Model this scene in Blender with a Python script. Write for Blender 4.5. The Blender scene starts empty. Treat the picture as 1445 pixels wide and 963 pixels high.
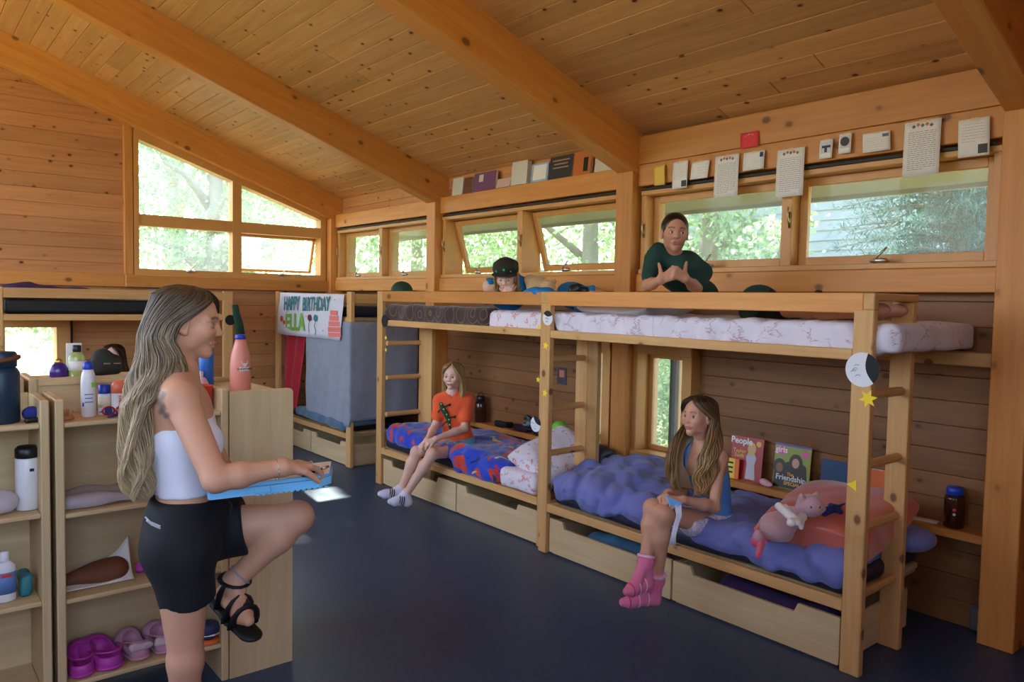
import bpy, bmesh, math, random
import numpy as np
from mathutils import Vector, Matrix, Euler

random.seed(7)
RNG = np.random.default_rng(7)
SC = bpy.context.scene
COL = SC.collection
PI = math.pi

# ------------------------------------------------------------------ camera
CAM_H = 1.65
FL_PX = 1073.53
YAW, PITCH, ROLL = 0.68838979, -0.0525365, 0.01873088
c_f = np.array([math.sin(YAW)*math.cos(PITCH), math.cos(YAW)*math.cos(PITCH), math.sin(PITCH)])
c_r0 = np.array([math.cos(YAW), -math.sin(YAW), 0.0])
c_u0 = np.cross(c_r0, c_f)
c_r = c_r0*math.cos(ROLL) + c_u0*math.sin(ROLL)
c_u = -c_r0*math.sin(ROLL) + c_u0*math.cos(ROLL)
CAMP = np.array([0.0, 0.0, CAM_H])
cam_d = bpy.data.cameras.new('camera')
cam_d.sensor_width = 36.0
cam_d.lens = FL_PX/1445*36
cam_d.clip_start = 0.05
cam = bpy.data.objects.new('camera', cam_d)
COL.objects.link(cam)
cam.matrix_world = Matrix(((c_r[0], c_u[0], -c_f[0], 0), (c_r[1], c_u[1], -c_f[1], 0), (c_r[2], c_u[2], -c_f[2], CAM_H), (0, 0, 0, 1)))
SC.camera = cam

def ray(x, y):
    return (x-722.5)/FL_PX*c_r - (y-481.5)/FL_PX*c_u + c_f
def onp(x, y, ax, val):          # the point of a world plane seen at a photo pixel
    d = ray(x, y)
    return CAMP + (val-CAMP[ax])/d[ax]*d
def atd(x, y, dep):              # the point at a depth along the view axis
    return CAMP + dep*ray(x, y)

# ------------------------------------------------------------------ light
W = bpy.data.worlds.new('world'); SC.world = W
W.use_nodes = True
nt = W.node_tree; nt.nodes.clear()
wo = nt.nodes.new('ShaderNodeOutputWorld'); bg = nt.nodes.new('ShaderNodeBackground')
sky = nt.nodes.new('ShaderNodeTexSky'); sky.sky_type = 'NISHITA'
sky.sun_disc = False; sky.sun_elevation = math.radians(50); sky.sun_rotation = math.radians(20)
sky.air_density = 1.0; sky.dust_density = 3.0; sky.ozone_density = 1.0
hs = nt.nodes.new('ShaderNodeHueSaturation'); hs.inputs['Saturation'].default_value = 0.85
nt.links.new(sky.outputs[0], hs.inputs['Color'])
nt.links.new(hs.outputs[0], bg.inputs[0]); bg.inputs[1].default_value = 0.42
nt.links.new(bg.outputs[0], wo.inputs[0])
SUN_DIR = Vector((-0.12, -0.79, -0.594)).normalized()      # the way the light travels
sd = bpy.data.lights.new('sun', 'SUN'); sd.energy = 8.0; sd.angle = math.radians(0.6); sd.color = (1.0, 0.95, 0.86)
sun = bpy.data.objects.new('sun', sd); COL.objects.link(sun)
sun.rotation_euler = SUN_DIR.to_track_quat('-Z', 'Y').to_euler()
SC.view_settings.view_transform = 'Standard'
SC.view_settings.look = 'None'
SC.view_settings.gamma = 1.0
SC.view_settings.use_curve_mapping = False
SC.view_settings.exposure = 2.25

# ------------------------------------------------------------------ materials
MATS = {}
def newmat(name):
    m = bpy.data.materials.new(name); m.use_nodes = True
    n = m.node_tree.nodes; n.clear()
    out = n.new('ShaderNodeOutputMaterial'); p = n.new('ShaderNodeBsdfPrincipled')
    m.node_tree.links.new(p.outputs[0], out.inputs[0])
    MATS[name] = m
    return m, m.node_tree, p
def lin(c):
    return tuple(((x/12.92) if x <= 0.04045 else ((x+0.055)/1.055)**2.4) for x in c)
def rgb(r, g, b):
    return lin((r/255, g/255, b/255))
def N(t, typ, **kw):
    n = t.nodes.new(typ)
    for k, v in kw.items():
        if k in n.inputs: n.inputs[k].default_value = v
        else: setattr(n, k, v)
    return n
def ramp(t, stops, fac):
    r = t.nodes.new('ShaderNodeValToRGB'); e = r.color_ramp.elements
    while len(e) < len(stops): e.new(0.5)
    for el, (p, c) in zip(e, stops): el.position = p; el.color = (*c, 1) if len(c) == 3 else c
    t.links.new(fac, r.inputs[0]); return r
def mixc(t, fac, a, b, mode='MIX'):
    m = t.nodes.new('ShaderNodeMix'); m.data_type = 'RGBA'; m.blend_type = mode
    for sock, v in ((m.inputs[0], fac), (m.inputs[6], a), (m.inputs[7], b)):
        if hasattr(v, 'is_output'): t.links.new(v, sock)
        elif isinstance(v, (int, float)): sock.default_value = v
        else: sock.default_value = (*v, 1)
    return m.outputs[2]
def bump(t, p, h, strength=0.2, dist=0.01):
    b = t.nodes.new('ShaderNodeBump'); b.inputs['Strength'].default_value = strength; b.inputs['Distance'].default_value = dist
    t.links.new(h, b.inputs['Height']); t.links.new(b.outputs[0], p.inputs['Normal'])
def plain(name, c, rough=0.5, metal=0.0, var=0.0, scale=30.0, bmp=0.0, spec=0.5, sheen=0.0, coat=0.0):
    m, t, p = newmat(name)
    p.inputs['Base Color'].default_value = (*c, 1); p.inputs['Roughness'].default_value = rough; p.inputs['Metallic'].default_value = metal
    p.inputs['Specular IOR Level'].default_value = spec; p.inputs['Sheen Weight'].default_value = sheen; p.inputs['Coat Weight'].default_value = coat
    if var or bmp:
        tc = N(t, 'ShaderNodeTexCoord'); nz = N(t, 'ShaderNodeTexNoise', Scale=scale, Detail=4.0)
        t.links.new(tc.outputs['Object'], nz.inputs['Vector'])
        if var:
            o = mixc(t, nz.outputs[0], tuple(x*(1-var) for x in c), tuple(min(1, x*(1+var)) for x in c)); t.links.new(o, p.inputs['Base Color'])
        if bmp: bump(t, p, nz.outputs[0], bmp, 0.004)
    return m
def wood(name, axis, dark, light, knot=(0.10, 0.03, 0.01), knots=0.5, rough=0.5, kscale=5.5, var=0.13, spec=0.35):
    m, t, p = newmat(name)
    tc = N(t, 'ShaderNodeTexCoord'); oi = N(t, 'ShaderNodeObjectInfo')
    add = N(t, 'ShaderNodeVectorMath', operation='MULTIPLY_ADD')
    t.links.new(oi.outputs['Random'], add.inputs[0]); add.inputs[1].default_value = (31.7, 17.3, 53.1)
    t.links.new(tc.outputs['Object'], add.inputs[2])
    mp = N(t, 'ShaderNodeMapping'); s = [9.0]*3; s[axis] = 0.55; mp.inputs['Scale'].default_value = s
    t.links.new(add.outputs[0], mp.inputs[0])
    nz = N(t, 'ShaderNodeTexNoise', Scale=2.2, Detail=5.0, Roughness=0.6, Distortion=0.6); t.links.new(mp.outputs[0], nz.inputs['Vector'])
    mp2 = N(t, 'ShaderNodeMapping'); s = [60.0]*3; s[axis] = 1.5; mp2.inputs['Scale'].default_value = s
    t.links.new(add.outputs[0], mp2.inputs[0])
    n2 = N(t, 'ShaderNodeTexNoise', Scale=2.0, Detail=3.0); t.links.new(mp2.outputs[0], n2.inputs['Vector'])
    mid = tuple((a+b)/2 for a, b in zip(dark, light))
    r1 = ramp(t, [(0.25, dark), (0.5, mid), (0.75, light)], nz.outputs[0])
    c = mixc(t, 0.16, r1.outputs[0], ramp(t, [(0.35, dark), (0.65, light)], n2.outputs[0]).outputs[0])
    mp3 = N(t, 'ShaderNodeMapping'); s = [1.0]*3; s[axis] = 0.7; mp3.inputs['Scale'].default_value = s
    t.links.new(add.outputs[0], mp3.inputs[0])
    vo = N(t, 'ShaderNodeTexVoronoi', Scale=kscale, Randomness=1.0); t.links.new(mp3.outputs[0], vo.inputs['Vector'])
    halo = ramp(t, [(0.05, (1, 1, 1)), (0.24, (0, 0, 0))], vo.outputs['Distance'])
    core = ramp(t, [(0.085, (1, 1, 1)), (0.135, (0, 0, 0))], vo.outputs['Distance'])
    k1 = N(t, 'ShaderNodeMath', operation='MULTIPLY'); t.links.new(halo.outputs[0], k1.inputs[0]); k1.inputs[1].default_value = 0.5*knots
    c = mixc(t, k1.outputs[0], c, tuple(x*0.45 for x in dark))
    k2 = N(t, 'ShaderNodeMath', operation='MULTIPLY'); t.links.new(core.outputs[0], k2.inputs[0]); k2.inputs[1].default_value = min(1, 1.6*knots)
    c = mixc(t, k2.outputs[0], c, knot)
    hsv = N(t, 'ShaderNodeHueSaturation'); mr = N(t, 'ShaderNodeMapRange')
    mr.inputs['To Min'].default_value = 1-var; mr.inputs['To Max'].default_value = 1+var
    t.links.new(oi.outputs['Random'], mr.inputs[0]); t.links.new(mr.outputs[0], hsv.inputs['Value'])
    t.links.new(c, hsv.inputs['Color']); t.links.new(hsv.outputs[0], p.inputs['Base Color'])
    p.inputs['Roughness'].default_value = rough; p.inputs['Specular IOR Level'].default_value = spec
    bump(t, p, n2.outputs[0], 0.08, 0.004)
    return m
WALLC = (rgb(178, 118, 72), rgb(206, 148, 98))
CEILC = (rgb(192, 138, 86), rgb(218, 168, 112))
BEAMC = (rgb(194, 123, 56), rgb(216, 152, 80))
BUNKC = (rgb(190, 140, 84), rgb(216, 172, 112))
WALL_SHADED = (rgb(120, 77, 42), rgb(150, 101, 60))  # wall wood darkened to put the shade under the bunks into its colour
wood('wall_wood_shaded', 1, *WALL_SHADED, knots=0.8, kscale=8.0)
for ax, nm in enumerate('xyz'):
    wood('wall_wood_'+nm, ax, *WALLC, knots=0.8, kscale=9.0)
    wood('ceiling_wood_'+nm, ax, *CEILC, knots=0.75, kscale=9.0)
    wood('beam_wood_'+nm, ax, *BEAMC, knots=0.45, kscale=5.0, rough=0.42)
    wood('bunk_wood_'+nm, ax, *BUNKC, knots=0.5, kscale=6.5, var=0.08)
    wood('plywood_'+nm, ax, rgb(192, 164, 120), rgb(216, 191, 147), knots=0.0, var=0.04, rough=0.55)
def tricol(name, rough=0.6, spec=0.4, sheen=0.0, bmp=0.0, bscale=200.0):   # colour from the mesh's own 'Col' attribute
    m, t, p = newmat(name)
    a = N(t, 'ShaderNodeAttribute', attribute_name='Col'); t.links.new(a.outputs['Color'], p.inputs['Base Color'])
    p.inputs['Roughness'].default_value = rough; p.inputs['Specular IOR Level'].default_value = spec; p.inputs['Sheen Weight'].default_value = sheen
    if bmp:
        tc = N(t, 'ShaderNodeTexCoord'); nz = N(t, 'ShaderNodeTexNoise', Scale=bscale, Detail=2.0)
        t.links.new(tc.outputs['Object'], nz.inputs['Vector']); bump(t, p, nz.outputs[0], bmp, 0.003)
    return m
tricol('skin', 0.5, 0.4); tricol('hair', 0.42, 0.5); tricol('painted_cloth', 0.85, 0.2, 0.2, 0.15, 260.0); tricol('print', 0.45, 0.4)
m, t, p = newmat('glass')
tr = N(t, 'ShaderNodeBsdfTransparent'); tr.inputs[0].default_value = (0.82, 0.87, 0.85, 1)
gl = N(t, 'ShaderNodeBsdfGlossy'); gl.inputs['Roughness'].default_value = 0.02
mx = N(t, 'ShaderNodeMixShader'); fr = N(t, 'ShaderNodeLayerWeight', Blend=0.5); pw = N(t, 'ShaderNodeMath', operation='POWER'); pw.inputs[1].default_value = 5.0
md_ = N(t, 'ShaderNodeMath', operation='MULTIPLY_ADD'); md_.inputs[1].default_value = .5; md_.inputs[2].default_value = .008
t.links.new(fr.outputs['Facing'], pw.inputs[0]); t.links.new(pw.outputs[0], md_.inputs[0]); t.links.new(md_.outputs[0], mx.inputs[0]); t.links.new(tr.outputs[0], mx.inputs[1]); t.links.new(gl.outputs[0], mx.inputs[2])
dz = N(t, 'ShaderNodeBsdfTranslucent'); dz.inputs[0].default_value = (.9, .95, 1.0, 1); m2 = N(t, 'ShaderNodeMixShader'); m2.inputs[0].default_value = .075
t.links.new(mx.outputs[0], m2.inputs[1]); t.links.new(dz.outputs[0], m2.inputs[2]); t.links.new(m2.outputs[0], t.nodes['Material Output'].inputs[0])
# floor: blue grey sheet with faint mottling
m, t, p = newmat('floor_blue')
tc = N(t, 'ShaderNodeTexCoord'); n1 = N(t, 'ShaderNodeTexNoise', Scale=1.6, Detail=6.0, Roughness=0.7); n2 = N(t, 'ShaderNodeTexNoise', Scale=90.0, Detail=3.0)
t.links.new(tc.outputs['Object'], n1.inputs['Vector']); t.links.new(tc.outputs['Object'], n2.inputs['Vector'])
c = mixc(t, n1.outputs[0], rgb(38, 58, 86), rgb(54, 78, 106)); c = mixc(t, 0.25, c, ramp(t, [(0.4, rgb(38, 50, 76)), (0.6, rgb(64, 82, 114))], n2.outputs[0]).outputs[0])
t.links.new(c, p.inputs['Base Color']); p.inputs['Roughness'].default_value = 0.42; p.inputs['Specular IOR Level'].default_value = 0.4
bump(t, p, n2.outputs[0], 0.06, 0.002)

# ------------------------------------------------------------------ mesh builder
def A(*v): return np.array(v, float)
def unit(v): v = np.asarray(v, float); return v/np.linalg.norm(v)
_s = [(x, y, z) for x in (-1, 1) for y in (-1, 1) for z in (-1, 1)]
def _chamfer_topology():
    vi = {}; n = 0
    for ci, s in enumerate(_s):
        for a in range(3): vi[(s, a)] = n; n += 1
    faces = []
    def nb(s, ax): q = list(s); q[ax] *= -1; return tuple(q)
    for a in range(3):
        b, c = (a+1) % 3, (a+2) % 3
        for sg in (-1, 1):
            q = []
            for (u, v) in ((-1, -1), (1, -1), (1, 1), (-1, 1)):
                s = [0, 0, 0]; s[a] = sg; s[b] = u; s[c] = v; q.append(vi[(tuple(s), a)])
            faces.append(q if sg > 0 else q[::-1])
    for a in range(3):
        b, c = (a+1) % 3, (a+2) % 3
        for u in (-1, 1):
            for v in (-1, 1):
                s0 = [0, 0, 0]; s0[b] = u; s0[c] = v; s1 = list(s0); s0[a] = -1; s1[a] = 1; s0 = tuple(s0); s1 = tuple(s1)
                q = [vi[(s0, b)], vi[(s0, c)], vi[(s1, c)], vi[(s1, b)]]
                faces.append(q if u*v < 0 else q[::-1])
    for s in _s:
        q = [vi[(s, 0)], vi[(s, 1)], vi[(s, 2)]]
        faces.append(q if s[0]*s[1]*s[2] > 0 else q[::-1])
    return faces
_CF = _chamfer_topology()
_CF = [f if True else f for f in _CF]
def frame_from(d, up=(0, 0, 1)):
    d = unit(d); up = np.asarray(up, float)
    if abs(d @ unit(up)) > 0.97: up = A(1, 0, 0) if abs(d[0]) < 0.9 else A(0, 1, 0)
    x = unit(np.cross(up, d)); y = np.cross(d, x)
    return x, y, d
class MB:
    def __init__(self): self.v = []; self.f = []; self.m = []; self.n = 0; self.c = []
    def add(self, v, f, mi=0, col=None):
        v = np.asarray(v, float).reshape(-1, 3)
        self.v.append(v); self.f += [[i+self.n for i in q] for q in f]; self.m += [mi]*len(f); self.n += len(v)
        c = np.ones((len(v), 4)); 
        if col is not None: c[:, :3] = col
        self.c.append(c)
        return self
    def box(self, c, s, rot=None, bev=0.003, mi=0, col=None):
        c = A(*c); h = A(*s)/2; b = min(bev, h.min()*0.45); v = []
        for sg in _s:
            for a in range(3):
                q = h-b; q[a] = h[a]; v.append(q*sg)
        v = np.array(v)
        if rot is not None: v = v @ np.asarray(rot).T
        return self.add(v+c, _CF, mi, col)
    def lohi(self, lo, hi, **k):
        lo = A(*lo); hi = A(*hi); return self.box((lo+hi)/2, np.abs(hi-lo), **k)
    def tube(self, pts, r, n=8, mi=0, col=None, cap=True, flat=1.0, up=(0, 0, 1)):
        pts = np.asarray(pts, float); k = len(pts); r = np.broadcast_to(r, (k,))
        tg = np.gradient(pts, axis=0); v = []; x = None
        for i in range(k):
            if x is None: x, y, d = frame_from(tg[i], up)
            else:
                d = unit(tg[i]); x = unit(x - d*(x @ d)); y = np.cross(d, x)
            a = np.arange(n)*2*PI/n
            v.append(pts[i] + r[i]*(np.cos(a)[:, None]*x + flat*np.sin(a)[:, None]*y))
        f = [[i*n+j, i*n+(j+1) % n, (i+1)*n+(j+1) % n, (i+1)*n+j] for i in range(k-1) for j in range(n)]
        if cap: f += [list(range(n))[::-1], [(k-1)*n+j for j in range(n)]]
        return self.add(np.concatenate(v), f, mi, col)
    def lathe(self, prof, c=(0, 0, 0), n=16, axis=(0, 0, 1), mi=0, col=None, sx=1.0, sy=1.0):
        x, y, d = frame_from(axis, (0, 1, 0)); a = np.arange(n)*2*PI/n; v = []; f = []
        for (r, h) in prof: v.append(A(*c) + d*h + r*(sx*np.cos(a)[:, None]*x + sy*np.sin(a)[:, None]*y))
        k = len(prof)
        f = [[i*n+j, i*n+(j+1) % n, (i+1)*n+(j+1) % n, (i+1)*n+j] for i in range(k-1) for j in range(n)]
        f += [list(range(n))[::-1], [(k-1)*n+j for j in range(n)]]
        return self.add(np.concatenate(v), f, mi, col)
    def prism(self, poly, d, mi=0, col=None):       # a flat polygon pushed along a vector
        p = np.asarray(poly, float); n = len(p); d = A(*d)
        nrm = np.cross(p[1]-p[0], p[2]-p[1])
        for i in range(n):
            nrm = sum(np.cross(p[j]-p[0], p[(j+1) % n]-p[0]) for j in range(1, n-1))
            break
        if nrm @ d > 0: p = p[::-1]
        v = np.concatenate([p, p+d])
        f = [list(range(n)), [n+i for i in range(n)][::-1]] + [[i, n+i, n+(i+1) % n, (i+1) % n] for i in range(n)]
        return self.add(v, f, mi, col)
    def quad(self, a, b, c, d, mi=0, col=None): return self.add([a, b, c, d], [[0, 1, 2, 3]], mi, col)
    def build(self, name, mats, parent=None, smooth=False, origin=None, colattr=False, kind=None):
        v = np.concatenate(self.v) if self.v else np.zeros((0, 3))
        return mesh_obj(name, v, self.f, mats, parent, smooth, origin, np.concatenate(self.c) if colattr else None, self.m, kind)
def wloc(o):
    v = Vector((0, 0, 0))
    while o is not None: v += o.location; o = o.parent
    return np.array(v)
def mesh_obj(name, v, f, mats, parent=None, smooth=False, origin=None, col=None, mi=None, kind=None):
    if origin is None: origin = (v.min(0)+v.max(0))/2
    origin = np.asarray(origin, float)
    me = bpy.data.meshes.new(name)
    if isinstance(f, np.ndarray):
        k = f.shape[1]; me.vertices.add(len(v)); me.vertices.foreach_set('co', (v-origin).astype(np.float32).ravel()); me.loops.add(f.size); me.loops.foreach_set('vertex_index', f.astype(np.int32).ravel())
        me.polygons.add(len(f)); me.polygons.foreach_set('loop_start', np.arange(len(f), dtype=np.int32)*k); me.update(calc_edges=True)
    else: me.from_pydata((v-origin).tolist(), [], f)
    if isinstance(mats, str): mats = [mats]
    for q in mats: me.materials.append(MATS[q])
    if mi is not None and len(mats) > 1: me.polygons.foreach_set('material_index', np.array(mi, np.int32))
    if smooth: me.polygons.foreach_set('use_smooth', np.ones(len(me.polygons), bool))
    if col is not None:
        if col.shape[1] == 3: col = np.concatenate([col, np.ones((len(col), 1))], 1)
        at = me.color_attributes.new('Col', 'FLOAT_COLOR', 'POINT'); at.data.foreach_set('color', col.astype(np.float32).ravel())
    me.update()
    o = bpy.data.objects.new(name, me); COL.objects.link(o)
    if parent is not None: o.parent = parent; o.location = origin - wloc(parent)
    else: o.location = origin
    if kind: o['kind'] = kind
    return o
def thing(name, label, cat, loc=(0, 0, 0), group=None, kind=None):
    o = bpy.data.objects.new(name, None); o.empty_display_size = 0.05; COL.objects.link(o); o.location = loc
    if label: o['label'] = label
    if cat: o['category'] = cat
    if group: o['group'] = group
    if kind: o['kind'] = kind
    return o
def tag(o, label, cat, group=None):
    o['label'] = label; o['category'] = cat
    if group: o['group'] = group
    return o
def struct(name, loc=(0, 0, 0)): return thing(name, None, None, loc, None, 'structure')
def copy_tree(o, parent=None):
    c = o.copy(); COL.objects.link(c)
    if parent is not None: c.parent = parent
    for ch in list(o.children): copy_tree(ch, c)
    return c
def textmesh(body, size, loc, xdir, up, mat, parent=None, name='lettering', depth=0.0008, align='CENTER', bold=0.0, shear=0.0):
    cu = bpy.data.curves.new(name, 'FONT'); cu.body = body; cu.size = size; cu.extrude = depth; cu.align_x = align; cu.align_y = 'CENTER'; cu.offset = bold; cu.shear = shear; cu.resolution_u = 2
    tmp = bpy.data.objects.new('tmp_text', cu); COL.objects.link(tmp)
    dg = bpy.context.evaluated_depsgraph_get()
    me = bpy.data.meshes.new_from_object(tmp.evaluated_get(dg)); bpy.data.objects.remove(tmp); bpy.data.curves.remove(cu)
    me.name = name; me.materials.clear(); me.materials.append(MATS[mat])
    x = Vector(unit(xdir)); z = x.cross(Vector(unit(up))).normalized(); y = z.cross(x)
    R = Matrix((x, y, z)).transposed().to_4x4()
    me.transform(R)
    o = bpy.data.objects.new(name, me); COL.objects.link(o)
    L = A(*loc)
    if parent is not None: o.parent = parent; o.location = L-wloc(parent)
    else: o.location = L
    return o
# ------------------------------------------------------------------ smooth bodies: distance fields turned into one mesh
def surface_nets(D, org, res):
    S = D < 0
    c = [(i, j, k) for i in (0, 1) for j in (0, 1) for k in (0, 1)]
    nx, ny, nz = D.shape
    sl = lambda o: tuple(slice(o[a], D.shape[a]-1+o[a]) for a in range(3))
    cnt = np.zeros((nx-1, ny-1, nz-1), np.int8)
    for o in c: cnt += S[sl(o)]
    act = np.argwhere((cnt > 0) & (cnt < 8))
    idx = -np.ones((nx-1, ny-1, nz-1), np.int64); idx[tuple(act.T)] = np.arange(len(act))
    val = {o: D[act[:, 0]+o[0], act[:, 1]+o[1], act[:, 2]+o[2]] for o in c}
    P = np.zeros((len(act), 3)); n = np.zeros(len(act))
    for o in c:
        for a in range(3):
            if o[a] == 0:
                e = list(o); e[a] = 1; e = tuple(e); v0, v1 = val[o], val[e]; m = (v0 < 0) != (v1 < 0)
                t = np.where(m, v0/np.where(m, v0-v1, 1), 0)
                q = np.tile(np.array(o, float), (len(act), 1)); q[:, a] += t
                P[m] += q[m]; n[m] += 1
    P = (P/n[:, None]+act)*res+org
    F = []
    for a in range(3):
        b, d = (a+1) % 3, (a+2) % 3
        s0 = [slice(None)]*3; s1 = [slice(None)]*3; s0[a] = slice(0, -1); s1[a] = slice(1, None)
        E = np.argwhere(S[tuple(s0)] != S[tuple(s1)])
        E = E[(E[:, b] > 0) & (E[:, d] > 0) & (E[:, b] < D.shape[b]-1) & (E[:, d] < D.shape[d]-1)]
        if not len(E): continue
        q = []
        for db, dd in ((-1, -1), (0, -1), (0, 0), (-1, 0)):
            k = E.copy(); k[:, b] += db; k[:, d] += dd; q.append(idx[tuple(k.T)])
        q = np.stack(q, 1); fl = S[tuple(E.T)]
        q[~fl] = q[~fl][:, ::-1]; F.append(q)
    F = np.concatenate(F); F = F[(F >= 0).all(1)]
    return P, F
def stk(*a): return np.stack(np.broadcast_arrays(*a), -1)
class SDF:
    """a list of soft shapes; mesh() gives one continuous surface"""
    def __init__(self): self.p = []
    def cap(self, a, b, ra, rb=None, k=.02, sq=None, f=1.0, op='u'):    # tapered capsule, squashed by f along sq
        a = A(*a); b = A(*b); rb = ra if rb is None else rb
        r = max(ra, rb)+.02
        def fn(X, Y, Z):
            px, py, pz = X-a[0], Y-a[1], Z-a[2]; ba = b-a
            l2 = ba @ ba
            t = np.clip((px*ba[0]+py*ba[1]+pz*ba[2])/max(l2, 1e-9), 0, 1)
            dx, dy, dz = px-ba[0]*t, py-ba[1]*t, pz-ba[2]*t
            if sq is not None:
                s = dx*sq[0]+dy*sq[1]+dz*sq[2]; g = (f-1)*s; dx = dx+g*sq[0]; dy = dy+g*sq[1]; dz = dz+g*sq[2]
            return np.sqrt(dx*dx+dy*dy+dz*dz)-(ra+(rb-ra)*t)
        self.p.append((fn, np.minimum(a, b)-r, np.maximum(a, b)+r, k, op)); return self
    def ell(self, c, r, R=None, k=.02, op='u'):
        c = A(*c); r = A(*r); R = np.eye(3) if R is None else np.asarray(R); m = r.max()
        def fn(X, Y, Z):
            p = stk(X-c[0], Y-c[1], Z-c[2]) @ R
            k0 = np.sqrt(((p/r)**2).sum(-1)); k1 = np.sqrt(((p/(r*r))**2).sum(-1))
            return k0*(k0-1)/np.maximum(k1, 1e-6)
        self.p.append((fn, c-m, c+m, k, op)); return self
    def box(self, c, h, rad, R=None, k=.02, op='u'):
        c = A(*c); h = A(*h)-rad; R = np.eye(3) if R is None else np.asarray(R); m = np.linalg.norm(A(*h)+rad)
        def fn(X, Y, Z):
            p = np.abs(stk(X-c[0], Y-c[1], Z-c[2]) @ R)-h
            return np.sqrt((np.maximum(p, 0)**2).sum(-1))+np.minimum(p.max(-1), 0)-rad
        ext = np.abs(R) @ (h+rad)
        self.p.append((fn, c-ext, c+ext, k, op)); return self
    def half(self, pt, n, op='i', k=.004):       # keep the side that -n points to
        pt = A(*pt); n = unit(n)
        def fn(X, Y, Z): return (X-pt[0])*n[0]+(Y-pt[1])*n[1]+(Z-pt[2])*n[2]
        self.p.append((fn, None, None, k, op)); return self
    def warp(self, g): self.p.append((g, None, None, 0, 'n')); return self
    def mesh(self, res):
        lo = np.min([q[1] for q in self.p if q[1] is not None and q[4] == 'u'], 0)-4*res-.015; hi = np.max([q[2] for q in self.p if q[2] is not None and q[4] == 'u'], 0)+4*res+.015
        n = np.ceil((hi-lo)/res).astype(int)+1
        ax = [lo[a]+np.arange(n[a])*res for a in range(3)]
        D = np.full(n, 0.5, np.float32)
        for fn, a, b, k, op in self.p:
            if a is None: s = (slice(None),)*3
            else:
                m = k+3*res+.008
                i0 = np.maximum(np.floor((a-m-lo)/res).astype(int), 0); i1 = np.minimum(np.ceil((b+m-lo)/res).astype(int)+1, n)
                if (i1 <= i0).any(): continue
                s = tuple(slice(i0[q], i1[q]) for q in range(3))
            X, Y, Z = np.meshgrid(*[ax[q][s[q]] for q in range(3)], indexing='ij', sparse=True)
            E = D[s]
            if op == 'n': D[s] = E+fn(X, Y, Z); continue
            d = fn(X+np.zeros(E.shape), Y, Z) if a is not None else fn(X, Y, Z)+np.zeros(E.shape)
            kk = max(k, 1e-4)
            if op == 'u': h = np.maximum(kk-np.abs(E-d), 0)/kk; D[s] = np.minimum(E, d)-h*h*kk*.25
            elif op == 's': d = -d; h = np.maximum(kk-np.abs(E-d), 0)/kk; D[s] = np.maximum(E, d)+h*h*kk*.25
            elif op == 'i': h = np.maximum(kk-np.abs(E-d), 0)/kk; D[s] = np.maximum(E, d)+h*h*kk*.25
        return surface_nets(D, lo, res)
def wob(amp, fr, seed=0, tilt=None):            # smooth folds for cloth
    r = np.random.default_rng(seed); ws = [(unit(r.normal(size=3))*fr*r.uniform(.6, 1.6), r.uniform(0, 6.28), r.uniform(.5, 1)) for _ in range(7)]
    if tilt is not None: ws = [((w+A(*tilt)*fr), p, a) for w, p, a in ws]
    def g(X, Y, Z):
        o = 0
        for w, p, a in ws: o = o+a*np.sin(X*w[0]+Y*w[1]+Z*w[2]+p+1.3*np.sin(X*w[1]*.6+Y*w[2]*.6+Z*w[0]*.6))
        return o*amp/2.5
    return g
def puffy(amp, fr, seed=0):                     # quilted pillows of a duvet: ridged folds
    r = np.random.default_rng(seed); ws = [(unit(r.normal(size=3))*fr*r.uniform(.7, 1.5), r.uniform(0, 6.28)) for _ in range(4)]
    def g(X, Y, Z):
        o = 0
        for w, p in ws: o = o+1-2*np.abs(np.sin(X*w[0]+Y*w[1]+Z*w[2]+p+1.1*np.sin(X*w[2]*.5+Y*w[0]*.7)))
        return o*amp/2
    return g
def sdf_obj(name, s, res, mats, parent=None, colfn=None, kind=None):
    P, F = s.mesh(res)
    return mesh_obj(name, P, F, mats, parent, True, None, None if colfn is None else colfn(P), None, kind)
# ------------------------------------------------------------------ the room shell
WX, GY = 4.30, 8.65            # inner faces of the bunk wall and of the gable wall
LX, FY = -2.6, -2.2            # the walls outside the picture
SL = 0.35                      # roof slope
RIDGE = -0.9
def zc(x): return 2.90 + SL*(4.14-x)        # underside of the ceiling boards
def zr(x): return 2.60 + SL*(4.14-x)        # underside of the rafters
BAYS = [(-1.18, 1.21), (1.37, 3.71), (3.87, 6.25), (6.40, 8.50)]

fl = MB(); fl.lohi((LX-.2, FY-.2, -0.12), (WX+.2, GY+.2, 0.0)); f_ = fl.build('floor', 'floor_blue'); f_['kind'] = 'structure'

def rect_cut(lo, hi, holes):    # the lengths of a course left between holes
    segs = [(lo, hi)]
    for a, b in holes:
        n = []
        for s, e in segs:
            if b <= s or a >= e: n.append((s, e)); continue
            if a > s+.02: n.append((s, a))
            if b < e-.02: n.append((b, e))
        segs = n
    return segs
plain('dark_gap', rgb(70, 42, 22), 0.9)
plain('outer_board', rgb(120, 100, 76), 0.8)

# openings on the bunk wall (y0, y1, z0, z1); on the gable wall (x0, x1, z0, z1)
HI = [(1.40, 3.69, 1.86, 2.46), (3.90, 6.23, 1.86, 2.46), (6.43, 8.47, 1.86, 2.46)]
LO = [(3.24, 3.71, 0.52, 1.34), (3.98, 4.26, 0.52, 1.34)]
GO = [(0.80, 1.36, 0.72, 1.38)]
GW = (1.985, 4.135)            # the trapezoid window
def gz(x): return 3.36 - 0.329*(x-1.99)

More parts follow.
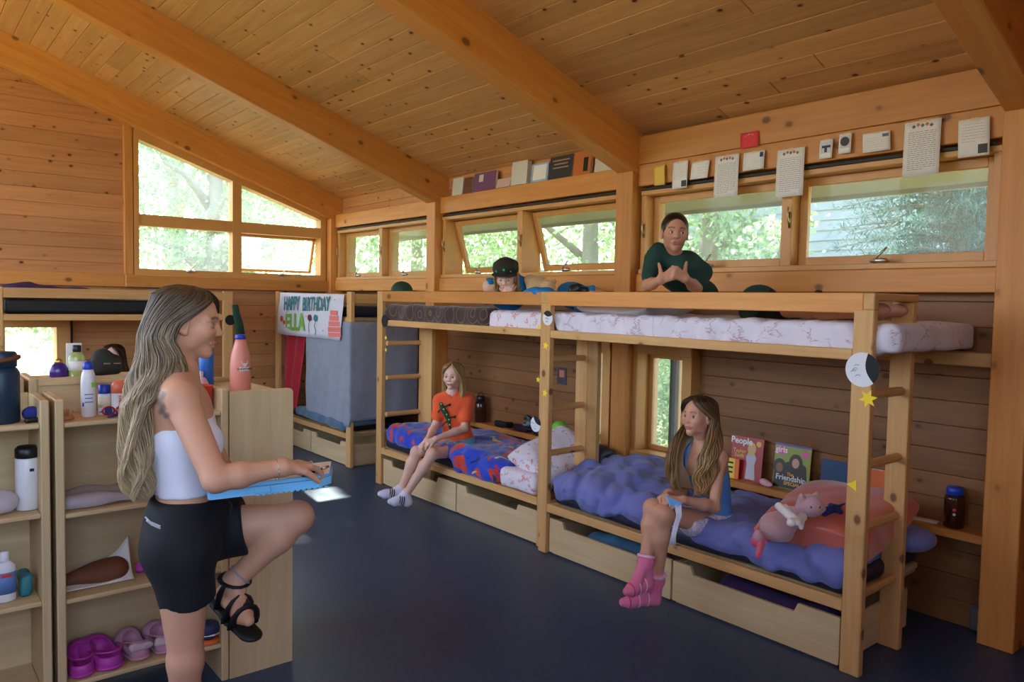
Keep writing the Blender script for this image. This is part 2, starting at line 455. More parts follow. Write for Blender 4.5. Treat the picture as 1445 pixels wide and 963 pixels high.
wr = struct('wall_right', (WX, 3.2, 0))
def wall_piece(mb, y0, y1, z0, z1): mb.lohi((WX+.022, y0, z0), (WX+.16, y1, z1), bev=0)
bk = MB()
ys = sorted({FY-.2, GY+.2, *[q for h in HI+LO for q in h[:2]]})
for a, b in zip(ys[:-1], ys[1:]):
    hz = sorted([(h[2], h[3]) for h in HI+LO if h[0] <= a+1e-6 and h[1] >= b-1e-6])
    z = -0.1
    for p, q in hz:
        wall_piece(bk, a, b, z, p); z = q
    wall_piece(bk, a, b, z, 2.95)
bk.build('backing', 'dark_gap', wr)
cz = 0.0; k = 0
while cz < 2.86:
    h = 0.13; z0, z1 = cz+.0008, min(cz+h-.0008, 2.86)
    holes = [(q[0]-.02, q[1]+.02) for q in HI+LO if min(q[3], z1)-max(q[2], z0) > 0.045]
    for (a, b) in rect_cut(FY, GY, holes):
        # boards butt at the posts now and then
        cuts = [a] + [c for c in ((1.29, 3.79, 6.32) if k % 3 else (1.29, 6.32)) if a+.4 < c < b-.4] + [b]
        for s, e in zip(cuts[:-1], cuts[1:]):
            if e < -1.0: continue
            d = RNG.uniform(0, .0025)
            MB().lohi((WX+d, s+.001, z0), (WX+.022, e-.001, z1), bev=.003).build('plank', 'wall_wood_shaded' if cz < 1.73 else 'wall_wood_y', wr)
    cz += h; k += 1

wb = struct('wall_back', (1.0, GY, 0))
bk = MB()
def gpiece(x0, x1, z0, z1a, z1b=None, zz=None):
    z1b = z1a if z1b is None else z1b; z0b = z0 if zz is None else zz
    bk.prism([(x0, GY+.022, z0), (x1, GY+.022, z0b), (x1, GY+.022, z1b), (x0, GY+.022, z1a)], (0, .14, 0))
zt = lambda x: zc(max(x, RIDGE)) - max(0, RIDGE-x)*SL + .06
gpiece(LX-.2, RIDGE, -.1, zt(LX-.2), zt(RIDGE)); gpiece(RIDGE, .80, -.1, zt(RIDGE), zt(.8))
gpiece(.80, 1.36, -.1, .72); gpiece(.80, 1.36, 1.38, zt(.8), zt(1.36))
gpiece(1.36, GW[0], -.1, zt(1.36), zt(GW[0])); gpiece(GW[0], GW[1], -.1, 1.85); gpiece(GW[0], GW[1], gz(GW[0]), zt(GW[0]), zt(GW[1]), gz(GW[1])); gpiece(GW[1], WX+.16, -.1, zt(GW[1]), zt(WX+.16))
bk.build('backing', 'dark_gap', wb)
cz = 0.0; k = 0
while cz < 4.6:
    h = 0.14; z0, z1 = cz+.0008, cz+h-.0008
    xe = min(WX, 4.14-(z1-2.75)/SL); xs = LX if z1 < zc(RIDGE)-.7 else max(LX, RIDGE-(zc(RIDGE)-z1)/SL)
    holes = []
    if min(1.38, z1)-max(.72, z0) > .045: holes.append((.78, 1.38))
    if z1 > 1.88 and z0 < 3.36: holes.append((GW[0]-.02, min(GW[1]+.02, 1.99+(3.36-z0)/.329)))
    for (a, b) in rect_cut(xs, xe, holes):
        cut = a + (b-a)*RNG.uniform(.35, .65)
        for s, e in ([(a, b)] if (b-a) < 2.4 or k % 2 else [(a, cut), (cut, b)]):
            if e < -.6: continue
            d = RNG.uniform(0, .0025)
            MB().lohi((s+.001, GY+d, z0), (e-.001, GY+.022, z1), bev=.003).build('plank', 'wall_wood_x', wb)
    cz += h; k += 1

# the two walls behind the camera, each with wide daylight openings
wl = struct('wall_left', (LX, 3, 0)); q = MB()
LOP = [(0.2, 1.8, 1.8, 3.4), (2.6, 4.7, 1.6, 3.7), (5.0, 8.4, 1.0, 3.9)]
ys = [FY-.2] + [v for o in LOP for v in o[:2]] + [GY+.2]
for a, b in zip(ys[:-1], ys[1:]):
    o = [o for o in LOP if o[0] == a]
    if o: q.lohi((LX-.15, a, 0), (LX, b, o[0][2]), bev=0); q.lohi((LX-.15, a, o[0][3]), (LX, b, 4.12), bev=0)
    else: q.lohi((LX-.15, a, 0), (LX, b, 4.12), bev=0)
q.build('board', 'wall_wood_y', wl)
wf = struct('wall_front', (1, FY, 0)); q = MB()
FOP = [(-2.4, 0.9, 1.7, 3.7)]
xs = [LX-.2] + [v for o in FOP for v in o[:2]] + [WX+.2]
for a, b in zip(xs[:-1], xs[1:]):
    o = [o for o in FOP if o[0] == a]
    if o: q.lohi((a, FY-.15, 0), (b, FY, o[0][2]), bev=0); q.lohi((a, FY-.15, o[0][3]), (b, FY, 4.8), bev=0)
    else: q.lohi((a, FY-.15, 0), (b, FY, 4.8), bev=0)
q.build('board', 'wall_wood_x', wf)
q = MB(); q.lohi((1.6, FY, 0), (1.7, -.35, 4.0), bev=0); q.lohi((1.7, -.45, 0), (WX, -.35, 3.6), bev=0); q.build('light_block_board', 'wall_wood_z', wf)  # unseen partition added to keep front light off the right side

# ceiling boards, run along the building over the rafters
ce = struct('ceiling', (1.5, 3.2, 3.6))
u = unit(A(1, 0, -SL)); nrm = unit(A(SL, 0, 1)); Rt = np.stack([u, A(0, 1, 0), nrm], 1)
bw = 0.14; nb = int((4.42-RIDGE)*math.hypot(1, SL)/bw)
for (y0, y1) in [(-2.35, 1.29), (1.29, 3.79), (3.79, 6.32), (6.32, 8.8)]:
    for i in range(nb+1):
        s = i*bw; cx = RIDGE + (s+bw/2)/math.hypot(1, SL)
        if y1 < 1.3 and cx < 1.0: continue
        c = A(cx, (y0+y1)/2, zc(cx)) + nrm*(.013+RNG.uniform(0, .002))
        segs = [(y0, y1)]
        if RNG.random() < .45: m_ = y0+(y1-y0)*RNG.uniform(.25, .75); segs = [(y0, m_), (m_, y1)]
        for (a, b) in segs: MB().box(c*A(1, 0, 1)+A(0, (a+b)/2, 0), (bw-.002, b-a-.002, .026), rot=Rt, bev=.004).build('board', 'ceiling_wood_y', ce)
q = MB()
def slab(x0, x1, y0, y1, off, th):
    q.prism([(x0, y0, zc(x0)+off), (x1, y0, zc(x1)+off), (x1, y0, zc(x1)+off+th), (x0, y0, zc(x0)+off+th)], (0, y1-y0, 0))
slab(RIDGE-.02, 4.44, -2.5, 9.0, .034, .12)
q.prism([(RIDGE, -2.5, zc(RIDGE)+.03), (LX-.5, -2.5, zc(RIDGE)-.6), (LX-.5, -2.5, zc(RIDGE)-.45), (RIDGE, -2.5, zc(RIDGE)+.15)], (0, 11.5, 0))
q.build('roof_deck', 'ceiling_wood_y', ce)
# eave outside the bunk wall: soffit boards and fascia
ev = struct('trim_1', (4.9, 3.2, 2.6)); q = MB()
plain('soffit', rgb(172, 162, 142), 0.8, var=.1, scale=6)
slab(4.44, 5.35, -2.5, 9.0, -.02, .03); q.build('soffit', 'soffit', ev)
MB().lohi((5.35, -2.5, 2.425), (5.38, 9.0, 2.62)).build('fascia', 'soffit', ev)

# rafters and posts
YB = [(8.50, 8.65), (6.25, 6.40), (3.71, 3.87), (1.21, 1.37)]
for (a, b) in YB:
    th = math.atan(SL); x0, x1 = RIDGE, WX+.06; L = (x1-x0)/math.cos(th); hh = .31*math.cos(th)
    o = MB().box((0, 0, 0), (L, b-a, hh), bev=.006).build('rafter', 'beam_wood_x'); xm_ = (x0+x1)/2
    o.location = A(xm_, (a+b)/2, zr(xm_))+nrm*hh/2; o.rotation_euler = (0, th, 0); o['kind'] = 'structure'
    o = MB().lohi((4.14, a, 0), (WX+.02, b, zr(4.14)-.001), bev=.005).build('column', 'beam_wood_z'); o['kind'] = 'structure'
# beams between the posts: header over the windows, rail under them, narrow ledge over the lower beds
for (a, b) in BAYS[1:]:
    for nm, lo, hi in (('header_beam', (4.20, a, 2.49), (WX+.02, b, 2.645)), ('window_rail', (4.20, a, 1.735), (WX+.02, b, 1.862))):
        o = MB().lohi(lo, hi, bev=.005).build(nm, 'beam_wood_y'); o['kind'] = 'structure'
o = MB().lohi((1.9, 8.55, 1.72), (4.14, 8.66, 1.85), bev=.005).build('window_rail', 'beam_wood_x'); o['kind'] = 'structure'
o = MB().lohi((-1.0, 8.60, 1.72), (1.9, 8.66, 1.85), bev=.005).build('window_rail', 'beam_wood_x'); o['kind'] = 'structure'
o = MB().lohi((1.90, 8.60, 1.85), (1.985, 8.66, 3.40), bev=.005).build('trim_2', 'beam_wood_z'); o['kind'] = 'structure'
ledge = MB().lohi((4.16, 1.37, .485), (WX, 3.20, .53), bev=.004).build('ledge', 'beam_wood_y'); ledge['kind'] = 'structure'
ledge = MB().lohi((4.16, 4.35, .485), (WX, 6.25, .53), bev=.004).build('ledge', 'beam_wood_y'); ledge['kind'] = 'structure'

# ------------------------------------------------------------------ windows
plain('window_wood', rgb(206, 150, 84), 0.42, var=.12, scale=9)
plain('rubber', rgb(28, 26, 24), 0.6)
plain('chrome', rgb(200, 196, 186), 0.28, 1.0)
plain('brass_handle', rgb(214, 190, 140), 0.35, 0.7)
def ringmb(pts, w, d0, d1, inward, ax):     # frame round a polygon: pts outer corners in the wall plane
    pass
def sash(parent, y0, y1, z0, z1, x, tilt=0.0, fw=.05, side='r', name='sash'):
    """a framed pane in the plane x = const, hinged along its top edge"""
    s = thing(name, None, None, (0, 0, 0)); s.parent = parent
    s.location = A(x, (y0+y1)/2, z1) - wloc(parent)
    o = wloc(s)
    if tilt: s.rotation_euler = (0, -tilt, 0)
    fr = MB(); h = .038
    fr.lohi((x-h/2, y0, z0), (x+h/2, y0+fw, z1)); fr.lohi((x-h/2, y1-fw, z0), (x+h/2, y1, z1))
    fr.lohi((x-h/2, y0+fw, z1-fw), (x+h/2, y1-fw, z1)); fr.lohi((x-h/2, y0+fw, z0), (x+h/2, y1-fw, z0+fw))
    a = fr.build('sash_frame', 'window_wood'); a.parent = s; a.location = a.location - Vector(o)
    p = MB(); p.lohi((x-.003, y0+fw-.006, z0+fw-.006), (x+.003, y1-fw+.006, z1-fw+.006), bev=0)
    a = p.build('pane', 'glass'); a.parent = s; a.location = a.location - Vector(o)
    return s
def crank(parent, x, y, z, d=(-1, 0, 0), arm=1):
    m = MB(); d = A(*d); t = np.cross(d, A(0, 0, 1))
    m.tube([A(x, y, z)-t*.05, A(x, y, z)-t*.02+d*.012, A(x, y, z)+t*.02+d*.012, A(x, y, z)+t*.05], [.010, .017, .017, .010], 8)
    m.tube([A(x, y, z)+d*.015+t*.01*arm, A(x, y, z+.025)+d*.03, A(x, y, z+.07)+d*.02-t*.045*arm], [.008, .007, .007], 6)
    m.build('crank_handle', 'chrome', parent, True)
def latch(parent, x, y, z):
    m = MB(); m.lohi((x-.008, y-.008, z-.05), (x, y+.008, z+.05)); m.tube([(x-.01, y, z-.02), (x-.03, y, z+.01), (x-.028, y, z+.075)], [.007, .006, .005], 6)
    m.build('latch', 'brass_handle', parent, True)
def high_window(n, y0, y1, tilts):
    w = struct('window_%d' % n, (4.27, (y0+y1)/2, 1.86)); f = MB(); z0, z1 = 1.865, 2.455; ym = (y0+y1)/2
    f.lohi((4.225, y0, z0), (4.44, y0+.045, z1)); f.lohi((4.225, y1-.045, z0), (4.44, y1, z1)); f.lohi((4.225, ym-.035, z0+.03), (4.44, ym+.035, z1-.03))
    f.lohi((4.215, y0+.002, z1-.03), (4.436, y1-.002, z1+.002)); f.lohi((4.205, y0+.002, z0-.002), (4.432, y1-.002, z0+.03))
    f.build('frame', 'window_wood', w)
    MB().lohi((4.205, y0+.03, 2.457), (4.215, y1-.03, 2.475)).build('blind_slot', 'rubber', w)
    for (a, b), tl in zip(((y0+.047, ym-.037), (ym+.037, y1-.047)), tilts):
        sash(w, a, b, z0+.033, z1-.033, 4.33 if not tl else 4.345, tl)
        crank(w, 4.23, (a+b)/2, z0+.045)
        latch(w, 4.225, b+.012, 2.17)
    return w
high_window(1, 1.385, 3.695, (0, 0)); high_window(2, 3.885, 6.235, (.30, .30)); high_window(3, 6.415, 8.485, (0, 0))
# lower casements behind the bunks
def low_window(n, y0, y1, z0, z1, split=None):
    w = struct('window_%d' % n, (4.27, (y0+y1)/2, z0)); f = MB()
    f.lohi((4.20, y0-.03, z0), (4.44, y0+.05, z1)); f.lohi((4.20, y1-.05, z0), (4.44, y1+.03, z1)); f.lohi((4.195, y0-.028, z1-.05), (4.435, y1+.028, z1+.045)); f.lohi((4.18, y0-.01, z0-.01), (4.44, y1+.01, z0+.05))
    f.build('frame', 'window_wood', w)
    sash(w, y0+.052, y1-.052, z0+.052, z1-.052, 4.35, 0, .035)
    if split:
        MB().lohi((4.36, split-.03, z0+.05), (4.40, split, z1-.05)).build('screen_stile', 'rubber', w)
        MB().lohi((4.385, split-.065, z0+.05), (4.42, split-.031, z1-.05)).build('open_sash_stile', 'window_wood', w)
    crank(w, 4.19, y0+.1, z0+.06)
low_window(4, 3.22, 3.72, .53, 1.34, 3.50); low_window(5, 3.97, 4.27, .53, 1.34)
w = struct('window_6', (1.08, 8.65, .72)); f = MB()
f.lohi((.76, 8.57, .73), (.86, 8.79, 1.38)); f.lohi((1.28, 8.57, .73), (1.40, 8.79, 1.38)); f.lohi((.765, 8.565, 1.31), (1.395, 8.785, 1.43)); f.lohi((.79, 8.55, .72), (1.37, 8.79, .79))
f.build('frame', 'window_wood', w); MB().lohi((.86, 8.697, .79), (1.28, 8.703, 1.31), bev=0).build('pane', 'glass', w)
MB().lohi((1.405, 8.60, .72), (1.425, 8.65, 1.40)).build('dark_stop', 'rubber', w)
# gable window: four lights under the slope
g = struct('window_7', (3.06, GY, 1.85)); f = MB()
def quadbar(pts, d0, d1): f.prism([(x, GY-d0, z) for x, z in pts], (0, d0+d1, 0))
xa, xb, xm = 1.99, 4.13, 3.056; zs = 1.855; zm = 2.42
quadbar([(xa, zs), (xa+.05, zs), (xa+.05, gz(xa+.05)), (xa, gz(xa))], .05, .1); quadbar([(xb-.07, zs), (xb, zs), (xb, gz(xb)), (xb-.07, gz(xb-.07))], .05, .1)
quadbar([(xa+.002, zs-.002), (xb-.002, zs-.002), (xb-.002, zs+.06), (xa+.002, zs+.06)], .054, .096)
quadbar([(xa+.002, gz(xa)-.10), (xb-.002, gz(xb)-.10), (xb-.002, gz(xb)+.002), (xa+.002, gz(xa)+.002)], .057, .093)
quadbar([(xm-.05, zs), (xm+.05, zs), (xm+.05, gz(xm+.05)-.05), (xm-.05, gz(xm-.05)-.05)], .045, .1)
quadbar([(xa, zm-.058), (xb, zm-.058), (xb, zm+.062), (xa, zm+.062)], .04, .1)
f.build('frame', 'window_wood', g)
st = MB(); st.prism([(xa-.03, GY-.012, zs-.02), (xa, GY-.012, zs-.02), (xa, GY-.012, gz(xa)+.01), (xa-.03, GY-.012, gz(xa)+.03)], (0, .03, 0)); st.build('weatherstrip', 'rubber', g)
def gpane(pts, name='pane'): MB().prism([(x, GY+.05, z) for x, z in pts], (0, .006, 0)).build(name, 'glass', g)
gpane([(xa+.05, zm+.06), (xm-.05, zm+.06), (xm-.05, gz(xm-.05)-.095), (xa+.05, gz(xa+.05)-.095)])
gpane([(xm+.05, zm+.06), (xb-.07, zm+.06), (xb-.07, gz(xb-.07)-.095), (xm+.05, gz(xm+.05)-.095)])
gpane([(xa+.05, zs+.06), (xm-.05, zs+.06), (xm-.05, zm-.058), (xa+.05, zm-.058)])
s = thing('sash', None, None, (xm+.5, GY+.09, zm-.06)); s.parent = g; s.location = Vector((xm+.5, GY+.09, zm-.06)) - g.location
q = MB(); x0, x1, z0, z1 = xm+.05, xb-.07, -.50+zm, zm-.06
for lo, hi in (((x0, 0, z0), (x0+.03, .035, z1)), ((x1-.03, 0, z0), (x1, .035, z1)), ((x0, 0, z1-.03), (x1, .035, z1)), ((x0, 0, z0), (x1, .035, z0+.03))): q.lohi(lo, hi)
a = q.build('sash_frame', 'window_wood'); a.parent = s; a.location = a.location - Vector((xm+.5, 0, zm-.06))
a = MB().lohi((x0+.03, .015, z0+.03), (x1-.03, .02, z1-.03), bev=0).build('pane', 'glass'); a.parent = s; a.location = a.location - Vector((xm+.5, 0, zm-.06))
s.rotation_euler = (.3, 0, 0)
crank(g, 2.55, GY-.05, zs+.05, (0, -1, 0)); crank(g, 3.58, GY-.05, zs+.05, (0, -1, 0))

# ------------------------------------------------------------------ outdoors
def leafmat(name, dark, light, trans=.5):
    m, t, p = newmat(name); nn = t.nodes
    oi = N(t, 'ShaderNodeNewGeometry'); r = ramp(t, [(0, dark), (1, light)], oi.outputs['Random Per Island'])
    d = N(t, 'ShaderNodeBsdfDiffuse'); tl = N(t, 'ShaderNodeBsdfTranslucent'); mx = N(t, 'ShaderNodeMixShader'); mx.inputs[0].default_value = trans
    for s_ in (d, tl): t.links.new(r.outputs[0], s_.inputs[0])
    t.links.new(d.outputs[0], mx.inputs[1]); t.links.new(tl.outputs[0], mx.inputs[2]); t.links.new(mx.outputs[0], nn['Material Output'].inputs[0])
leafmat('leaf', rgb(124, 156, 108), rgb(188, 210, 166), .5)
leafmat('needle', rgb(56, 94, 88), rgb(112, 146, 140), .3)
leafmat('grass_blade', rgb(120, 150, 70), rgb(190, 200, 110), .3)
plain('bark', rgb(150, 140, 126), 0.9, var=.35, scale=9, bmp=.4)
plain('ground_soil', rgb(150, 146, 96), 0.95, var=.25, scale=2)
g_ = MB().lohi((-40, -30, -.9), (45, 60, -.6), bev=0).build('ground', 'ground_soil'); g_['kind'] = 'structure'
def leaf_cards(centres, size, droop=.3):
    n = len(centres); d = RNG.normal(size=(n, 3)); d[:, 2] -= droop; d /= np.linalg.norm(d, axis=1)[:, None]
    e = RNG.normal(size=(n, 3)); e -= d*(e*d).sum(1)[:, None]; e /= np.linalg.norm(e, axis=1)[:, None]
    s = size*RNG.uniform(.6, 1.3, (n, 1))
    v = np.stack([centres, centres+d*s*.5+e*s*.33, centres+d*s, centres+d*s*.5-e*s*.33], 1).reshape(-1, 3)
    return v, np.arange(n)[:, None]*4+np.arange(4)
# the crowns beyond the gable leave two gaps through which the sun reaches the floor
GAPS = [[onp(x, y, 2, 0)[:2] for x, y in q] for q in ([(440, 711), (497, 698), (514, 704), (470, 714), (440, 719)], [(440, 690), (462, 676), (486, 688), (452, 695)])]
def in_gap(c, size):
    p = c[:, :2]+np.outer(c[:, 2]/-SUN_DIR[2], np.array(SUN_DIR[:2])); m = np.zeros(len(c), bool)
    for q in GAPS:
        q = np.array(q); ct = q.mean(0); q = ct+(q-ct)*(1+1.5*size/np.linalg.norm(q-ct, axis=1)[:, None]); s = None; ins = np.ones(len(c), bool); ins2 = np.ones(len(c), bool)
        for a, b in zip(q, np.roll(q, -1, 0)):
            cr = (b[0]-a[0])*(p[:, 1]-a[1])-(b[1]-a[1])*(p[:, 0]-a[0]); ins &= cr > 0; ins2 &= cr < 0
        m |= ins | ins2
    return m
def tree(x, y, h, r, z0, label, n=3500, size=.16, lean=0, tr=.14, crown0=.35, group='leafy trees outside the windows'):
    t = thing('tree', label, 'tree', (x, y, -.6), group)
    m = MB(); b = A(x, y, -.6); top = A(x+lean, y, h*.9)
    path = [b + (top-b)*s + A(math.sin(s*5+x)*.08, math.cos(s*4+y)*.08, 0) for s in np.linspace(0, 1, 8)]
    m.tube(path, np.linspace(tr, tr*.3, 8), 10)
    for k in range(7):
        s = RNG.uniform(.3, .85); p = b+(top-b)*s; a = RNG.uniform(0, 2*PI); e = p + A(math.cos(a), math.sin(a), .6)*r*.75
        m.tube([p, (p+e)/2+A(0, 0, .15), e], [tr*.4, tr*.25, tr*.08], 6)
    m.build('trunk', 'bark', t, True)
    cl = []
    for k in range(26):
        d = RNG.normal(size=3); d /= np.linalg.norm(d); q = RNG.uniform(.35, 1)
        c = A(x+lean*.6, y, z0+(h-z0)*.5) + d*A(r, r, (h-z0)*.5)*q
        cl.append(c + RNG.normal(size=(n//26, 3))*A(r, r, r*.7)*.22)
    cl = np.concatenate(cl)
    if y > 12.2 and x < 7.5: cl = cl[~in_gap(cl, size)]
    v, f = leaf_cards(cl, size); mesh_obj('foliage', v, f, 'leaf', t, kind='stuff')
    return t
# ------------------------------------------------------------------ bunk beds
def bx(parent, name, lo, hi, m, bev=.004): return MB().lohi(lo, hi, bev=bev).build(name, m, parent)
def rung(parent, x0, x1, y, z): return MB().tube([(x0, y, z), (x1, y, z)], .0215, 10).build('rung', 'bunk_wood_x', parent, False)
BZ, BY, BX_ = 'bunk_wood_z', 'bunk_wood_y', 'bunk_wood_x'
def bunk(name, label, x0, y0, y1, posts, top=1.715):
    t = thing(name, label, 'bunk bed', (x0, (y0+y1)/2, 0), 'wooden bunk beds')
    for (px, pa, pb, z) in posts: bx(t, 'post', (px, pa, 0), (px+.04, pb, z), BZ)
    fa, fb = [p for p in posts if p[0] == x0][0], [p for p in posts if p[0] == x0][-1]
    a, b = min(fa[2], fb[2]), max(fa[1], fb[1])
    bx(t, 'guard_rail', (x0+.002, a-.04, top-.09), (x0+.042, b+.04, top), 'beam_wood_y')
    bx(t, 'side_rail', (x0+.002, a, 1.415), (x0+.042, b, 1.465), BY); bx(t, 'side_rail', (x0+.002, a, .275), (x0+.042, b, .33), BY)
    for y in (y0+.11, y1-.15):
        bx(t, 'end_rail', (x0+.042, y, 1.415), (4.19, y+.035, 1.465), BX_); bx(t, 'end_rail', (x0+.042, y, .275), (4.13, y+.035, .33), BX_)
    bx(t, 'platform', (x0+.045, y0+.10, 1.43), (4.28, y1-.02, 1.462), 'plywood_y'); bx(t, 'platform', (x0+.045, y0+.10, .30), (4.13, y1-.02, .328), 'plywood_y')
    return t
near = bunk('bunk_bed', 'wooden bunk with white sheeted top and periwinkle duvet below, nearest the camera', 3.31, 1.555, 3.715,
            [(3.31, 1.555, 1.645, 1.64), (3.31, 3.64, 3.715, 1.64), (3.735, 1.57, 1.67, 1.68), (3.735, 3.62, 3.712, 1.40)])
bx(near, 'end_cap', (3.352, 1.565, 1.681), (3.78, 1.655, 1.715), BX_); bx(near, 'post_cap', (3.31, 1.555, 1.64), (3.352, 1.605, 1.715), BX_)
for z in (1.56, 1.256, .937, .652, .342): rung(near, 3.335, 3.752, 1.612, z)
bx(near, 'ledger', (4.185, 1.38, 1.365), (4.298, 3.15, 1.435), BY)
far = bunk('bunk_bed', 'wooden bunk with brown blanket on top and blue and red fleece below', 3.36, 3.72, 5.975,
           [(3.36, 3.718, 3.79, 1.64), (3.36, 5.885, 5.975, 1.715), (3.735, 3.715, 3.83, 1.40), (3.735, 5.66, 5.87, 1.40)])
bx(far, 'post_cap', (3.36, 3.79, 1.64), (3.402, 3.72, 1.715), BX_)
for z in (1.266, .938, .631): rung(far, 3.39, 3.752, 3.755, z)
for z in (1.259, .955, .63): rung(far, 3.39, 3.752, 5.85, z)
cor = bunk('bunk_bed', 'wooden bunk in the far corner hung with a grey blue towel', 3.44, 6.62, 8.46,
           [(3.44, 6.62, 6.71, 1.71), (3.44, 8.37, 8.46, 1.71)], 1.69)
bx(cor, 'end_rail', (3.48, 6.63, 1.60), (4.13, 6.665, 1.69), BX_)
# bunk along the gable wall
t = thing('bunk_bed', 'wooden bunk with bare black mattress along the gable wall', 'bunk bed', (1.7, 7.66, 0), 'wooden bunk beds'); lb = t
for x in (.66, 2.58): bx(t, 'post', (x, 7.65, 0), (x+.095, 7.69, 1.69), BZ)
bx(t, 'guard_rail', (.755, 7.652, 1.60), (2.58, 7.692, 1.685), BX_)
bx(t, 'side_rail', (.755, 7.652, 1.405), (2.58, 7.692, 1.46), BX_); bx(t, 'side_rail', (.755, 7.652, .275), (2.58, 7.692, .33), BX_)
bx(t, 'platform', (.70, 7.69, 1.43), (2.62, 8.52, 1.455), 'plywood_x'); bx(t, 'platform', (.70, 7.69, .30), (2.62, 8.52, .325), 'plywood_x')
for x in (.70, 2.60): bx(t, 'end_rail', (x, 7.69, 1.405), (x+.035, 8.54, 1.46), BY)
bx(t, 'end_rail', (2.63, 7.69, 1.60), (2.665, 8.54, 1.685), BY)

# drawers that roll under the beds
def drawer(label, x, y0, y1, z1=.232, depth=.7, notch='mid'):
    t = thing('drawer', label, 'drawer', (x+.02, (y0+y1)/2, 0), 'plywood drawers under the beds')
    m = MB(); L = y1-y0; n0, n1 = y0+L*.22, y0+L*.88
    m.prism([(x, y0, .012), (x, y1, .012), (x, y1, z1), (x, n1, z1), (x, n1-.02, z1-.045), (x, n0+.02, z1-.045), (x, n0, z1), (x, y0, z1)], (.018, 0, 0))
    m.build('front_panel', 'plywood_y', t)
    bx(t, 'side_panel', (x+.018, y0, .012), (x+depth, y0+.015, z1-.02), 'plywood_x'); bx(t, 'side_panel', (x+.018, y1-.015, .012), (x+depth, y1, z1-.02), 'plywood_x')
    bx(t, 'bottom_panel', (x+.018, y0+.015, .0), (x+depth, y1-.015, .015), 'plywood_y', 0); bx(t, 'back_panel', (x+depth-.015, y0+.015, .015), (x+depth, y1-.015, z1-.02), 'plywood_y')
    return t
drawer('plywood drawer under the near bunk beside the ladder end', 3.335, 1.66, 2.615)
drawer('plywood drawer under the near bunk beside the double post', 3.335, 2.63, 3.63)
drawer('plywood drawer under the blue and red bed beside the double post', 3.38, 3.80, 4.745)
drawer('plywood drawer under the blue and red bed behind the swinging white socks', 3.38, 4.76, 5.87)
drawer('plywood drawer under the towel hung corner bunk, end nearest its post', 3.46, 6.66, 7.53)
drawer('plywood drawer under the towel hung corner bunk, beside the red cloth', 3.46, 7.545, 8.36)

# mattresses
plain('sheet_white', rgb(214, 210, 222), .85, bmp=.1, scale=60)
plain('navy_vinyl', rgb(26, 30, 52), .45, var=.2, scale=12); plain('black_vinyl', rgb(10, 10, 13), .5)
def mattress(label, lo, hi, mat, wseed, rad=.03, amp=.004, fr=9):
    lo, hi = A(*lo), A(*hi); s = SDF(); s.box((lo+hi)/2, (hi-lo)/2, rad); s.warp(wob(amp, fr, wseed))
    return tag(sdf_obj('mattress', s, .016, mat), label, 'mattress')
# printed sheets: thin rust coloured sprigs on white
def sprig(name, base, ink, scale, th=.055, dens=.5):
    m, t, p = newmat(name); tc = N(t, 'ShaderNodeTexCoord')
    v = N(t, 'ShaderNodeTexVoronoi', Scale=scale, Randomness=1.0); nz = N(t, 'ShaderNodeTexNoise', Scale=scale*1.7, Detail=2.0)
    w = mixc(t, .12, (0, 0, 0), (0, 0, 0)); add = N(t, 'ShaderNodeVectorMath', operation='MULTIPLY_ADD')
    t.links.new(nz.outputs['Color'], add.inputs[0]); add.inputs[1].default_value = (.06, .06, .06); t.links.new(tc.outputs['Object'], add.inputs[2])
    v.feature = 'DISTANCE_TO_EDGE'; t.links.new(add.outputs[0], v.inputs['Vector'])
    r1 = ramp(t, [(th*.5, (1, 1, 1)), (th, (0, 0, 0))], v.outputs['Distance'])
    n2 = N(t, 'ShaderNodeTexNoise', Scale=scale*.9, Detail=1.0); t.links.new(tc.outputs['Object'], n2.inputs['Vector'])
    r2 = ramp(t, [(dens-.03, (0, 0, 0)), (dens+.03, (1, 1, 1))], n2.outputs[0])
    mu = N(t, 'ShaderNodeMath', operation='MULTIPLY'); t.links.new(r1.outputs[0], mu.inputs[0]); t.links.new(r2.outputs[0], mu.inputs[1])
    t.links.new(mixc(t, mu.outputs[0], base, ink), p.inputs['Base Color']); p.inputs['Roughness'].default_value = .85; p.inputs['Sheen Weight'].default_value = .1
    return m
sprig('sheet_sprig', rgb(216, 212, 226), rgb(186, 156, 168), 10, .035, .50)
sprig('sheet_red_print', rgb(222, 216, 226), rgb(200, 96, 84), 19, .075, .56)
s = SDF(); s.box((3.80, 2.565, 1.515), (.45, 1.085, .065), .03)
s.box((3.40, 2.5, 1.505), (.045, 1.05, .055), .03, k=.03)
s.warp(wob(.006, 16, 3, (0, .8, .5))); s.warp(lambda X, Y, Z: (.007*np.sin(31*Y+24*Z+2.2*np.sin(5*Y))+.004*np.sin(67*Y-30*Z+1.7*np.sin(7*Y+1)))*np.clip((3.52-X)/.12, 0, 1)*np.clip((1.60-Z)/.03, .25, 1))
tag(sdf_obj('mattress', s, .013, 'sheet_sprig'), 'upper mattress in a crumpled white sprig sheet, under the kid in green', 'mattress')
mattress('dark navy lower mattress under the periwinkle duvet', (3.335, 1.65, .335), (4.13, 3.60, .425), 'navy_vinyl', 4)
s = SDF(); s.box((3.85, 4.10, 1.515), (.44, .31, .06), .03); s.box((3.45, 4.10, 1.51), (.055, .30, .062), .035, k=.03); s.warp(wob(.006, 20, 8, (0, .8, .5)))
tag(sdf_obj('sheet', s, .012, 'sheet_red_print'), 'white sheet with red print covering the near end of the far upper bed', 'sheet')
m, t, p = newmat('brown_blanket'); tc = N(t, 'ShaderNodeTexCoord'); mp = N(t, 'ShaderNodeMapping'); mp.inputs['Scale'].default_value = (7, 7, 7)
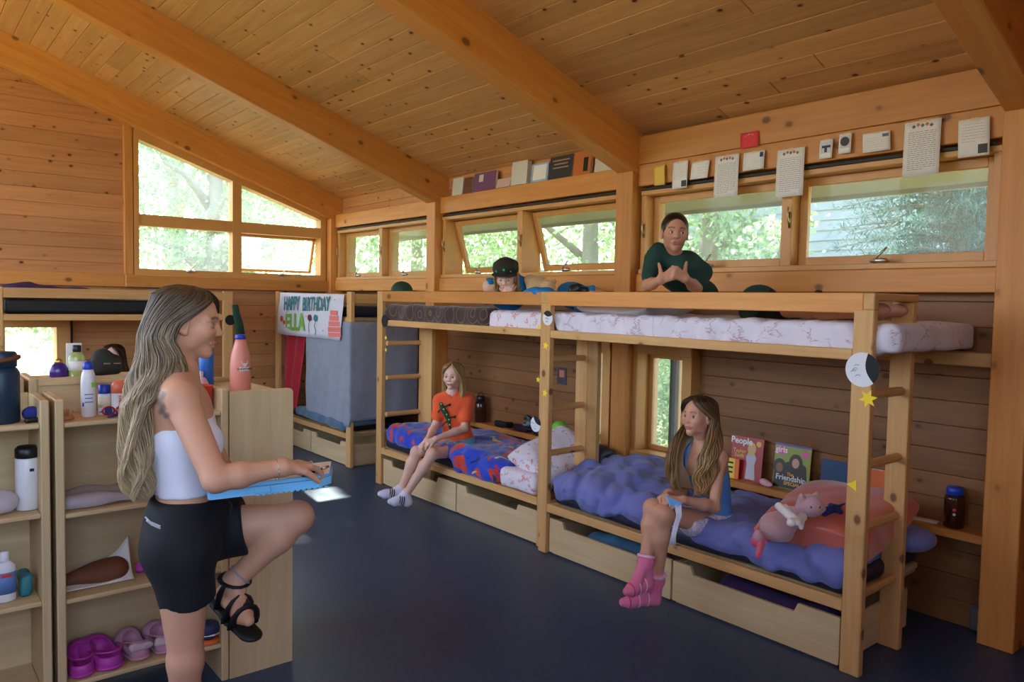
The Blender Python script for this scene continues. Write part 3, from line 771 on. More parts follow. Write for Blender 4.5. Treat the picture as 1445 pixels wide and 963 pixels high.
v = N(t, 'ShaderNodeTexVoronoi', Scale=1.0, Randomness=.25); wv = N(t, 'ShaderNodeMath', operation='SINE'); ml = N(t, 'ShaderNodeMath', operation='MULTIPLY'); ml.inputs[1].default_value = 26
t.links.new(tc.outputs['Object'], mp.inputs[0]); t.links.new(mp.outputs[0], v.inputs['Vector']); t.links.new(v.outputs['Distance'], ml.inputs[0]); t.links.new(ml.outputs[0], wv.inputs[0])
r = ramp(t, [(.82, (0, 0, 0)), (.95, (1, 1, 1))], wv.outputs[0]); t.links.new(mixc(t, r.outputs[0], rgb(58, 40, 34), rgb(112, 88, 76)), p.inputs['Base Color']); p.inputs['Roughness'].default_value = .95; p.inputs['Sheen Weight'].default_value = .3
s = SDF(); s.box((3.84, 5.13, 1.515), (.44, .72, .06), .035); s.box((3.44, 5.12, 1.525), (.06, .74, .075), .045, k=.04); s.ell((3.46, 5.84, 1.52), (.08, .05, .07), k=.04); s.warp(wob(.008, 14, 12))
tag(sdf_obj('blanket', s, .013, 'brown_blanket'), 'dark brown blanket with a ring pattern over the far upper bed', 'blanket')
mattress('navy mattress at the top of the towel hung corner bunk', (3.47, 6.67, 1.466), (4.20, 8.36, 1.575), 'navy_vinyl', 6)
mattress('dark mattress at the bottom of the towel hung corner bunk', (3.485, 6.74, .335), (4.13, 8.32, .41), 'black_vinyl', 6)
mattress('bare black mattress on the gable wall bunk', (.765, 7.70, 1.46), (2.57, 8.5, 1.60), 'black_vinyl', 7, amp=.002)
mattress('dark lower mattress of the gable wall bunk', (.765, 7.70, .33), (2.57, 8.5, .45), 'black_vinyl', 7, amp=.002)
mattress('dark navy lower mattress under the blue and red fleece', (3.385, 3.80, .335), (4.13, 5.86, .41), 'navy_vinyl', 4)

# the periwinkle duvet, puffed at the far end and spread flat towards the ladder
plain('duvet_blue', rgb(108, 116, 182), .8, var=.06, scale=6, bmp=.25, sheen=.15)
s = SDF(); s.box((3.74, 2.55, .44), (.40, .86, .045), .04)
s.ell((3.72, 3.28, .47), (.46, .36, .11), k=.1); s.ell((3.92, 3.42, .52), (.25, .22, .075), k=.06); s.ell((3.42, 3.32, .46), (.13, .30, .09), k=.06)
s.box((3.40, 2.05, .43), (.08, .40, .06), .05, k=.05); s.box((3.385, 1.76, .455), (.06, .10, .05), .045, k=.03)
s.cap((3.40, 3.50, .47), (3.40, 2.72, .44), .075, .06, k=.05); s.cap((3.62, 3.55, .52), (3.60, 2.9, .47), .075, .05, k=.04)
s.warp(puffy(.014, 11, 2)); s.warp(puffy(.008, 24, 7)); s.warp(wob(.007, 14, 21)); s.warp(wob(.004, 55, 23))
tag(sdf_obj('duvet', s, .0095, 'duvet_blue'), 'rumpled periwinkle blue duvet on the near lower bed', 'duvet')
# fleece: royal blue with red and cream patches
m, t, p = newmat('fleece'); tc = N(t, 'ShaderNodeTexCoord'); nz = N(t, 'ShaderNodeTexNoise', Scale=5.5, Detail=3.0, Roughness=.45, Distortion=1.2); t.links.new(tc.outputs['Object'], nz.inputs['Vector'])
n2 = N(t, 'ShaderNodeTexNoise', Scale=3.0, Detail=2.0, Distortion=2.2); t.links.new(tc.outputs['Object'], n2.inputs['Vector'])
r = ramp(t, [(.555, (0, 0, 0)), (.575, (1, 1, 1))], nz.outputs[0]); c = mixc(t, r.outputs[0], rgb(28, 64, 186), rgb(196, 52, 34))
r = ramp(t, [(.655, (0, 0, 0)), (.665, (1, 1, 1))], n2.outputs[0]); c = mixc(t, r.outputs[0], c, rgb(220, 190, 90)); r = ramp(t, [(.32, (1, 1, 1)), (.33, (0, 0, 0))], n2.outputs[0]); c = mixc(t, r.outputs[0], c, rgb(24, 34, 90))
t.links.new(c, p.inputs['Base Color']); p.inputs['Roughness'].default_value = .95; p.inputs['Sheen Weight'].default_value = .3
s = SDF(); s.box((3.78, 5.02, .44), (.38, .86, .045), .04); s.cap((3.46, 5.78, .46), (3.44, 5.3, .43), .085, .06, k=.06); s.cap((3.44, 4.75, .44), (3.44, 4.28, .42), .08, .09, k=.06); s.ell((3.7, 5.6, .49), (.3, .25, .06), k=.06)
s.box((3.392, 4.50, .40), (.035, .26, .07), .03, k=.04); s.warp(puffy(.008, 16, 9)); s.warp(wob(.009, 16, 31)); s.warp(wob(.003, 48, 33))
tag(sdf_obj('fleece_blanket', s, .012, 'fleece'), 'royal blue and red fleece blanket on the far lower bed', 'blanket')
s = SDF(); s.box((3.62, 4.01, .42), (.25, .19, .04), .03); s.box((3.405, 4.01, .395), (.045, .19, .065), .035, k=.03); s.warp(wob(.006, 22, 41))
tag(sdf_obj('sheet', s, .011, 'sheet_red_print'), 'white sheet with red print hanging over the edge beside the double post', 'sheet')
def pillow(label, c, h, R, mat, seed, amp=.006, sq=None, k=2.0):
    s = SDF(); h = A(*h)
    def fn(X, Y, Z):
        p = stk(X-c[0], Y-c[1], Z-c[2]) @ R
        u = np.abs(p[..., 0])/h[0]; v = np.abs(p[..., 1])/h[1]
        th = h[2]*np.sqrt(np.clip((1-u**4)*(1-v**4), 0, 1))**.9+.006
        dz = np.abs(p[..., 2])-th; dxy = np.maximum(np.abs(p[..., 0])-h[0]*(1-.10*(1-v**2)), np.abs(p[..., 1])-h[1]*(1-.10*(1-u**2)))
        return np.maximum(dz*.7, dxy)
    e = np.abs(R) @ h; s.p.append((fn, A(*c)-e-.01, A(*c)+e+.01, .01, 'u')); s.warp(wob(amp, 22, seed))
    return tag(sdf_obj('pillow', s, .010, mat), label, 'pillow')
def rot(rx, ry, rz): return np.array(Euler((rx, ry, rz)).to_matrix())
pillow('white pillow with red print leaning beside the double post', A(3.72, 4.0, .53), (.30, .21, .085), rot(.0, -.25, .1) @ rot(.45, 0, 0), 'sheet_red_print', 3)
pillow('navy pillow behind the mid ladder', A(4.02, 3.92, .50), (.10, .17, .09), rot(0, -.2, 0), 'navy_vinyl', 5)
plain('coral_satin', rgb(206, 104, 84), .24, var=.06, scale=10, sheen=.4, coat=.15)
pillow('coral satin pillow leaning at the ladder end of the near bed', A(3.66, 1.87, .585), (.31, .29, .115), rot(-.06, -.20, .06), 'coral_satin', 8)
tag(sdf_obj('pillow', SDF().ell((3.95, 1.62, .50), (.14, .11, .06)).warp(wob(.006, 22, 4)), .01, 'duvet_blue'), 'periwinkle cushion corner past the ladder on the near bed', 'pillow')
pillow('white pillow lying on the near upper bed behind the guard rail', A(3.72, 3.30, 1.625), (.22, .30, .06), rot(0, 0, 0), 'sheet_white', 15)

# cloths hung on the corner bunk
plain('towel_grey', rgb(132, 138, 152), .95, var=.22, scale=14, bmp=.3, sheen=.3); plain('red_cloth', rgb(176, 22, 44), .8, var=.1, scale=12, sheen=.2); plain('throw_blue', rgb(64, 98, 124), .9, var=.1, scale=30, sheen=.3)
def sheet_obj(name, fn, nu, nv, mat, parent=None, th=.006):
    uu, vv = np.meshgrid(np.linspace(0, 1, nu), np.linspace(0, 1, nv), indexing='ij'); P = fn(uu, vv).reshape(-1, 3)
    F = [[i*nv+j, (i+1)*nv+j, (i+1)*nv+j+1, i*nv+j+1] for i in range(nu-1) for j in range(nv-1)]
    o = mesh_obj(name, P, F, mat, parent, True); md = o.modifiers.new('thickness', 'SOLIDIFY'); md.thickness = th; md.offset = 0
    return o
def tw(u, v):
    L = u*1.75; fx = np.where(L < .98, 3.425, 3.425+(L-.98)); fy = np.where(L < .98, 7.58-L, 6.605)
    fold = .006*np.sin(L*9+1)*v+.0035*np.sin(L*27+v*5)*v+.003*np.sin(L*6+v*11)
    z = 1.42-v*(.96+.06*np.sin(u*3.0)-.05*np.where(L > .98, 1, 0)); z = np.where(L < .98, z-.10*np.exp(-((L-.0)/.4)**2)*(1-v)*1.5, z)
    return np.stack([np.where(L < .98, fx-fold, fx), np.where(L < .98, fy, fy-fold), z], -1)
tag(sheet_obj('towel', tw, 90, 30, 'towel_grey'), 'large grey blue towel hung round the post of the corner bunk', 'towel')
def rc(u, v): return np.stack([3.50+.018*np.sin(u*14+v*2), 8.34-u*.58*(1-.35*v)+.05*v, 1.40-v*1.06], -1)
tag(sheet_obj('red_cloth', rc, 40, 20, 'red_cloth'), 'red cloth hung at the far end of the corner bunk under the banner', 'cloth')
s = SDF(); s.box((3.62, 7.25, .43), (.18, .62, .03), .028); s.cap((3.45, 7.8, .42), (3.445, 6.75, .40), .045, .05, k=.04); s.warp(wob(.008, 20, 51))
tag(sdf_obj('throw_blanket', s, .013, 'throw_blue'), 'slate blue throw bunched on the lower bed of the corner bunk', 'blanket')
plain('purple_cloth', rgb(52, 30, 74), .9, var=.3, scale=12); plain('teal_cloth', rgb(60, 100, 130), .9, var=.3, scale=12)
s = SDF(); s.ell((.95, 7.9, 1.65), (.22, .12, .09)); s.cap((1.1, 7.85, 1.645), (1.9, 7.8, 1.63), .05, .04, k=.04); s.warp(wob(.012, 22, 61)); tag(sdf_obj('bedding', s, .014, 'purple_cloth'), 'dark purple bedding heaped on the gable wall bunk', 'bedding')
s = SDF(); s.cap((1.95, 7.84, 1.645), (2.45, 7.84, 1.65), .05, .045, k=.04); s.warp(wob(.012, 22, 63)); tag(sdf_obj('bedding', s, .014, 'teal_cloth'), 'blue green bedding bundle on the gable wall bunk beside its end post', 'bedding')
for y0, y1, lab, mt in ((2.75, 3.3, 'dark blue clothes showing in the drawer beside the double post', 'teal_cloth'), (1.8, 2.3, 'dark purple clothes showing in the drawer beside the ladder end', 'purple_cloth')):
    s = SDF(); s.cap((3.47, y0, .11), (3.47, y1, .12), .09, .09); s.warp(wob(.02, 18, int(y0*10))); tag(sdf_obj('clothes', s, .014, mt), lab, 'clothes')
# ------------------------------------------------------------------ people
plain('eye_white', rgb(206, 200, 194), .2); plain('iris_brown', rgb(48, 30, 20), .15)
def lvec(r=0, f=0, u=0): return r*A(c_r0[0], c_r0[1], 0) + f*unit(A(c_f[0], c_f[1], 0)) + u*A(0, 0, 1)
class Head:
    def __init__(s, c, fwd, scale=1.0, up=(0, 0, 1), roll=0.0):
        s.c = np.asarray(c, float); s.f = unit(fwd); up = np.asarray(up, float); s.l = unit(np.cross(up, s.f)); s.u = np.cross(s.f, s.l); s.s = scale
        if roll: l, u = s.l, s.u; s.l = l*math.cos(roll)+u*math.sin(roll); s.u = u*math.cos(roll)-l*math.sin(roll)
    def P(s, f, l, u): return s.c + s.s*(f*s.f+l*s.l+u*s.u)
    def local(s, P): q = (P-s.c)/s.s; return q @ s.f, q @ s.l, q @ s.u
    def R(s): return np.stack([s.f, s.l, s.u], 1)
    def sdf(s, neck=None, jaw=1.0, nose=1.0, nk=1.0, closed=False):
        S = SDF(); k = s.s; R = s.R(); E = lambda f, l, u, r, kk=.02, op='u': S.ell(s.P(f, l, u), A(*r)*k, R, kk*k, op)
        C = lambda a, b, ra, rb, kk=.012, op='u': S.cap(s.P(*a), s.P(*b), ra*k, rb*k, kk*k, op=op)
        E(-.012, 0, .036, (.095, .074, .081)); E(.022, 0, -.020, (.066, .058*jaw, .076), .03); E(.062, 0, -.088, (.019, .018, .019), .035)
        for q in (-1, 1):
            E(.0, q*.042*jaw, -.052, (.030, .017, .030), .03); E(.056, q*.036, -.020, (.026, .024, .022), .03)
            C((.078, q*.014, .026), (.064, q*.048, .022), .010, .009, .016)
        C((.0805, 0, .020), (.098*nose, 0, -.019), .0070, .0080, .014); E(.0985*nose, 0, -.0215, (.0095, .0095, .0080), .01)
        for q in (-1, 1): E(.090, q*.0095, -.0245, (.0085, .0065, .006), .008)
        for q in (-1, 1): E(.092, q*.031, .004, (.020, .017, .011), .012, 's')
        for q in (-1, 1):
            C((.0715, q*.018, .0055), (.069, q*.043, .0045), .0105, .009, .004)           # lids over the eyeball
            if not closed: E(.083, q*.0305, .0015, (.010, .0136, .0062), .003, 's')
            else: E(.0690, q*.0305, .0010, (.0135, .0145, .0135), .004)
        C((.0855, -.012, -.0540), (.0855, .012, -.0540), .0050, .0050, .006); C((.0855, .008, -.0545), (.078, .027, -.0555), .0050, .003, .006); C((.0855, -.008, -.0545), (.078, -.027, -.0555), .0050, .003, .006)
        C((.0835, -.013, -.0635), (.0835, .013, -.0635), .0060, .0060, .006)
        E(.093, 0, -.0585, (.010, .020, .0012), .002, 's'); E(.092, 0, -.0745, (.012, .018, .004), .008, 's')
        for q in (-1, 1):
            E(-.004, q*.074, -.002, (.020, .008, .030), .006); E(.000, q*.081, .0, (.009, .006, .016), .004, 's'); E(.004, q*.073, -.026, (.010, .007, .010), .006)
        if neck is not None: S.cap(s.P(-.024, 0, -.055), neck, .046*nk*k, .050*nk*k, .022*k); S.cap(s.P(-.034, 0, -.03), s.P(-.028, 0, -.09), .048*nk*k, .045*nk*k, .022*k)
        return S
    def color(s, P, skin, lip, brow, closed=False):
        f, l, u = s.local(P); c = np.tile(A(*skin), (len(P), 1))
        m = np.clip(1.2-np.abs(u+.0585)/.0105, 0, 1)*np.clip(1.1-(np.abs(l)/.029)**3, 0, 1)*(f > .070)*.85; c = c*(1-m[:, None])+A(*lip)*m[:, None]
        bu = .030-.25*np.abs(np.abs(l)-.030); m = np.clip(1.6-np.abs(u-bu)/.0036, 0, 1)*(np.abs(l) > .013)*(np.abs(l) < .049)*(f > .05); c = c*(1-.8*m[:, None])+A(*brow)*.8*m[:, None]
        m = np.clip(1-np.hypot(np.abs(l)-.042, u+.018)/.028, 0, 1)*(f > .03)*.35; c = c*(1-m[:, None])+c*A(1.08, .78, .74)*m[:, None]
        m = np.clip(1-np.hypot((np.abs(l)-.0305)/1.5, u-.0085)/.008, 0, 1)*(f > .06)*.75; c = c*(1-m[:, None])+A(*brow)*.7*m[:, None]
        if closed: m = np.clip(1.3-np.abs(u+.0045+.9*(np.abs(l)-.031)**2*60*0)/.0022, 0, 1)*(np.abs(np.abs(l)-.0305) < .0125)*(f > .06)*.8; c = c*(1-m[:, None])+A(*brow)*.5*m[:, None]
        return c
    def eyes(s, parent, look=(0, 0), iris='iris_brown'):
        for q in (-1, 1):
            c = s.P(.0672, q*.0305, .0015); g = unit(s.f+look[0]*s.l+look[1]*s.u); m = MB(); r = .0128*s.s
            pr = [(r*math.sin(a), -r*math.cos(a)) for a in np.linspace(.05, PI-.05, 10)]
            m.lathe(pr, c, 14, g, 0); pr = [(r*1.02*math.sin(a), -r*1.02*math.cos(a)) for a in np.linspace(PI-.60, PI-.02, 4)]
            m.lathe(pr, c, 14, g, 1); m.build('eye', ['eye_white', iris], parent, True)
def hand(S, w, d, n, side, s=1.0, curl=(.5, .5, .5, .5), thumb=(.6, .3), spread=.12, tl=1.0):
    """palm and five fingers: w wrist, d finger direction, n palm normal, side +-1 picks the thumb's side"""
    d = unit(d); n = unit(n-d*(np.asarray(n) @ d)); t = np.cross(n, d)*side
    w = np.asarray(w, float)
    for i, (o, L) in enumerate(zip((.027, .009, -.009, -.026), (.070, .079, .073, .058))):
        k0 = w+d*(.086-.004*abs(i-1))*s+t*o*s; S.cap(w+d*.012*s+t*o*.5*s, k0, .013*s, .0115*s, .012*s)
        a = curl[i]*.75; p = k0; dd = unit(d+t*spread*(1.5-i)/1.5*.5)
        for j, fr in enumerate((.45, .31, .24)):
            e = unit(dd*math.cos(a)+n*math.sin(a)); q = p+e*L*fr*s; S.cap(p, q, (.0092-.0008*j)*s, (.0086-.0010*j)*s, .003*s); p = q; a += curl[i]*(1.0, .8, 0)[j]
    b = w+d*.022*s+t*.020*s; e = unit(d*math.cos(thumb[0])+t*math.sin(thumb[0])+n*.25); p = b+e*.042*s*tl; S.cap(w+d*.012*s+t*.008*s, p, .0155*s, .0115*s, .012*s)
    e2 = unit(e+n*thumb[1]-t*thumb[1]*.6); q = p+e2*.032*s*tl; S.cap(p, q, .0105*s, .0095*s, .004*s); S.cap(q, q+unit(e2+n*thumb[1]*.5)*.024*s*tl, .0092*s, .0075*s, .004*s)
def foot(S, an, heel, toe, s=1.0, k=.02, infl=0.0):
    an, heel, toe = map(np.asarray, (an, heel, toe)); ball = heel+(toe-heel)*.70
    S.cap(an, heel+(toe-heel)*.06, (.036*s+infl), (.032*s+infl), k); S.cap(heel+(toe-heel)*.05, ball, .031*s+infl, .030*s+infl, k); S.cap(ball, toe-(toe-heel)*.06, .031*s+infl, .019*s+infl, k); S.cap(an, ball, .033*s+infl, .022*s+infl, k)
class Body:
    def __init__(b, s, F, rear=.045): b.s = s; b.F = unit(F); b.rear = rear
    def torso(b, S, J, infl=0, parts=('pelvis', 'waist', 'ribs', 'shoulder'), bust=0.0, k=.05):
        s = b.s; up = unit(J['neck']-J['pelvis'])
        def fr(u):
            L = unit(J['shL']-J['shR']) if u else unit(J['hipL']-J['hipR']); F = unit(np.cross(L, up)); L = np.cross(up, F); return np.stack([F, L, up], 1)
        Rp, Rc = fr(0), fr(1)
        if 'pelvis' in parts:
            S.ell(J['pelvis'], A(.105, .150, .12)*s+infl, Rp, k)
            for q in ('hipR', 'hipL'): S.ell(J[q]-Rp[:, 0]*b.rear*s+up*.02*s, A(.088, .085, .09)*s+infl, Rp, k*.7)
        if 'waist' in parts: S.ell(J['waist'], A(.082, .118, .14)*s+infl, Rc, k)
        if 'ribs' in parts:
            S.ell(J['chest'], A(.100, .138, .155)*s+infl, Rc, k)
            if bust:
                for q in (-1, 1): S.ell(J['chest']+Rc[:, 0]*.070*s+Rc[:, 1]*q*.062*s-up*.015*s, A(.052, .058, .058)*s*bust+infl, Rc, .03)
        if 'shoulder' in parts:
            S.cap(J['shR'], J['shL'], .046*s+infl, k=k); S.ell((J['shR']+J['shL'])/2-up*.05*s, A(.088, .15, .08)*s+infl, Rc, k)
            for q in ('shR', 'shL'): S.cap(J['neck']+up*.015*s, J[q], .040*s+infl, .042*s+infl, k*.8)
    def arm(b, S, J, q, infl=0, t=1.0, up=.043, k=.02):
        s = b.s; a, e, w = J['sh'+q], J['el'+q], J['wr'+q]
        S.cap(a, a+(e-a)*min(1, t), up*s+infl, (up-.011*min(1, t))*s+infl, k)
        if t >= 1: S.cap(e, e+(w-e)*.35, .035*s+infl, .036*s+infl, k); S.cap(e+(w-e)*.35, w, .036*s+infl, .024*s+infl, k)
    def leg(b, S, J, q, infl=0, t=1.0, th=.080, k=.03):
        s = b.s; h, kn, an = J['hip'+q], J['kn'+q], J['an'+q]
        S.cap(h, h+(kn-h)*min(1, t), th*s+infl, (th-(th-.047)*min(1, t))*s+infl, k)
        if t >= 1:
            S.ell(kn, A(.049, .049, .049)*s, k=.02); mid = kn+(an-kn)*.32
            S.cap(kn, mid, .045*s+infl, .050*s+infl, k); S.cap(mid, an, .050*s+infl, .032*s+infl, k)
def join_mesh(name, meshes, mat, cols):
    v = []; f = []; n = 0
    for P, F in meshes: v.append(P); f.append(F+n); n += len(P)
    return mesh_obj(name, np.concatenate(v), np.concatenate(f), mat, None, True, None, np.concatenate(cols))
def hair_obj(H, levels, parent, root, tip, n=260, seed=1, wave=.006, wl=9.0, rad=.0035, name='hair', pts=26, fill=True, jit=.010, thick=.012, gloss='hair', tipvar=.25):
    """levels: (point on the centre line, vector a, vector b, half opening angle in degrees); strands run down them"""
    r = np.random.default_rng(seed); lv = [(np.asarray(c), np.asarray(a), np.asarray(b), math.radians(o)) for c, a, b, o in levels]
    m = len(lv); tk = np.arange(m)
    def at(t, th):
        t = np.clip(t, 0, m-1.0001); i = t.astype(int); w = (t-i)[:, None]; g = lambda j: np.array([q[j] for q in lv])
        c = g(0)[i]*(1-w)+g(0)[i+1]*w; a = g(1)[i]*(1-w)+g(1)[i+1]*w; b = g(2)[i]*(1-w)+g(2)[i+1]*w; o = (g(3)[i]*(1-w[:, 0])+g(3)[i+1]*w[:, 0])
        ang = o+(2*PI-2*o)*th
        return c+a*np.cos(ang)[:, None]+b*np.sin(ang)[:, None], a*np.cos(ang)[:, None]+b*np.sin(ang)[:, None]
    mb = MB(); root = A(*root); tip = A(*tip)
    if fill:
        nu, nv = 40, 36; T, TH = np.meshgrid(np.linspace(.05, m-1.25, nu), np.linspace(0, 1, nv), indexing='ij')
        P, nr = at(T.ravel(), TH.ravel()); P = P-nr*.10
        col = root*.8+(tip*.75-root*.8)*(T.ravel()/(m-1))[:, None]
        F = [[i*nv+j, (i+1)*nv+j, (i+1)*nv+j+1, i*nv+j+1] for i in range(nu-1) for j in range(nv-1)]
        o = mesh_obj(name, P, F, gloss, parent, True, None, col); sm = o.modifiers.new('thickness', 'SOLIDIFY'); sm.thickness = thick; sm.offset = -1
    n4 = 4
    for k in range(n):
        th = r.uniform(0, 1); t0 = r.uniform(0, .6); t1 = m-1-r.uniform(0, .9)**2*1.6; t = np.linspace(t0, max(t1, t0+1), pts)
        thv = np.clip(th+.02*np.sin(t*1.3+k)*t/m, 0, 1)
        P, nr = at(t, thv); nn = nr/np.maximum(np.linalg.norm(nr, axis=1), 1e-6)[:, None]
        fall = np.clip(t/m*1.6-.3, 0, 1); ph = r.uniform(0, 1.6)+26*th; tang = np.cross(nn, A(0, 0, 1))
        P = P + tang*(wave*np.sin(t*wl/m*2+ph)*fall)[:, None] + nn*(wave*.7*np.cos(t*wl/m*2+ph*1.3)*fall+r.uniform(-.4, 1)*jit*np.clip(t/2, 0.15, 1))[:, None]
        q = np.clip((t-t[0])/(m-1-t[0])+r.uniform(-.15, .15), 0, 1); br = 1+r.uniform(-tipvar, tipvar)
        colk = (root+(tip-root)*(q**1.5)[:, None])*br
        rr = rad*r.uniform(.6, 1.3)*np.sqrt(np.clip(1.02-((t-t0)/(t[-1]-t0))**3, .03, 1))
        tg = np.gradient(P, axis=0); tg /= np.linalg.norm(tg, axis=1)[:, None]; x = nn-tg*(nn*tg).sum(1)[:, None]; x /= np.maximum(np.linalg.norm(x, axis=1), 1e-6)[:, None]; y = np.cross(tg, x)
        V = np.stack([P+x*rr[:, None]*.6, P+y*rr[:, None]*1.6, P-x*rr[:, None]*.6, P-y*rr[:, None]*1.6], 1).reshape(-1, 3)
        F = [[i*4+j, i*4+(j+1) % 4, (i+1)*4+(j+1) % 4, (i+1)*4+j] for i in range(pts-1) for j in range(4)]
        mb.add(V, F, 0, np.repeat(colk, 4, 0))
    return mb.build('hair_strands' if fill else name, gloss, parent, True, None, True, kind='stuff' if fill else None)
def std_levels(H, drops, grow=0.0, back=.0, o=(0, 5, 18, 46, 74, 78)):
    s = H.s; f, l, u = H.f, H.l, H.u; L = []
    for (uu, a, b, df, op) in ((.124, .02, .02, -.02, o[0]), (.112, .065, .052, -.014, o[1]), (.085, .099, .076, -.010, o[2]), (.045, .106, .084, -.012, o[3]), (.0, .106, .087, -.018, o[4]), (-.05, .098, .088, -.026, o[5])):
        L.append((H.P(df, 0, uu), f*a*s, l*b*s, op))
    for c, a, b, op in drops: L.append((c, a, b, op))
    return L
SKIN_F = rgb(208, 155, 124); SKIN_T = rgb(196, 142, 112); SKIN_P = rgb(224, 180, 158); LIP = rgb(176, 96, 86)
def straps(b, J, mat, top, low, l0, l1, infl):
    l = unit(J['shL']-J['shR']); mid = (J['shL']+J['shR'])/2
    for q in (-1, 1):
        T = SDF(); b.torso(T, J, infl, ('ribs', 'shoulder'), 0); T.half(low, A(0, 0, -1)); T.half(mid+l*q*l0, -l*q); T.half(mid+l*q*l1, l*q); sdf_obj('strap', T, .005, mat, top)
# ---- the standing woman with a clipboard on her raised thigh
def avg(*p): return sum(np.asarray(q) for q in p)/len(p)
HN = 12  # samples in hems
def woman():
    b = Body(1.0, lvec(.97, .24), .015); F = b.F; Lf = np.cross(A(0, 0, 1), F); U = A(0, 0, 1)
    J = {}; mid = atd(250, 549, 2.42); J['neck'] = atd(254, 532, 2.43); J['shR'] = mid-Lf*.165+F*.036-U*.008; J['shL'] = mid+Lf*.165-F*.03
    J['elR'] = atd(305, 677, 2.20); J['wrR'] = atd(398, 660, 2.29); J['elL'] = atd(318, 672, 2.78); J['wrL'] = atd(402, 664, 2.62)
    J['pelvis'] = atd(264, 752, 2.43); J['waist'] = atd(259, 692, 2.43); J['chest'] = atd(258, 618, 2.43)
    J['hipR'] = J['pelvis']-Lf*.09-U*.04; J['hipL'] = J['pelvis']+Lf*.09-U*.03+F*.02
    J['knR'] = atd(262, 932, 2.36); J['anR'] = A(*(atd(256, 1110, 2.42))); J['anR'][2] = .085
    J['knL'] = atd(420, 730, 2.60); J['anL'] = atd(331, 820, 2.54)
    H = Head(atd(266, 457, 2.43), F*1.0-U*.10, .98)
    S = H.sdf(J['neck'], closed=True); head = S.mesh(.0026)
    B = SDF(); b.torso(B, J, bust=.82)
    for q in 'RL': b.arm(B, J, q, up=.049); b.leg(B, J, q, th=.088)
    h = J['anR']+F*-.045; h[2] = .035; t = h+F*.23; foot(B, J['anR'], h, t)
    hl, tl = atd(317, 838, 2.58), atd(353, 879, 2.47); foot(B, J['anL'], hl, tl)
    B.cap(H.P(-.03, 0, -.07), J['neck'], .047, .052)
    body = B.mesh(.006)
    hs = SDF(); hd = unit(atd(440, 655, 2.38)-J['wrR']); hand(hs, J['wrR'], hd, -U+F*.1-lvec(0, -1)*.25, 1, 1.0, (.42, .46, .5, .55), (.5, .3)); hs.cap(J['wrR']+(J['elR']-J['wrR'])*.25, J['wrR'], .028, .024)
    hs.cap(J['wrR'], J['wrR']+hd*.02, .024, .02)
    hand(hs, J['wrL'], unit(atd(445, 662, 2.62)-J['wrL']), -U, -1, 1.0, (.4, .4, .4, .4)); hm = hs.mesh(.0028)
    sk = SKIN_F
    tat = atd(228, 567, 2.33)
    def bc(P):
        c = np.tile(A(*sk), (len(P), 1))
        r_ = np.random.default_rng(3)
        for k in range(9):            # the small grey tattoo on the shoulder blade
            q = tat+lvec(r=(-.012+.024*r_.random())+.004*(k-4)*.6, u=.045-.011*k); vd = unit(q-CAMP); e_ = P-q; m = np.clip(1.6-np.linalg.norm(e_-np.outer(e_ @ vd, vd), axis=1)/.008, 0, 1)*.75*(np.abs(e_ @ vd) < .13); c = c*(1-m[:, None])+A(*rgb(84, 84, 84))*m[:, None]
        return c
    o = join_mesh('person', [body, head, hm], 'skin', [bc(body[0]), H.color(head[0], sk, LIP, rgb(84, 58, 42), True), np.tile(A(*sk), (len(hm[0]), 1))])
    tag(o, 'standing young woman in white crop top and black shorts, foot drawn up, writing on clipboard', 'person')
    # white crop top
    T = SDF(); b.torso(T, J, .007, ('ribs', 'waist'), .82); T.half(atd(255, 693, 2.43), A(0, 0, -1)); zt_ = atd(255, 590, 2.43)
    T.half(zt_, U*1.0+F*-.62); T.warp(wob(.0012, 60, 3))
    top = sdf_obj('crop_top', T, .005, 'white_rib', o)
    # black running shorts
    T = SDF(); b.torso(T, J, .012, ('pelvis',)); T.ell(J['waist']-U*.06, A(.10, .135, .11), np.stack([F, Lf, U], 1), k=.05)
    hb = atd(266, 836, 2.36); T.cap(J['hipR'], hb-U*.05, .098, .084, k=.04); dl = unit(J['knL']-J['hipL']); T.cap(J['hipL'], J['hipL']+dl*.2, .104, .098, k=.04)
    T.ell(J['pelvis']-F*.005-U*.04, A(.085, .13, .09), np.stack([F, Lf, U], 1), k=.05)
    T.half(atd(255, 700, 2.43), U+F*.06); T.warp(lambda X, Y, Z: 0); hp = atd(262, 840, 2.36); T.p.append((lambda X, Y, Z: -(Z-hp[2])-.012-.022*np.abs(np.sin(((X-hp[0])*F[0]+(Y-hp[1])*F[1])*21+.9))+.13*((X-hp[0])*F[0]+(Y-hp[1])*F[1]), None, None, .004, 'i')); T.half(J['hipL']+dl*.15, dl+U*.05); T.warp(wob(.004, 26, 11))
    sh = sdf_obj('shorts', T, .006, 'black_fabric', o)
    m = MB()
    for dx in (0, 5): m.tube([atd(205+dx*.4, 730+dx, 2.19), atd(212+dx*.5, 737+dx*.8, 2.205), atd(226, 743+dx*.6, 2.225)], .0026, 5)
    m.build('reflective_piping', 'white_rib', sh)
    m = MB(); p0 = atd(322, 706, 2.36)
    m.tube([p0, p0+lvec(r=.012, u=-.015), p0+lvec(r=.006, u=-.05)], .003, 5); m.build('drawstring', 'black_fabric', sh)
    # sandal on the raised foot
    s_ = SDF(); ax = unit(tl-hl); dn = unit(np.cross(np.cross(ax, J['anL']-hl), ax)); s_.cap(hl-dn*.040, hl+(tl-hl)*.5-dn*.040, .043, .040, k=.02, sq=dn, f=2.6); s_.cap(hl+(tl-hl)*.5-dn*.042, tl-dn*.034+ax*.012, .042, .040, k=.02, sq=dn, f=2.6)
    sd_ = sdf_obj('sandal', s_, .004, 'black_rubber', o); m = MB(); SW = 1.5
    sdv = unit(np.cross(ax, dn))
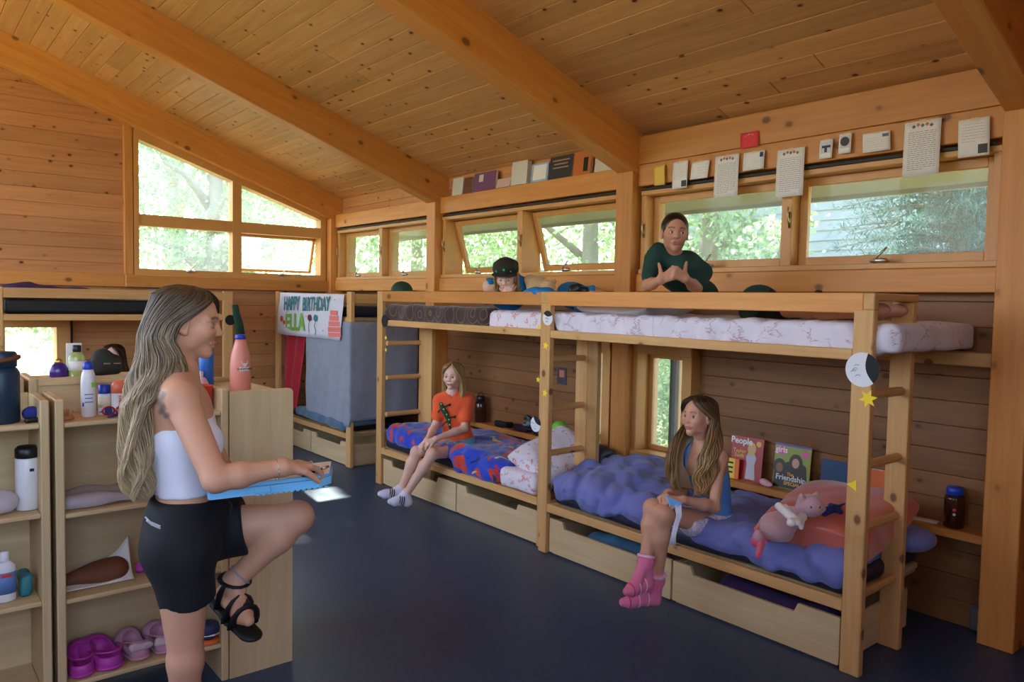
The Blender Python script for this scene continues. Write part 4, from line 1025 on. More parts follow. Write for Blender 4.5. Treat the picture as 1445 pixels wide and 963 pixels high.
    def strap(t, h, w, r): 
        c = hl+(tl-hl)*t; m.tube([c+sdv*w*math.cos(a)+dn*(h*math.sin(a)-.02) for a in np.linspace(-.3, PI+.3, 10)], r, 6, flat=.3, up=ax)
    strap(.80, .052, .042, .016); strap(.56, .064, .042, .016)
    m.tube([J['anL']+sdv*.043*math.cos(a)+ax*.043*math.sin(a)+dn*.004 for a in np.linspace(0, 2*PI, 14)], .014, 6, flat=.35, up=dn)
    for q in (-1, 1): m.tube([hl+sdv*q*.036-dn*.03+ax*.03, avg(hl, J['anL'])+sdv*q*.043+ax*.02, J['anL']+sdv*q*.043+ax*.015], .013, 6, flat=.35)
    m.tube([hl+(tl-hl)*.80+dn*.032, hl+(tl-hl)*.5+dn*.044+sdv*-.008, J['anL']+ax*.042], .014, 6, flat=.35)
    m.build('strap', 'black_rubber', sd_, True)
    m = MB(); c = J['anL']+(J['knL']-J['anL'])*.10; dd = unit(J['knL']-J['anL']); x, y, _ = frame_from(dd); m.tube([c+.040*(x*math.cos(a)+y*math.sin(a)) for a in np.linspace(0, 2*PI, 20)], .003, 5); m.build('anklet', 'bead_blue', o, True)
    m = MB(); c = J['wrR']+(J['elR']-J['wrR'])*.08; dd = unit(J['elR']-J['wrR']); x, y, _ = frame_from(dd); m.tube([c+.0275*(x*math.cos(a)+y*math.sin(a)) for a in np.linspace(0, 2*PI, 20)], .0018, 5); m.lathe([(.001, -.006), (.006, 0), (.001, .006)], c-U*.032, 8); m.build('bracelet', 'chrome', o, True)
    m = MB(); c = J['wrR']+hd*.098+np.cross(hd, U)*.0; x, y, _ = frame_from(hd); c = J['wrR']+hd*.10+np.cross(-U, hd)*.009
    m.tube([c+.0105*(x*math.cos(a)+y*math.sin(a)) for a in np.linspace(0, 2*PI, 16)], .0018, 5); m.build('ring', 'brass_handle', o, True)
    # long hair: over the head, behind the ear, down the back
    Dn = 2.40; s = H.s; f, l, u = H.f, H.l, H.u
    L = std_levels(H, [], o=(0, 12, 36, 62, 92, 104))
    def lev(px, py, w, dep=Dn, op=104, bl=.085): L.append((atd(px, py, dep), F*w/1073*dep/2, Lf*bl, op))
    L[-1] = (H.P(-.035, 0, -.05), f*.102*s, l*.092*s, 84); L[-2] = (H.P(-.022, 0, .0), f*.106*s, l*.089*s, 82)
    lev(244, 500, 84, 2.41, 60, .100); lev(237, 517, 82, 2.41, 46, .104); lev(226, 535, 74, 2.40, 32, .110); lev(215, 552, 58, 2.39, 22, .113); lev(205, 568, 46, 2.38, 14, .112); lev(200, 605, 38, 2.37, 8, .105); lev(198, 640, 38, 2.36, 4, .10); lev(198, 665, 38, 2.36, 2, .095); lev(199, 686, 28, 2.36, 0, .08); lev(202, 702, 12, 2.36, 0, .05)
    hair_obj(H, L, o, rgb(64, 47, 35), rgb(208, 182, 138), 1500, 5, .012, 17, .0017, pts=40, jit=.011, tipvar=.20)
    return J
plain('white_rib', rgb(226, 228, 240), .85, bmp=.1, scale=80); plain('black_fabric', rgb(14, 15, 20), .8, var=.2, scale=20); plain('black_rubber', rgb(12, 12, 13), .6); plain('bead_blue', rgb(150, 170, 190), .4)
WJ = woman()

# ---- clothing helpers for the children
def tee(b, J, o, mat, name='t_shirt', sl=.62, hem=None, infl=.012, seed=1, parts=('pelvis', 'waist', 'ribs', 'shoulder'), res=.007, amp=.005):
    T = SDF(); b.torso(T, J, infl, parts)
    up = unit(J['neck']-J['pelvis'])
    for q in 'RL':
        a, e = J['sh'+q], J['el'+q]; d = unit(e-a); T.cap(a, a+(e-a)*sl, .054*b.s, .060*b.s, k=.025)
    T.warp(wob(amp, 24, seed))
    for q in 'RL':
        a, e = J['sh'+q], J['el'+q]; d = unit(e-a); c = a+(e-a)*sl; T.cap(c+d*.012, c+d*.2, .12, .12, k=.004, op='s') if False else None
    if hem is not None: T.half(hem, -up)
    T.cap(J['neck']-up*.005, J['neck']+up*.2, .062*b.s, .068*b.s, k=.006, op='s')
    return sdf_obj(name, T, res, mat, o)
def kid(name_label, b, J, H, skin, brow, arms, th=.076, res=.007, look=(0, 0), feet=None, lip=LIP):
    B = SDF(); b.torso(B, J)
    for q in 'RL': b.arm(B, J, q); b.leg(B, J, q, th=th)
    B.cap(H.P(-.03, 0, -.07), J['neck'], .038, .044)
    if feet:
        for q in 'RL': foot(B, J['an'+q], feet[q][0], feet[q][1], b.s)
    body = B.mesh(res); head = H.sdf(J['neck'], .93, .95, .84).mesh(.003)
    hs = SDF()
    for (q, d, n, sd_, cu, tb, *tl) in arms: hand(hs, J['wr'+q], d, n, sd_, b.s*1.05, cu, tb, tl=tl[0] if tl else 1.0); hs.cap(J['wr'+q]+(J['el'+q]-J['wr'+q])*.25, J['wr'+q], .027*b.s, .024*b.s)
    hm = hs.mesh(.003)
    o = join_mesh('person', [body, head, hm], 'skin', [np.tile(A(*skin), (len(body[0]), 1)), H.color(head[0], skin, lip, brow), np.tile(A(*skin), (len(hm[0]), 1))])
    tag(o, name_label, 'person'); H.eyes(o, look)
    return o
plain('orange_tee', rgb(236, 92, 44), .85, sheen=.15); plain('aqua_short', rgb(96, 170, 190), .8); plain('tank_blue', rgb(84, 140, 206), .85, bmp=.1, scale=90)
plain('green_tee', rgb(20, 58, 50), .85, var=.1, scale=14); plain('blue_tee', rgb(20, 124, 196), .85); plain('maroon', rgb(60, 28, 40), .85)
plain('sock_white', rgb(214, 212, 230), .95, bmp=.3, scale=150); plain('sock_pink', rgb(226, 122, 160), .95, bmp=.4, scale=150); plain('sock_pale', rgb(236, 190, 208), .95); plain('sock_toe', rgb(196, 66, 84), .95)
sprig('shorts_print', rgb(222, 214, 222), rgb(170, 150, 190), 26, .12, .48)

def girl_orange():
    b = Body(.86, A(-.75, -.66, 0)); J = {}; F = b.F; Lf = np.cross(A(0, 0, 1), F); U = A(0, 0, 1)
    J['neck'] = atd(638, 556, 6.2); J['shR'] = atd(621, 566, 6.2); J['shL'] = atd(659, 566, 6.22); J['chest'] = atd(641, 588, 6.24); J['waist'] = atd(645, 612, 6.28); J['pelvis'] = atd(648, 628, 6.30)
    J['hipR'] = atd(638, 634, 6.22); J['hipL'] = atd(656, 634, 6.22)
    J['elR'] = atd(614, 602, 6.16); J['elL'] = atd(655, 605, 6.12); J['wrR'] = atd(603, 621, 5.98); J['wrL'] = atd(616, 619, 5.96)
    J['knR'] = atd(588, 638, 5.98); J['knL'] = atd(610, 641, 5.90); J['anR'] = atd(566, 690, 6.02); J['anL'] = atd(573, 698, 5.98)
    H = Head(atd(639, 532, 6.17), lvec(-.28, -1, .02), .94)
    ft = {'R': (atd(563, 699, 6.02), atd(535, 697, 5.96)), 'L': (atd(577, 709, 5.98), atd(549, 708, 5.92))}
    o = kid('girl in an orange gecko t-shirt sitting on the blue and red bed', b, J, H, SKIN_P, rgb(170, 130, 90), [('R', lvec(-.45, -.4, -.45), lvec(.5, .3, -.5), 1, (.6, .6, .6, .6), (.4, .3)), ('L', lvec(-.8, -.3, -.35), lvec(-.3, .2, -.9), -1, (.6, .6, .6, .6), (.4, .3))], feet=ft, look=(-.1, 0))
    t = tee(b, J, o, 'orange_tee', seed=4, hem=J['pelvis']-U*.03, sl=.60)
    g = MB(); N_ = unit(np.cross(unit(J['shL']-J['shR']), U)); x = unit(J['shL']-J['shR'])
    # the gecko print, a thin raised transfer on the chest
    ctr = [(-.045, .060), (-.03, .03), (-.01, .0), (.005, -.03), (.01, -.06), (.02, -.09)]
    cc = J['chest']+U*.035-x*.045
    P3 = lambda a, z: cc+x*a*1.4+U*z*1.55+N_*(.118*math.sqrt(max(.05, 1-(a*1.4/.17)**2)))
    g.tube([P3(a-.005, z) for a, z in ctr], [.012, .020, .022, .017, .011, .006], 8, 0, flat=.35, up=N_)
    for (a, z, e, h) in ((-.03, .035, -.055, .02), (-.025, .04, .01, .055), (0, -.03, -.03, -.05), (.0, -.02, .04, -.01)): g.tube([P3(a, z), P3(e, h), P3(e-.008, h-.012)], [.007, .006, .006], 6, 0, flat=.35, up=N_)
    for k in range(6):
        a, z = ctr[k][0]*.9-.004, ctr[k][1]*.9; g.lathe([(.0075, 0), (.006, .003)], P3(a, z)+N_*.005, 8, N_, 1)
    g.build('gecko_print', ['print_green', 'print_lime'], t, True)
    T = SDF(); b.torso(T, J, .010, ('pelvis',))
    for q in 'RL': T.cap(J['hip'+q], J['hip'+q]+(J['kn'+q]-J['hip'+q])*.26, .084*b.s, .080*b.s, k=.02)
    T.half(J['waist'], U); sdf_obj('shorts', T, .008, 'aqua_short', o)
    for q in 'RL':
        S = SDF(); foot(S, J['an'+q], *ft[q], b.s, infl=.006); S.half(J['an'+q]+U*.03, unit(J['kn'+q]-J['an'+q])); sk = sdf_obj('sock', S, .005, 'sock_white', o)
        d = unit(ft[q][1]-ft[q][0]); m = MB()
        for k in range(3):
            c = ft[q][0]+(ft[q][1]-ft[q][0])*(.30+.10*k)+U*.012; x_, y_, _ = frame_from(d); m.tube([c+(.043-.003*k)*(x_*math.cos(a)*.95+y_*math.sin(a)) for a in np.linspace(0, 2*PI, 16)], .004, 5)
        m.build('stripe', 'black_fabric', sk)
    s = H.s; L = std_levels(H, [], o=(0, 8, 24, 48, 62, 60))
    for (z, a, bb) in ((-.10, .088, .090), (-.15, .080, .096), (-.18, .066, .090), (-.20, .05, .08)): L.append((H.P(-.03, 0, z), H.f*a*s, H.l*bb*s, 62))
    hair_obj(H, L, o, rgb(150, 116, 72), rgb(206, 172, 112), 230, 8, .005, 9, .0045, pts=18)
plain('print_green', rgb(16, 60, 40), .7); plain('print_lime', rgb(140, 226, 60), .7)
girl_orange()

def girl_long_hair():
    F = unit(A(-.88, -.10, 0)); b = Body(.88, F); J = {}; U = A(0, 0, 1)
    J['neck'] = atd(991, 629, 4.24); J['shL'] = atd(1015, 646, 4.12); J['shR'] = atd(972, 643, 4.32); J['chest'] = atd(1000, 672, 4.23); J['waist'] = atd(1005, 706, 4.25); J['pelvis'] = atd(1005, 733, 4.27)
    J['hipL'] = atd(1006, 742, 4.18); J['hipR'] = atd(992, 738, 4.34)
    J['elL'] = atd(1008, 716, 4.05); J['wrL'] = atd(966, 706, 3.96); J['elR'] = atd(962, 702, 4.28); J['wrR'] = atd(944, 696, 4.06)
    J['knR'] = atd(921, 717, 4.00); J['anR'] = atd(911, 793, 3.95); J['knL'] = atd(936, 726, 3.93); J['anL'] = atd(927, 820, 4.04)
    H = Head(atd(985, 589, 4.19), lvec(-.80, -.62, .10), .97, roll=.03)
    ft = {'R': (atd(915, 824, 3.96), atd(883, 836, 3.86)), 'L': (atd(926, 845, 4.04), atd(876, 851, 3.97))}
    o = kid('girl with long wavy hair, blue tank top and pink socks', b, J, H, SKIN_F, rgb(110, 76, 50), [('L', lvec(-1, -.1, .05), lvec(.1, .2, -1), -1, (.5, .6, .7, .8), (.5, .4)), ('R', lvec(-.5, -.7, -.05), lvec(.4, -.3, -.9), 1, (.6, .7, .8, .8), (.5, .4))], feet=ft, look=(0, .1))
    T = SDF(); b.torso(T, J, .008, ('pelvis', 'waist', 'ribs')); T.half(J['pelvis']+U*.02, -U); T.half(J['shL']-U*.045, U); T.warp(wob(.003, 40, 4)); top = sdf_obj('tank_top', T, .006, 'tank_blue', o)
    straps(b, J, 'tank_blue', top, J['shL']-U*.08, .062, .092, .007)
    T = SDF(); b.torso(T, J, .010, ('pelvis',))
    for q in 'RL': T.cap(J['hip'+q], J['hip'+q]+(J['kn'+q]-J['hip'+q])*.42, .090*b.s, .092*b.s, k=.02)
    T.half(J['waist']-U*.05, U); T.warp(wob(.004, 34, 6)); sdf_obj('shorts', T, .007, 'shorts_print', o)
    for q in 'RL':
        S = SDF(); foot(S, J['an'+q], *ft[q], b.s, infl=.005); c = J['an'+q]+(J['kn'+q]-J['an'+q])*.14; S.cap(J['an'+q], J['an'+q]+(J['kn'+q]-J['an'+q])*.25, .040*b.s, .044*b.s); S.half(c, J['kn'+q]-J['an'+q]); S.warp(wob(.0015, 70, 3)); sk = sdf_obj('sock', S, .005, 'sock_pink', o)
        m = MB(); d = unit(ft[q][1]-ft[q][0]); x_, y_, _ = frame_from(d); hl = ft[q][0]; L_ = ft[q][1]-hl
        for k, mi in ((.30, 0), (.55, 0), (.80, 1)):
            c = hl+L_*k+U*(.016-.02*k); r_ = .047-.016*k; m.tube([c+r_*(x_*math.cos(a)*.95+y_*math.sin(a)) for a in np.linspace(0, 2*PI, 18)], .0035, 5, mi)
        m.build('stripe', ['sock_pale', 'sock_toe'], sk)
        m = MB(); c = J['an'+q]+(J['kn'+q]-J['an'+q])*.10; dd = unit(J['kn'+q]-J['an'+q]); x_, y_, _ = frame_from(dd); m.tube([c+dd*z+.040*(x_*math.cos(a)+y_*math.sin(a)) for z in (0,) for a in np.linspace(0, 2*PI, 18)], .009, 6); m.build('cuff', 'sock_pale', sk, True)
    m = MB(); e = H.P(.002, .083, -.022); m.lathe([(.001, -.004), (.005, 0), (.001, .004)], e, 8, H.l); m.build('earring', 'eye_white', o, True)
    s = H.s; L = std_levels(H, [], o=(0, 7, 22, 48, 82, 84)); L[-1] = (H.P(-.035, 0, -.05), H.f*.095*s, H.l*.090*s, 72)
    for (f_, z, a, bb, op) in ((-.02, -.105, .092, .118, 44), (.005, -.16, .098, .140, 36), (.025, -.215, .104, .150, 30), (.04, -.27, .100, .150, 27), (.045, -.33, .092, .140, 26), (.045, -.39, .075, .125, 26), (.045, -.43, .05, .10, 26)): L.append((H.P(0, 0, 0)+s*(F*f_+U*z), F*a*s, np.cross(U, F)*bb*s, op))
    hair_obj(H, L, o, rgb(70, 46, 30), rgb(186, 144, 88), 520, 11, .012, 17, .0036, pts=32, jit=.014)
    # the blue and white crochet strip in her hands is a thing of its own
    t = thing('crochet_strip', 'small pale blue and white crochet strip held by the girl in the blue tank top', 'craft', tuple(atd(952, 715, 3.92)))
    p = [atd(938, 702, 3.93), atd(950, 712, 3.92), atd(958, 706, 3.91)]; w = lvec(0, -.02, 0)
    m = MB(); m.prism([atd(939, 699, 3.925), atd(963, 711, 3.90), atd(956, 716, 3.90), atd(946, 714, 3.91)], tuple(lvec(0, .006))); m.build('knit_patch', 'crochet_blue', t)
    m = MB()
    for k in range(5): m.tube([atd(953+k*1.9, 713, 3.905), atd(955+k*1.6, 728, 3.90), atd(951+k*1.4, 742, 3.90), atd(948+k*1.3, 756, 3.90), atd(945+k*1.9, 769, 3.905)], .0036, 6)
    m.build('yarn_tail', 'white_rib', t, True)
    m = MB(); m.tube([atd(940, 700, 3.93), atd(946, 716, 3.92), atd(940, 735, 3.93), atd(936, 752, 3.93)], .003, 5); m.build('yarn_end', 'white_rib', t, True)
plain('crochet_blue', rgb(108, 168, 220), .9, bmp=.4, scale=200)
girl_long_hair()

def kid_green():
    b = Body(.88, lvec(0, -1)); J = {}; U = A(0, 0, 1)
    J['neck'] = atd(957, 373, 4.37); J['shR'] = atd(926, 358, 4.38); J['shL'] = atd(990, 385, 4.40); J['chest'] = atd(962, 392, 4.46); J['waist'] = atd(985, 412, 4.56); J['pelvis'] = A(3.80, 2.42, 1.66)
    J['hipR'] = A(3.72, 2.36, 1.65); J['hipL'] = A(3.89, 2.40, 1.65); J['knR'] = A(3.62, 2.02, 1.635); J['knL'] = A(3.80, 2.04, 1.635); J['anR'] = A(3.55, 1.72, 1.625); J['anL'] = A(3.72, 1.72, 1.625)
    J['elR'] = atd(914, 403, 4.30); J['elL'] = atd(983, 407, 4.28); J['wrR'] = atd(931, 396, 4.13); J['wrL'] = atd(968, 394, 4.12)
    H = Head(atd(952, 330, 4.30), lvec(-.06, -1, -.02), .97, roll=-.05)
    o = kid('kid with pulled back dark hair, dark green t-shirt and raised thumbs', b, J, H, SKIN_T, rgb(74, 50, 38), [('R', lvec(.80, -.25, .45), lvec(.25, 1, -.1), -1, (1.3, 1.3, 1.3, 1.3), (1.35, -.1), .78), ('L', lvec(-.80, -.25, .45), lvec(-.25, 1, -.1), 1, (1.3, 1.3, 1.3, 1.3), (1.35, -.1), .78)], look=(.55, 0),
            feet={'R': (A(3.56, 1.70, 1.64), A(3.54, 1.60, 1.64)), 'L': (A(3.73, 1.70, 1.64), A(3.72, 1.60, 1.64))})
    tee(b, J, o, 'green_tee', seed=14, sl=.72, hem=J['pelvis'], infl=.014, amp=.006)
    T = SDF(); b.torso(T, J, .010, ('pelvis',))
    for q in 'RL': T.cap(J['hip'+q], J['hip'+q]+(J['kn'+q]-J['hip'+q])*.4, .084*b.s, .08*b.s, k=.02)
    sdf_obj('shorts', T, .009, 'black_fabric', o)
    S = SDF(); k = H.s; S.ell(H.P(-.016, 0, .038), A(.100, .0795, .087)*k, H.R(), .01); S.ell(H.P(-.12, 0, .03), A(.04, .04, .04)*k, H.R(), .02); 
    S.ell(H.P(.095, 0, .0), A(.078, .066, .078)*k, H.R(), .012, 's'); S.ell(H.P(.06, 0, -.05), A(.07, .07, .07)*k, H.R(), .02, 's'); S.half(H.P(-.0, 0, -.045), -H.u-H.f*.5)
    sdf_obj('hair', S, .004, 'dark_hair', o)
plain('dark_hair', rgb(26, 18, 15), .35, var=.3, scale=60)
kid_green()

def kid_cap():
    b = Body(.84, lvec(0, -1)); J = {}; U = A(0, 0, 1)
    J['neck'] = atd(716, 408, 5.62); J['shR'] = atd(690, 404, 5.62); J['shL'] = atd(735, 403, 5.64); J['chest'] = atd(717, 416, 5.72); J['waist'] = A(3.98, 4.12, 1.70); J['pelvis'] = A(4.04, 3.98, 1.68)
    J['hipR'] = A(3.95, 3.93, 1.67); J['hipL'] = A(4.11, 3.96, 1.67); J['knR'] = A(3.98, 3.62, 1.66); J['knL'] = A(4.12, 3.64, 1.66); J['anR'] = A(4.02, 3.30, 1.64); J['anL'] = A(4.13, 3.32, 1.64)
    J['elR'] = atd(688, 421, 5.66); J['elL'] = atd(738, 420, 5.66); J['wrR'] = atd(714, 420, 5.47); J['wrL'] = atd(724, 418, 5.49)
    H = Head(atd(714, 391, 5.50), lvec(-.12, -1, -.42), .93)
    o = kid('kid in a dark cap and bright blue t-shirt, hand on chin, far upper bed', b, J, H, SKIN_P, rgb(150, 110, 76), [('R', lvec(.25, -.2, .9), lvec(.1, 1, .1), 1, (.7, .8, .9, 1.0), (.4, .2)), ('L', lvec(-.45, -.3, .6), lvec(-.2, 1, .1), -1, (.8, .9, 1, 1), (.4, .2))], look=(0, -.4))
    tee(b, J, o, 'blue_tee', seed=24, hem=J['pelvis'], infl=.012, sl=.97)
    s = H.s; L = std_levels(H, [], o=(0, 30, 50, 66, 70, 66))
    for (z, a, bb) in ((-.09, .09, .092), (-.12, .085, .10), (-.15, .07, .095)): L.append((H.P(-.03, 0, z), H.f*a*s, H.l*bb*s, 62))
    hair_obj(H, L, o, rgb(150, 116, 72), rgb(206, 172, 112), 150, 18, .005, 9, .0045, pts=16)
    S = SDF(); k = H.s; S.ell(H.P(-.010, 0, .088), A(.120, .098, .058)*k, H.R(), .02); S.cap(H.P(-.01, -.0, .058), H.P(.0, 0, .062), .101*k, .101*k, .02, H.u, 3.2); S.warp(wob(.004, 40, 3))
    cp = sdf_obj('cap', S, .005, 'cap_olive', o); S = SDF(); S.cap(H.P(.085, -.045, .052), H.P(.085, .045, .052), .055*k, .055*k, .02, H.u, 7); sdf_obj('visor', S, .004, 'cap_olive', cp)
    for (l_, u_, r_) in ((.0, .098, .009), (-.062, .075, .010), (.05, .08, .006)): m = MB(); m.lathe([(r_*k, 0), (r_*.8*k, .004)], H.P(math.sqrt(max(.01, 1-(l_/.10)**2-((u_-.088)/.06)**2))*.118-.008, l_, u_), 10, H.f); m.build('pin_badge', 'pin', cp)
plain('cap_olive', rgb(40, 40, 28), .85, var=.15, scale=30); plain('pin', rgb(70, 190, 160), .4)
kid_cap()

def bunk_peeker():
    b = Body(.88, lvec(0, -1)); J = {}; U = A(0, 0, 1); D = 7.05; c = atd(160, 505, D)
    H = Head(c, lvec(.1, -1, -.05), 1.0); J['neck'] = c-U*.145; J['shR'] = J['neck']-U*.05-lvec(.16); J['shL'] = J['neck']-U*.05+lvec(.16); J['chest'] = J['neck']-U*.17+lvec(0, .03); J['waist'] = J['neck']-U*.33+lvec(0, .04); J['pelvis'] = J['neck']-U*.43+lvec(0, .05); J['pelvis'][2] = max(J['pelvis'][2], .53)
    J['hipR'] = J['pelvis']-lvec(.08); J['hipL'] = J['pelvis']+lvec(.08); J['knR'] = J['hipR']+lvec(-.22, .30, .02); J['knL'] = J['hipL']+lvec(.22, .30, .02); J['anR'] = J['knR']+lvec(.25, .05, -.03); J['anL'] = J['knL']+lvec(-.25, .05, -.03)
    J['elR'] = J['shR']+lvec(-.06, -.02, -.22); J['elL'] = J['shL']+lvec(.06, -.02, -.22); J['wrR'] = J['elR']+lvec(.1, -.1, -.14); J['wrL'] = J['elL']+lvec(-.1, -.1, -.14)
    o = kid('person with dark auburn hair peeking out from the gable wall bunk', b, J, H, SKIN_P, rgb(60, 36, 26), [('R', lvec(.6, -.5, -.4), lvec(0, 0, -1), 1, (.4,)*4, (.4, .2)), ('L', lvec(-.6, -.5, -.4), lvec(0, 0, -1), -1, (.4,)*4, (.4, .2))], res=.010)
    tee(b, J, o, 'maroon', seed=34, res=.011)
    s = H.s; L = std_levels(H, [], o=(0, 14, 38, 56, 60, 56))
    for (z, a, bb) in ((-.10, .095, .105), (-.16, .09, .115), (-.22, .08, .11), (-.27, .06, .10)): L.append((H.P(-.03, 0, z), H.f*a*s, H.l*bb*s, 56))
    hair_obj(H, L, o, rgb(50, 22, 18), rgb(84, 36, 26), 150, 28, .005, 9, .006, pts=16)
bunk_peeker()
# ------------------------------------------------------------------ shelves
PX, PY, PZ = 'plywood_x', 'plywood_y', 'plywood_z'
def unit_shelf(label, x0, x1, y0, y1, zt, shelves, back, rim=0.0, feet=True, bz=0.13):
    t = thing('shelf_unit', label, 'shelf', ((x0+x1)/2, (y0+y1)/2, 0), 'plywood cubby shelves')
    for a in (x0, x1-.03): bx(t, 'side_panel', (a, y0, 0), (a+.03, y1, zt), PZ)
    for z in shelves: bx(t, 'shelf', (x0+.03, y0+.004, z-.018), (x1-.03, y1, z), PX)
    if back is not None: bx(t, 'back_panel', (x0+.03, back, bz), (x1-.03, back+.012, zt-rim), PX)
    return t
unit_shelf('plywood cubby cut by the picture edge, with the navy bottle on top', -.16, .455, 3.22, 3.52, 1.255, (.165, .505, .835, 1.168), 3.508)
unit_shelf('plywood cubby holding the crocs, behind the standing woman', .472, 1.108, 3.22, 3.52, 1.255, (.165, .492, .82, 1.165), 3.508)
unit_shelf('rear plywood cubby showing only its raised back above the crocs cubby', .43, 1.105, 3.535, 3.835, 1.305, (.165, .6, .95, 1.29), 3.545)
unit_shelf('rear plywood cubby behind the picture edge cubby', -.20, .415, 3.535, 3.835, 1.305, (.165, .6, .95, 1.29), 3.545)
t = thing('shelf_unit', 'plywood cubby turned end on, its plain rounded side towards the camera', 'shelf', (1.25, 3.5, 0), 'plywood cubby shelves')
def side(y):
    p = [(1.112, y, 0), (1.393, y, 0)] + [(1.393-.02+.02*math.cos(a), y, 1.245-.02+.02*math.sin(a)) for a in np.linspace(0, PI/2, 6)] + [(1.112, y, 1.245)]
    MB().prism(p, (0, .018, 0)).build('side_panel', PZ, t)
side(3.222); side(3.815)
bx(t, 'back_panel', (1.112, 3.24, .0), (1.124, 3.815, 1.235), PY)
for z in (.1, .5, .86, 1.222): bx(t, 'shelf', (1.124, 3.24, z-.018), (1.39, 3.815, z), PY)

# ------------------------------------------------------------------ bottles and toiletries
def pl(name, r, g, b, rough=.4, **k): return plain(name, rgb(r, g, b), rough, **k)
pl('navy_paint', 24, 50, 74, .45); pl('strap_brown', 110, 62, 36, .7); pl('white_gloss', 226, 226, 230, .3); pl('cap_black', 18, 18, 20, .4); pl('cap_blue', 22, 60, 176, .35); pl('label_green', 110, 190, 60, .5); pl('label_blue', 90, 130, 190, .5); pl('label_cream', 226, 220, 190, .5)
pl('coral_plastic', 236, 122, 92, .4); pl('label_red', 206, 60, 60, .5); pl('salmon_paint', 222, 138, 118, .45); pl('blue_bottle', 36, 104, 190, .4); pl('purple_gloss', 62, 36, 116, .25); pl('olive_bag', 30, 36, 32, .7); pl('red_bin', 196, 62, 40, .45); pl('pink_plastic', 226, 176, 186, .4); pl('gold', 190, 160, 90, .3, metal=1.0)
pl('ink_navy', 30, 44, 110, .5); pl('blue_cloth', 40, 50, 130, .9); pl('brush_wood', 176, 110, 74, .5); pl('lens_red', 170, 24, 50, .25); pl('teal_toy', 40, 120, 130, .5); pl('white_paper', 232, 230, 224, .8); pl('ink', 50, 50, 60, .7); pl('croc_purple', 186, 62, 166, .5); pl('clog_pink', 190, 140, 160, .7); pl('fleece_lining', 206, 180, 190, .95, bmp=.5, scale=200); pl('shoe_navy', 40, 50, 84, .7); pl('shoe_orange', 236, 110, 50, .5)
m, t, p = newmat('clear_soap'); p.inputs['Base Color'].default_value = (*rgb(208, 226, 150), 1); p.inputs['Roughness'].default_value = .08; p.inputs['Transmission Weight'].default_value = .6
m, t, p = newmat('dark_clear'); p.inputs['Base Color'].default_value = (*rgb(70, 34, 24), 1); p.inputs['Roughness'].default_value = .12; p.inputs['Transmission Weight'].default_value = .25
m, t, p = newmat('film'); p.inputs['Base Color'].default_value = (*rgb(222, 212, 218), 1); p.inputs['Roughness'].default_value = .16; p.inputs['Transmission Weight'].default_value = .35; p.inputs['Alpha'].default_value = .8
def lathe_part(par, name, prof, c, mat, n=20, **k): return MB().lathe(prof, c, n, **k).build(name, mat, par, True)
def bottle(name, label, cat, c, body, cap, bm, cm, capname='cap', n=20, sx=1, sy=1):
    t = thing(name, label, cat, c); lathe_part(t, 'body', body, c, bm, n, sx=sx, sy=sy); lathe_part(t, capname, cap, c, cm, n, sx=sx, sy=sy); return t
S1 = 1.168
c = (.318, 3.33, S1); t = bottle('water_bottle', 'big navy insulated bottle with a brown strap on the edge cubby', 'bottle', c, [(.05, 0), (.060, .005), (.060, .185), (.052, .20), (.046, .205)], [(.046, .205), (.052, .207), (.052, .255), (.046, .262)], 'navy_paint', 'navy_paint')
MB().tube([(c[0]+.056*math.cos(a), c[1]+.056*math.sin(a), c[2]+.232+.010*math.cos(a)) for a in np.linspace(0, 2*PI, 22)], .009, 6).build('strap', 'strap_brown', t, True)
c = (.606, 3.35, S1-.003); t = bottle('spray_can', 'white sunscreen spray with a blue cap beside the wooden brush', 'spray can', c, [(.024, 0), (.027, .004), (.027, .135), (.024, .165), (.018, .186)], [(.018, .186), (.019, .188), (.019, .207), (.012, .215), (.006, .219)], 'white_gloss', 'cap_blue', 'spray_cap')
MB().lohi((.612, 3.3222, S1+.115), (.626, 3.3242, S1+.133), bev=.0005).build('label_mark', 'label_green', t); MB().lohi((.582, 3.331, S1+.04), (.588, 3.334, S1+.055), bev=.0005).build('label_mark', 'cap_blue', t)
for z, w_ in ((.085, .03), (.07, .026), (.055, .03)): MB().lohi((.597-w_/2+.006, 3.3225, S1+z), (.597+w_/2+.006, 3.324, S1+z+.004), bev=.0003).build('label_line', 'label_blue', t)
c = (.669, 3.38, S1-.003); t = bottle('sunscreen_bottle', 'small white bottle with a ribbed blue cap between the spray and the coral stick', 'bottle', c, [(.022, 0), (.024, .003), (.024, .078), (.020, .085)], [(.022, .085), (.0225, .088), (.0225, .118), (.019, .121)], 'white_gloss', 'cap_blue')
MB().lathe([(.0245, .03), (.0245, .07)], c, 20).build('label', 'label_cream', t, True)
c = (.720, 3.36, S1-.003); t = bottle('deodorant', 'white deodorant stick with a coral cap and red hello lettering', 'deodorant', c, [(.028, 0), (.031, .003), (.031, .085)], [(.031, .085), (.031, .108), (.026, .128), (.014, .137)], 'white_gloss', 'coral_plastic', sy=.55)
o = textmesh('hello', .03, (.722, 3.3425, S1+.044), (0, 0, -1), (1, 0, 0), 'label_red', t, depth=.0005, bold=.0006)
t = thing('sunglasses', 'red framed sunglasses lying in front of the coral stick', 'sunglasses', (.69, 3.29, S1)); 
for x in (.665, .712): MB().tube([(x+.022*math.cos(a), 3.29+.006*math.cos(a), S1+.022+.016*math.sin(a)) for a in np.linspace(0, 2*PI, 16)], .0035, 6).build('rim', 'lens_red', t, True); MB().lathe([(.019, 0), (.019, .002)], (x, 3.29, S1+.022), 14, (0, 1, 0), sy=.75).build('lens', 'ink_navy', t)
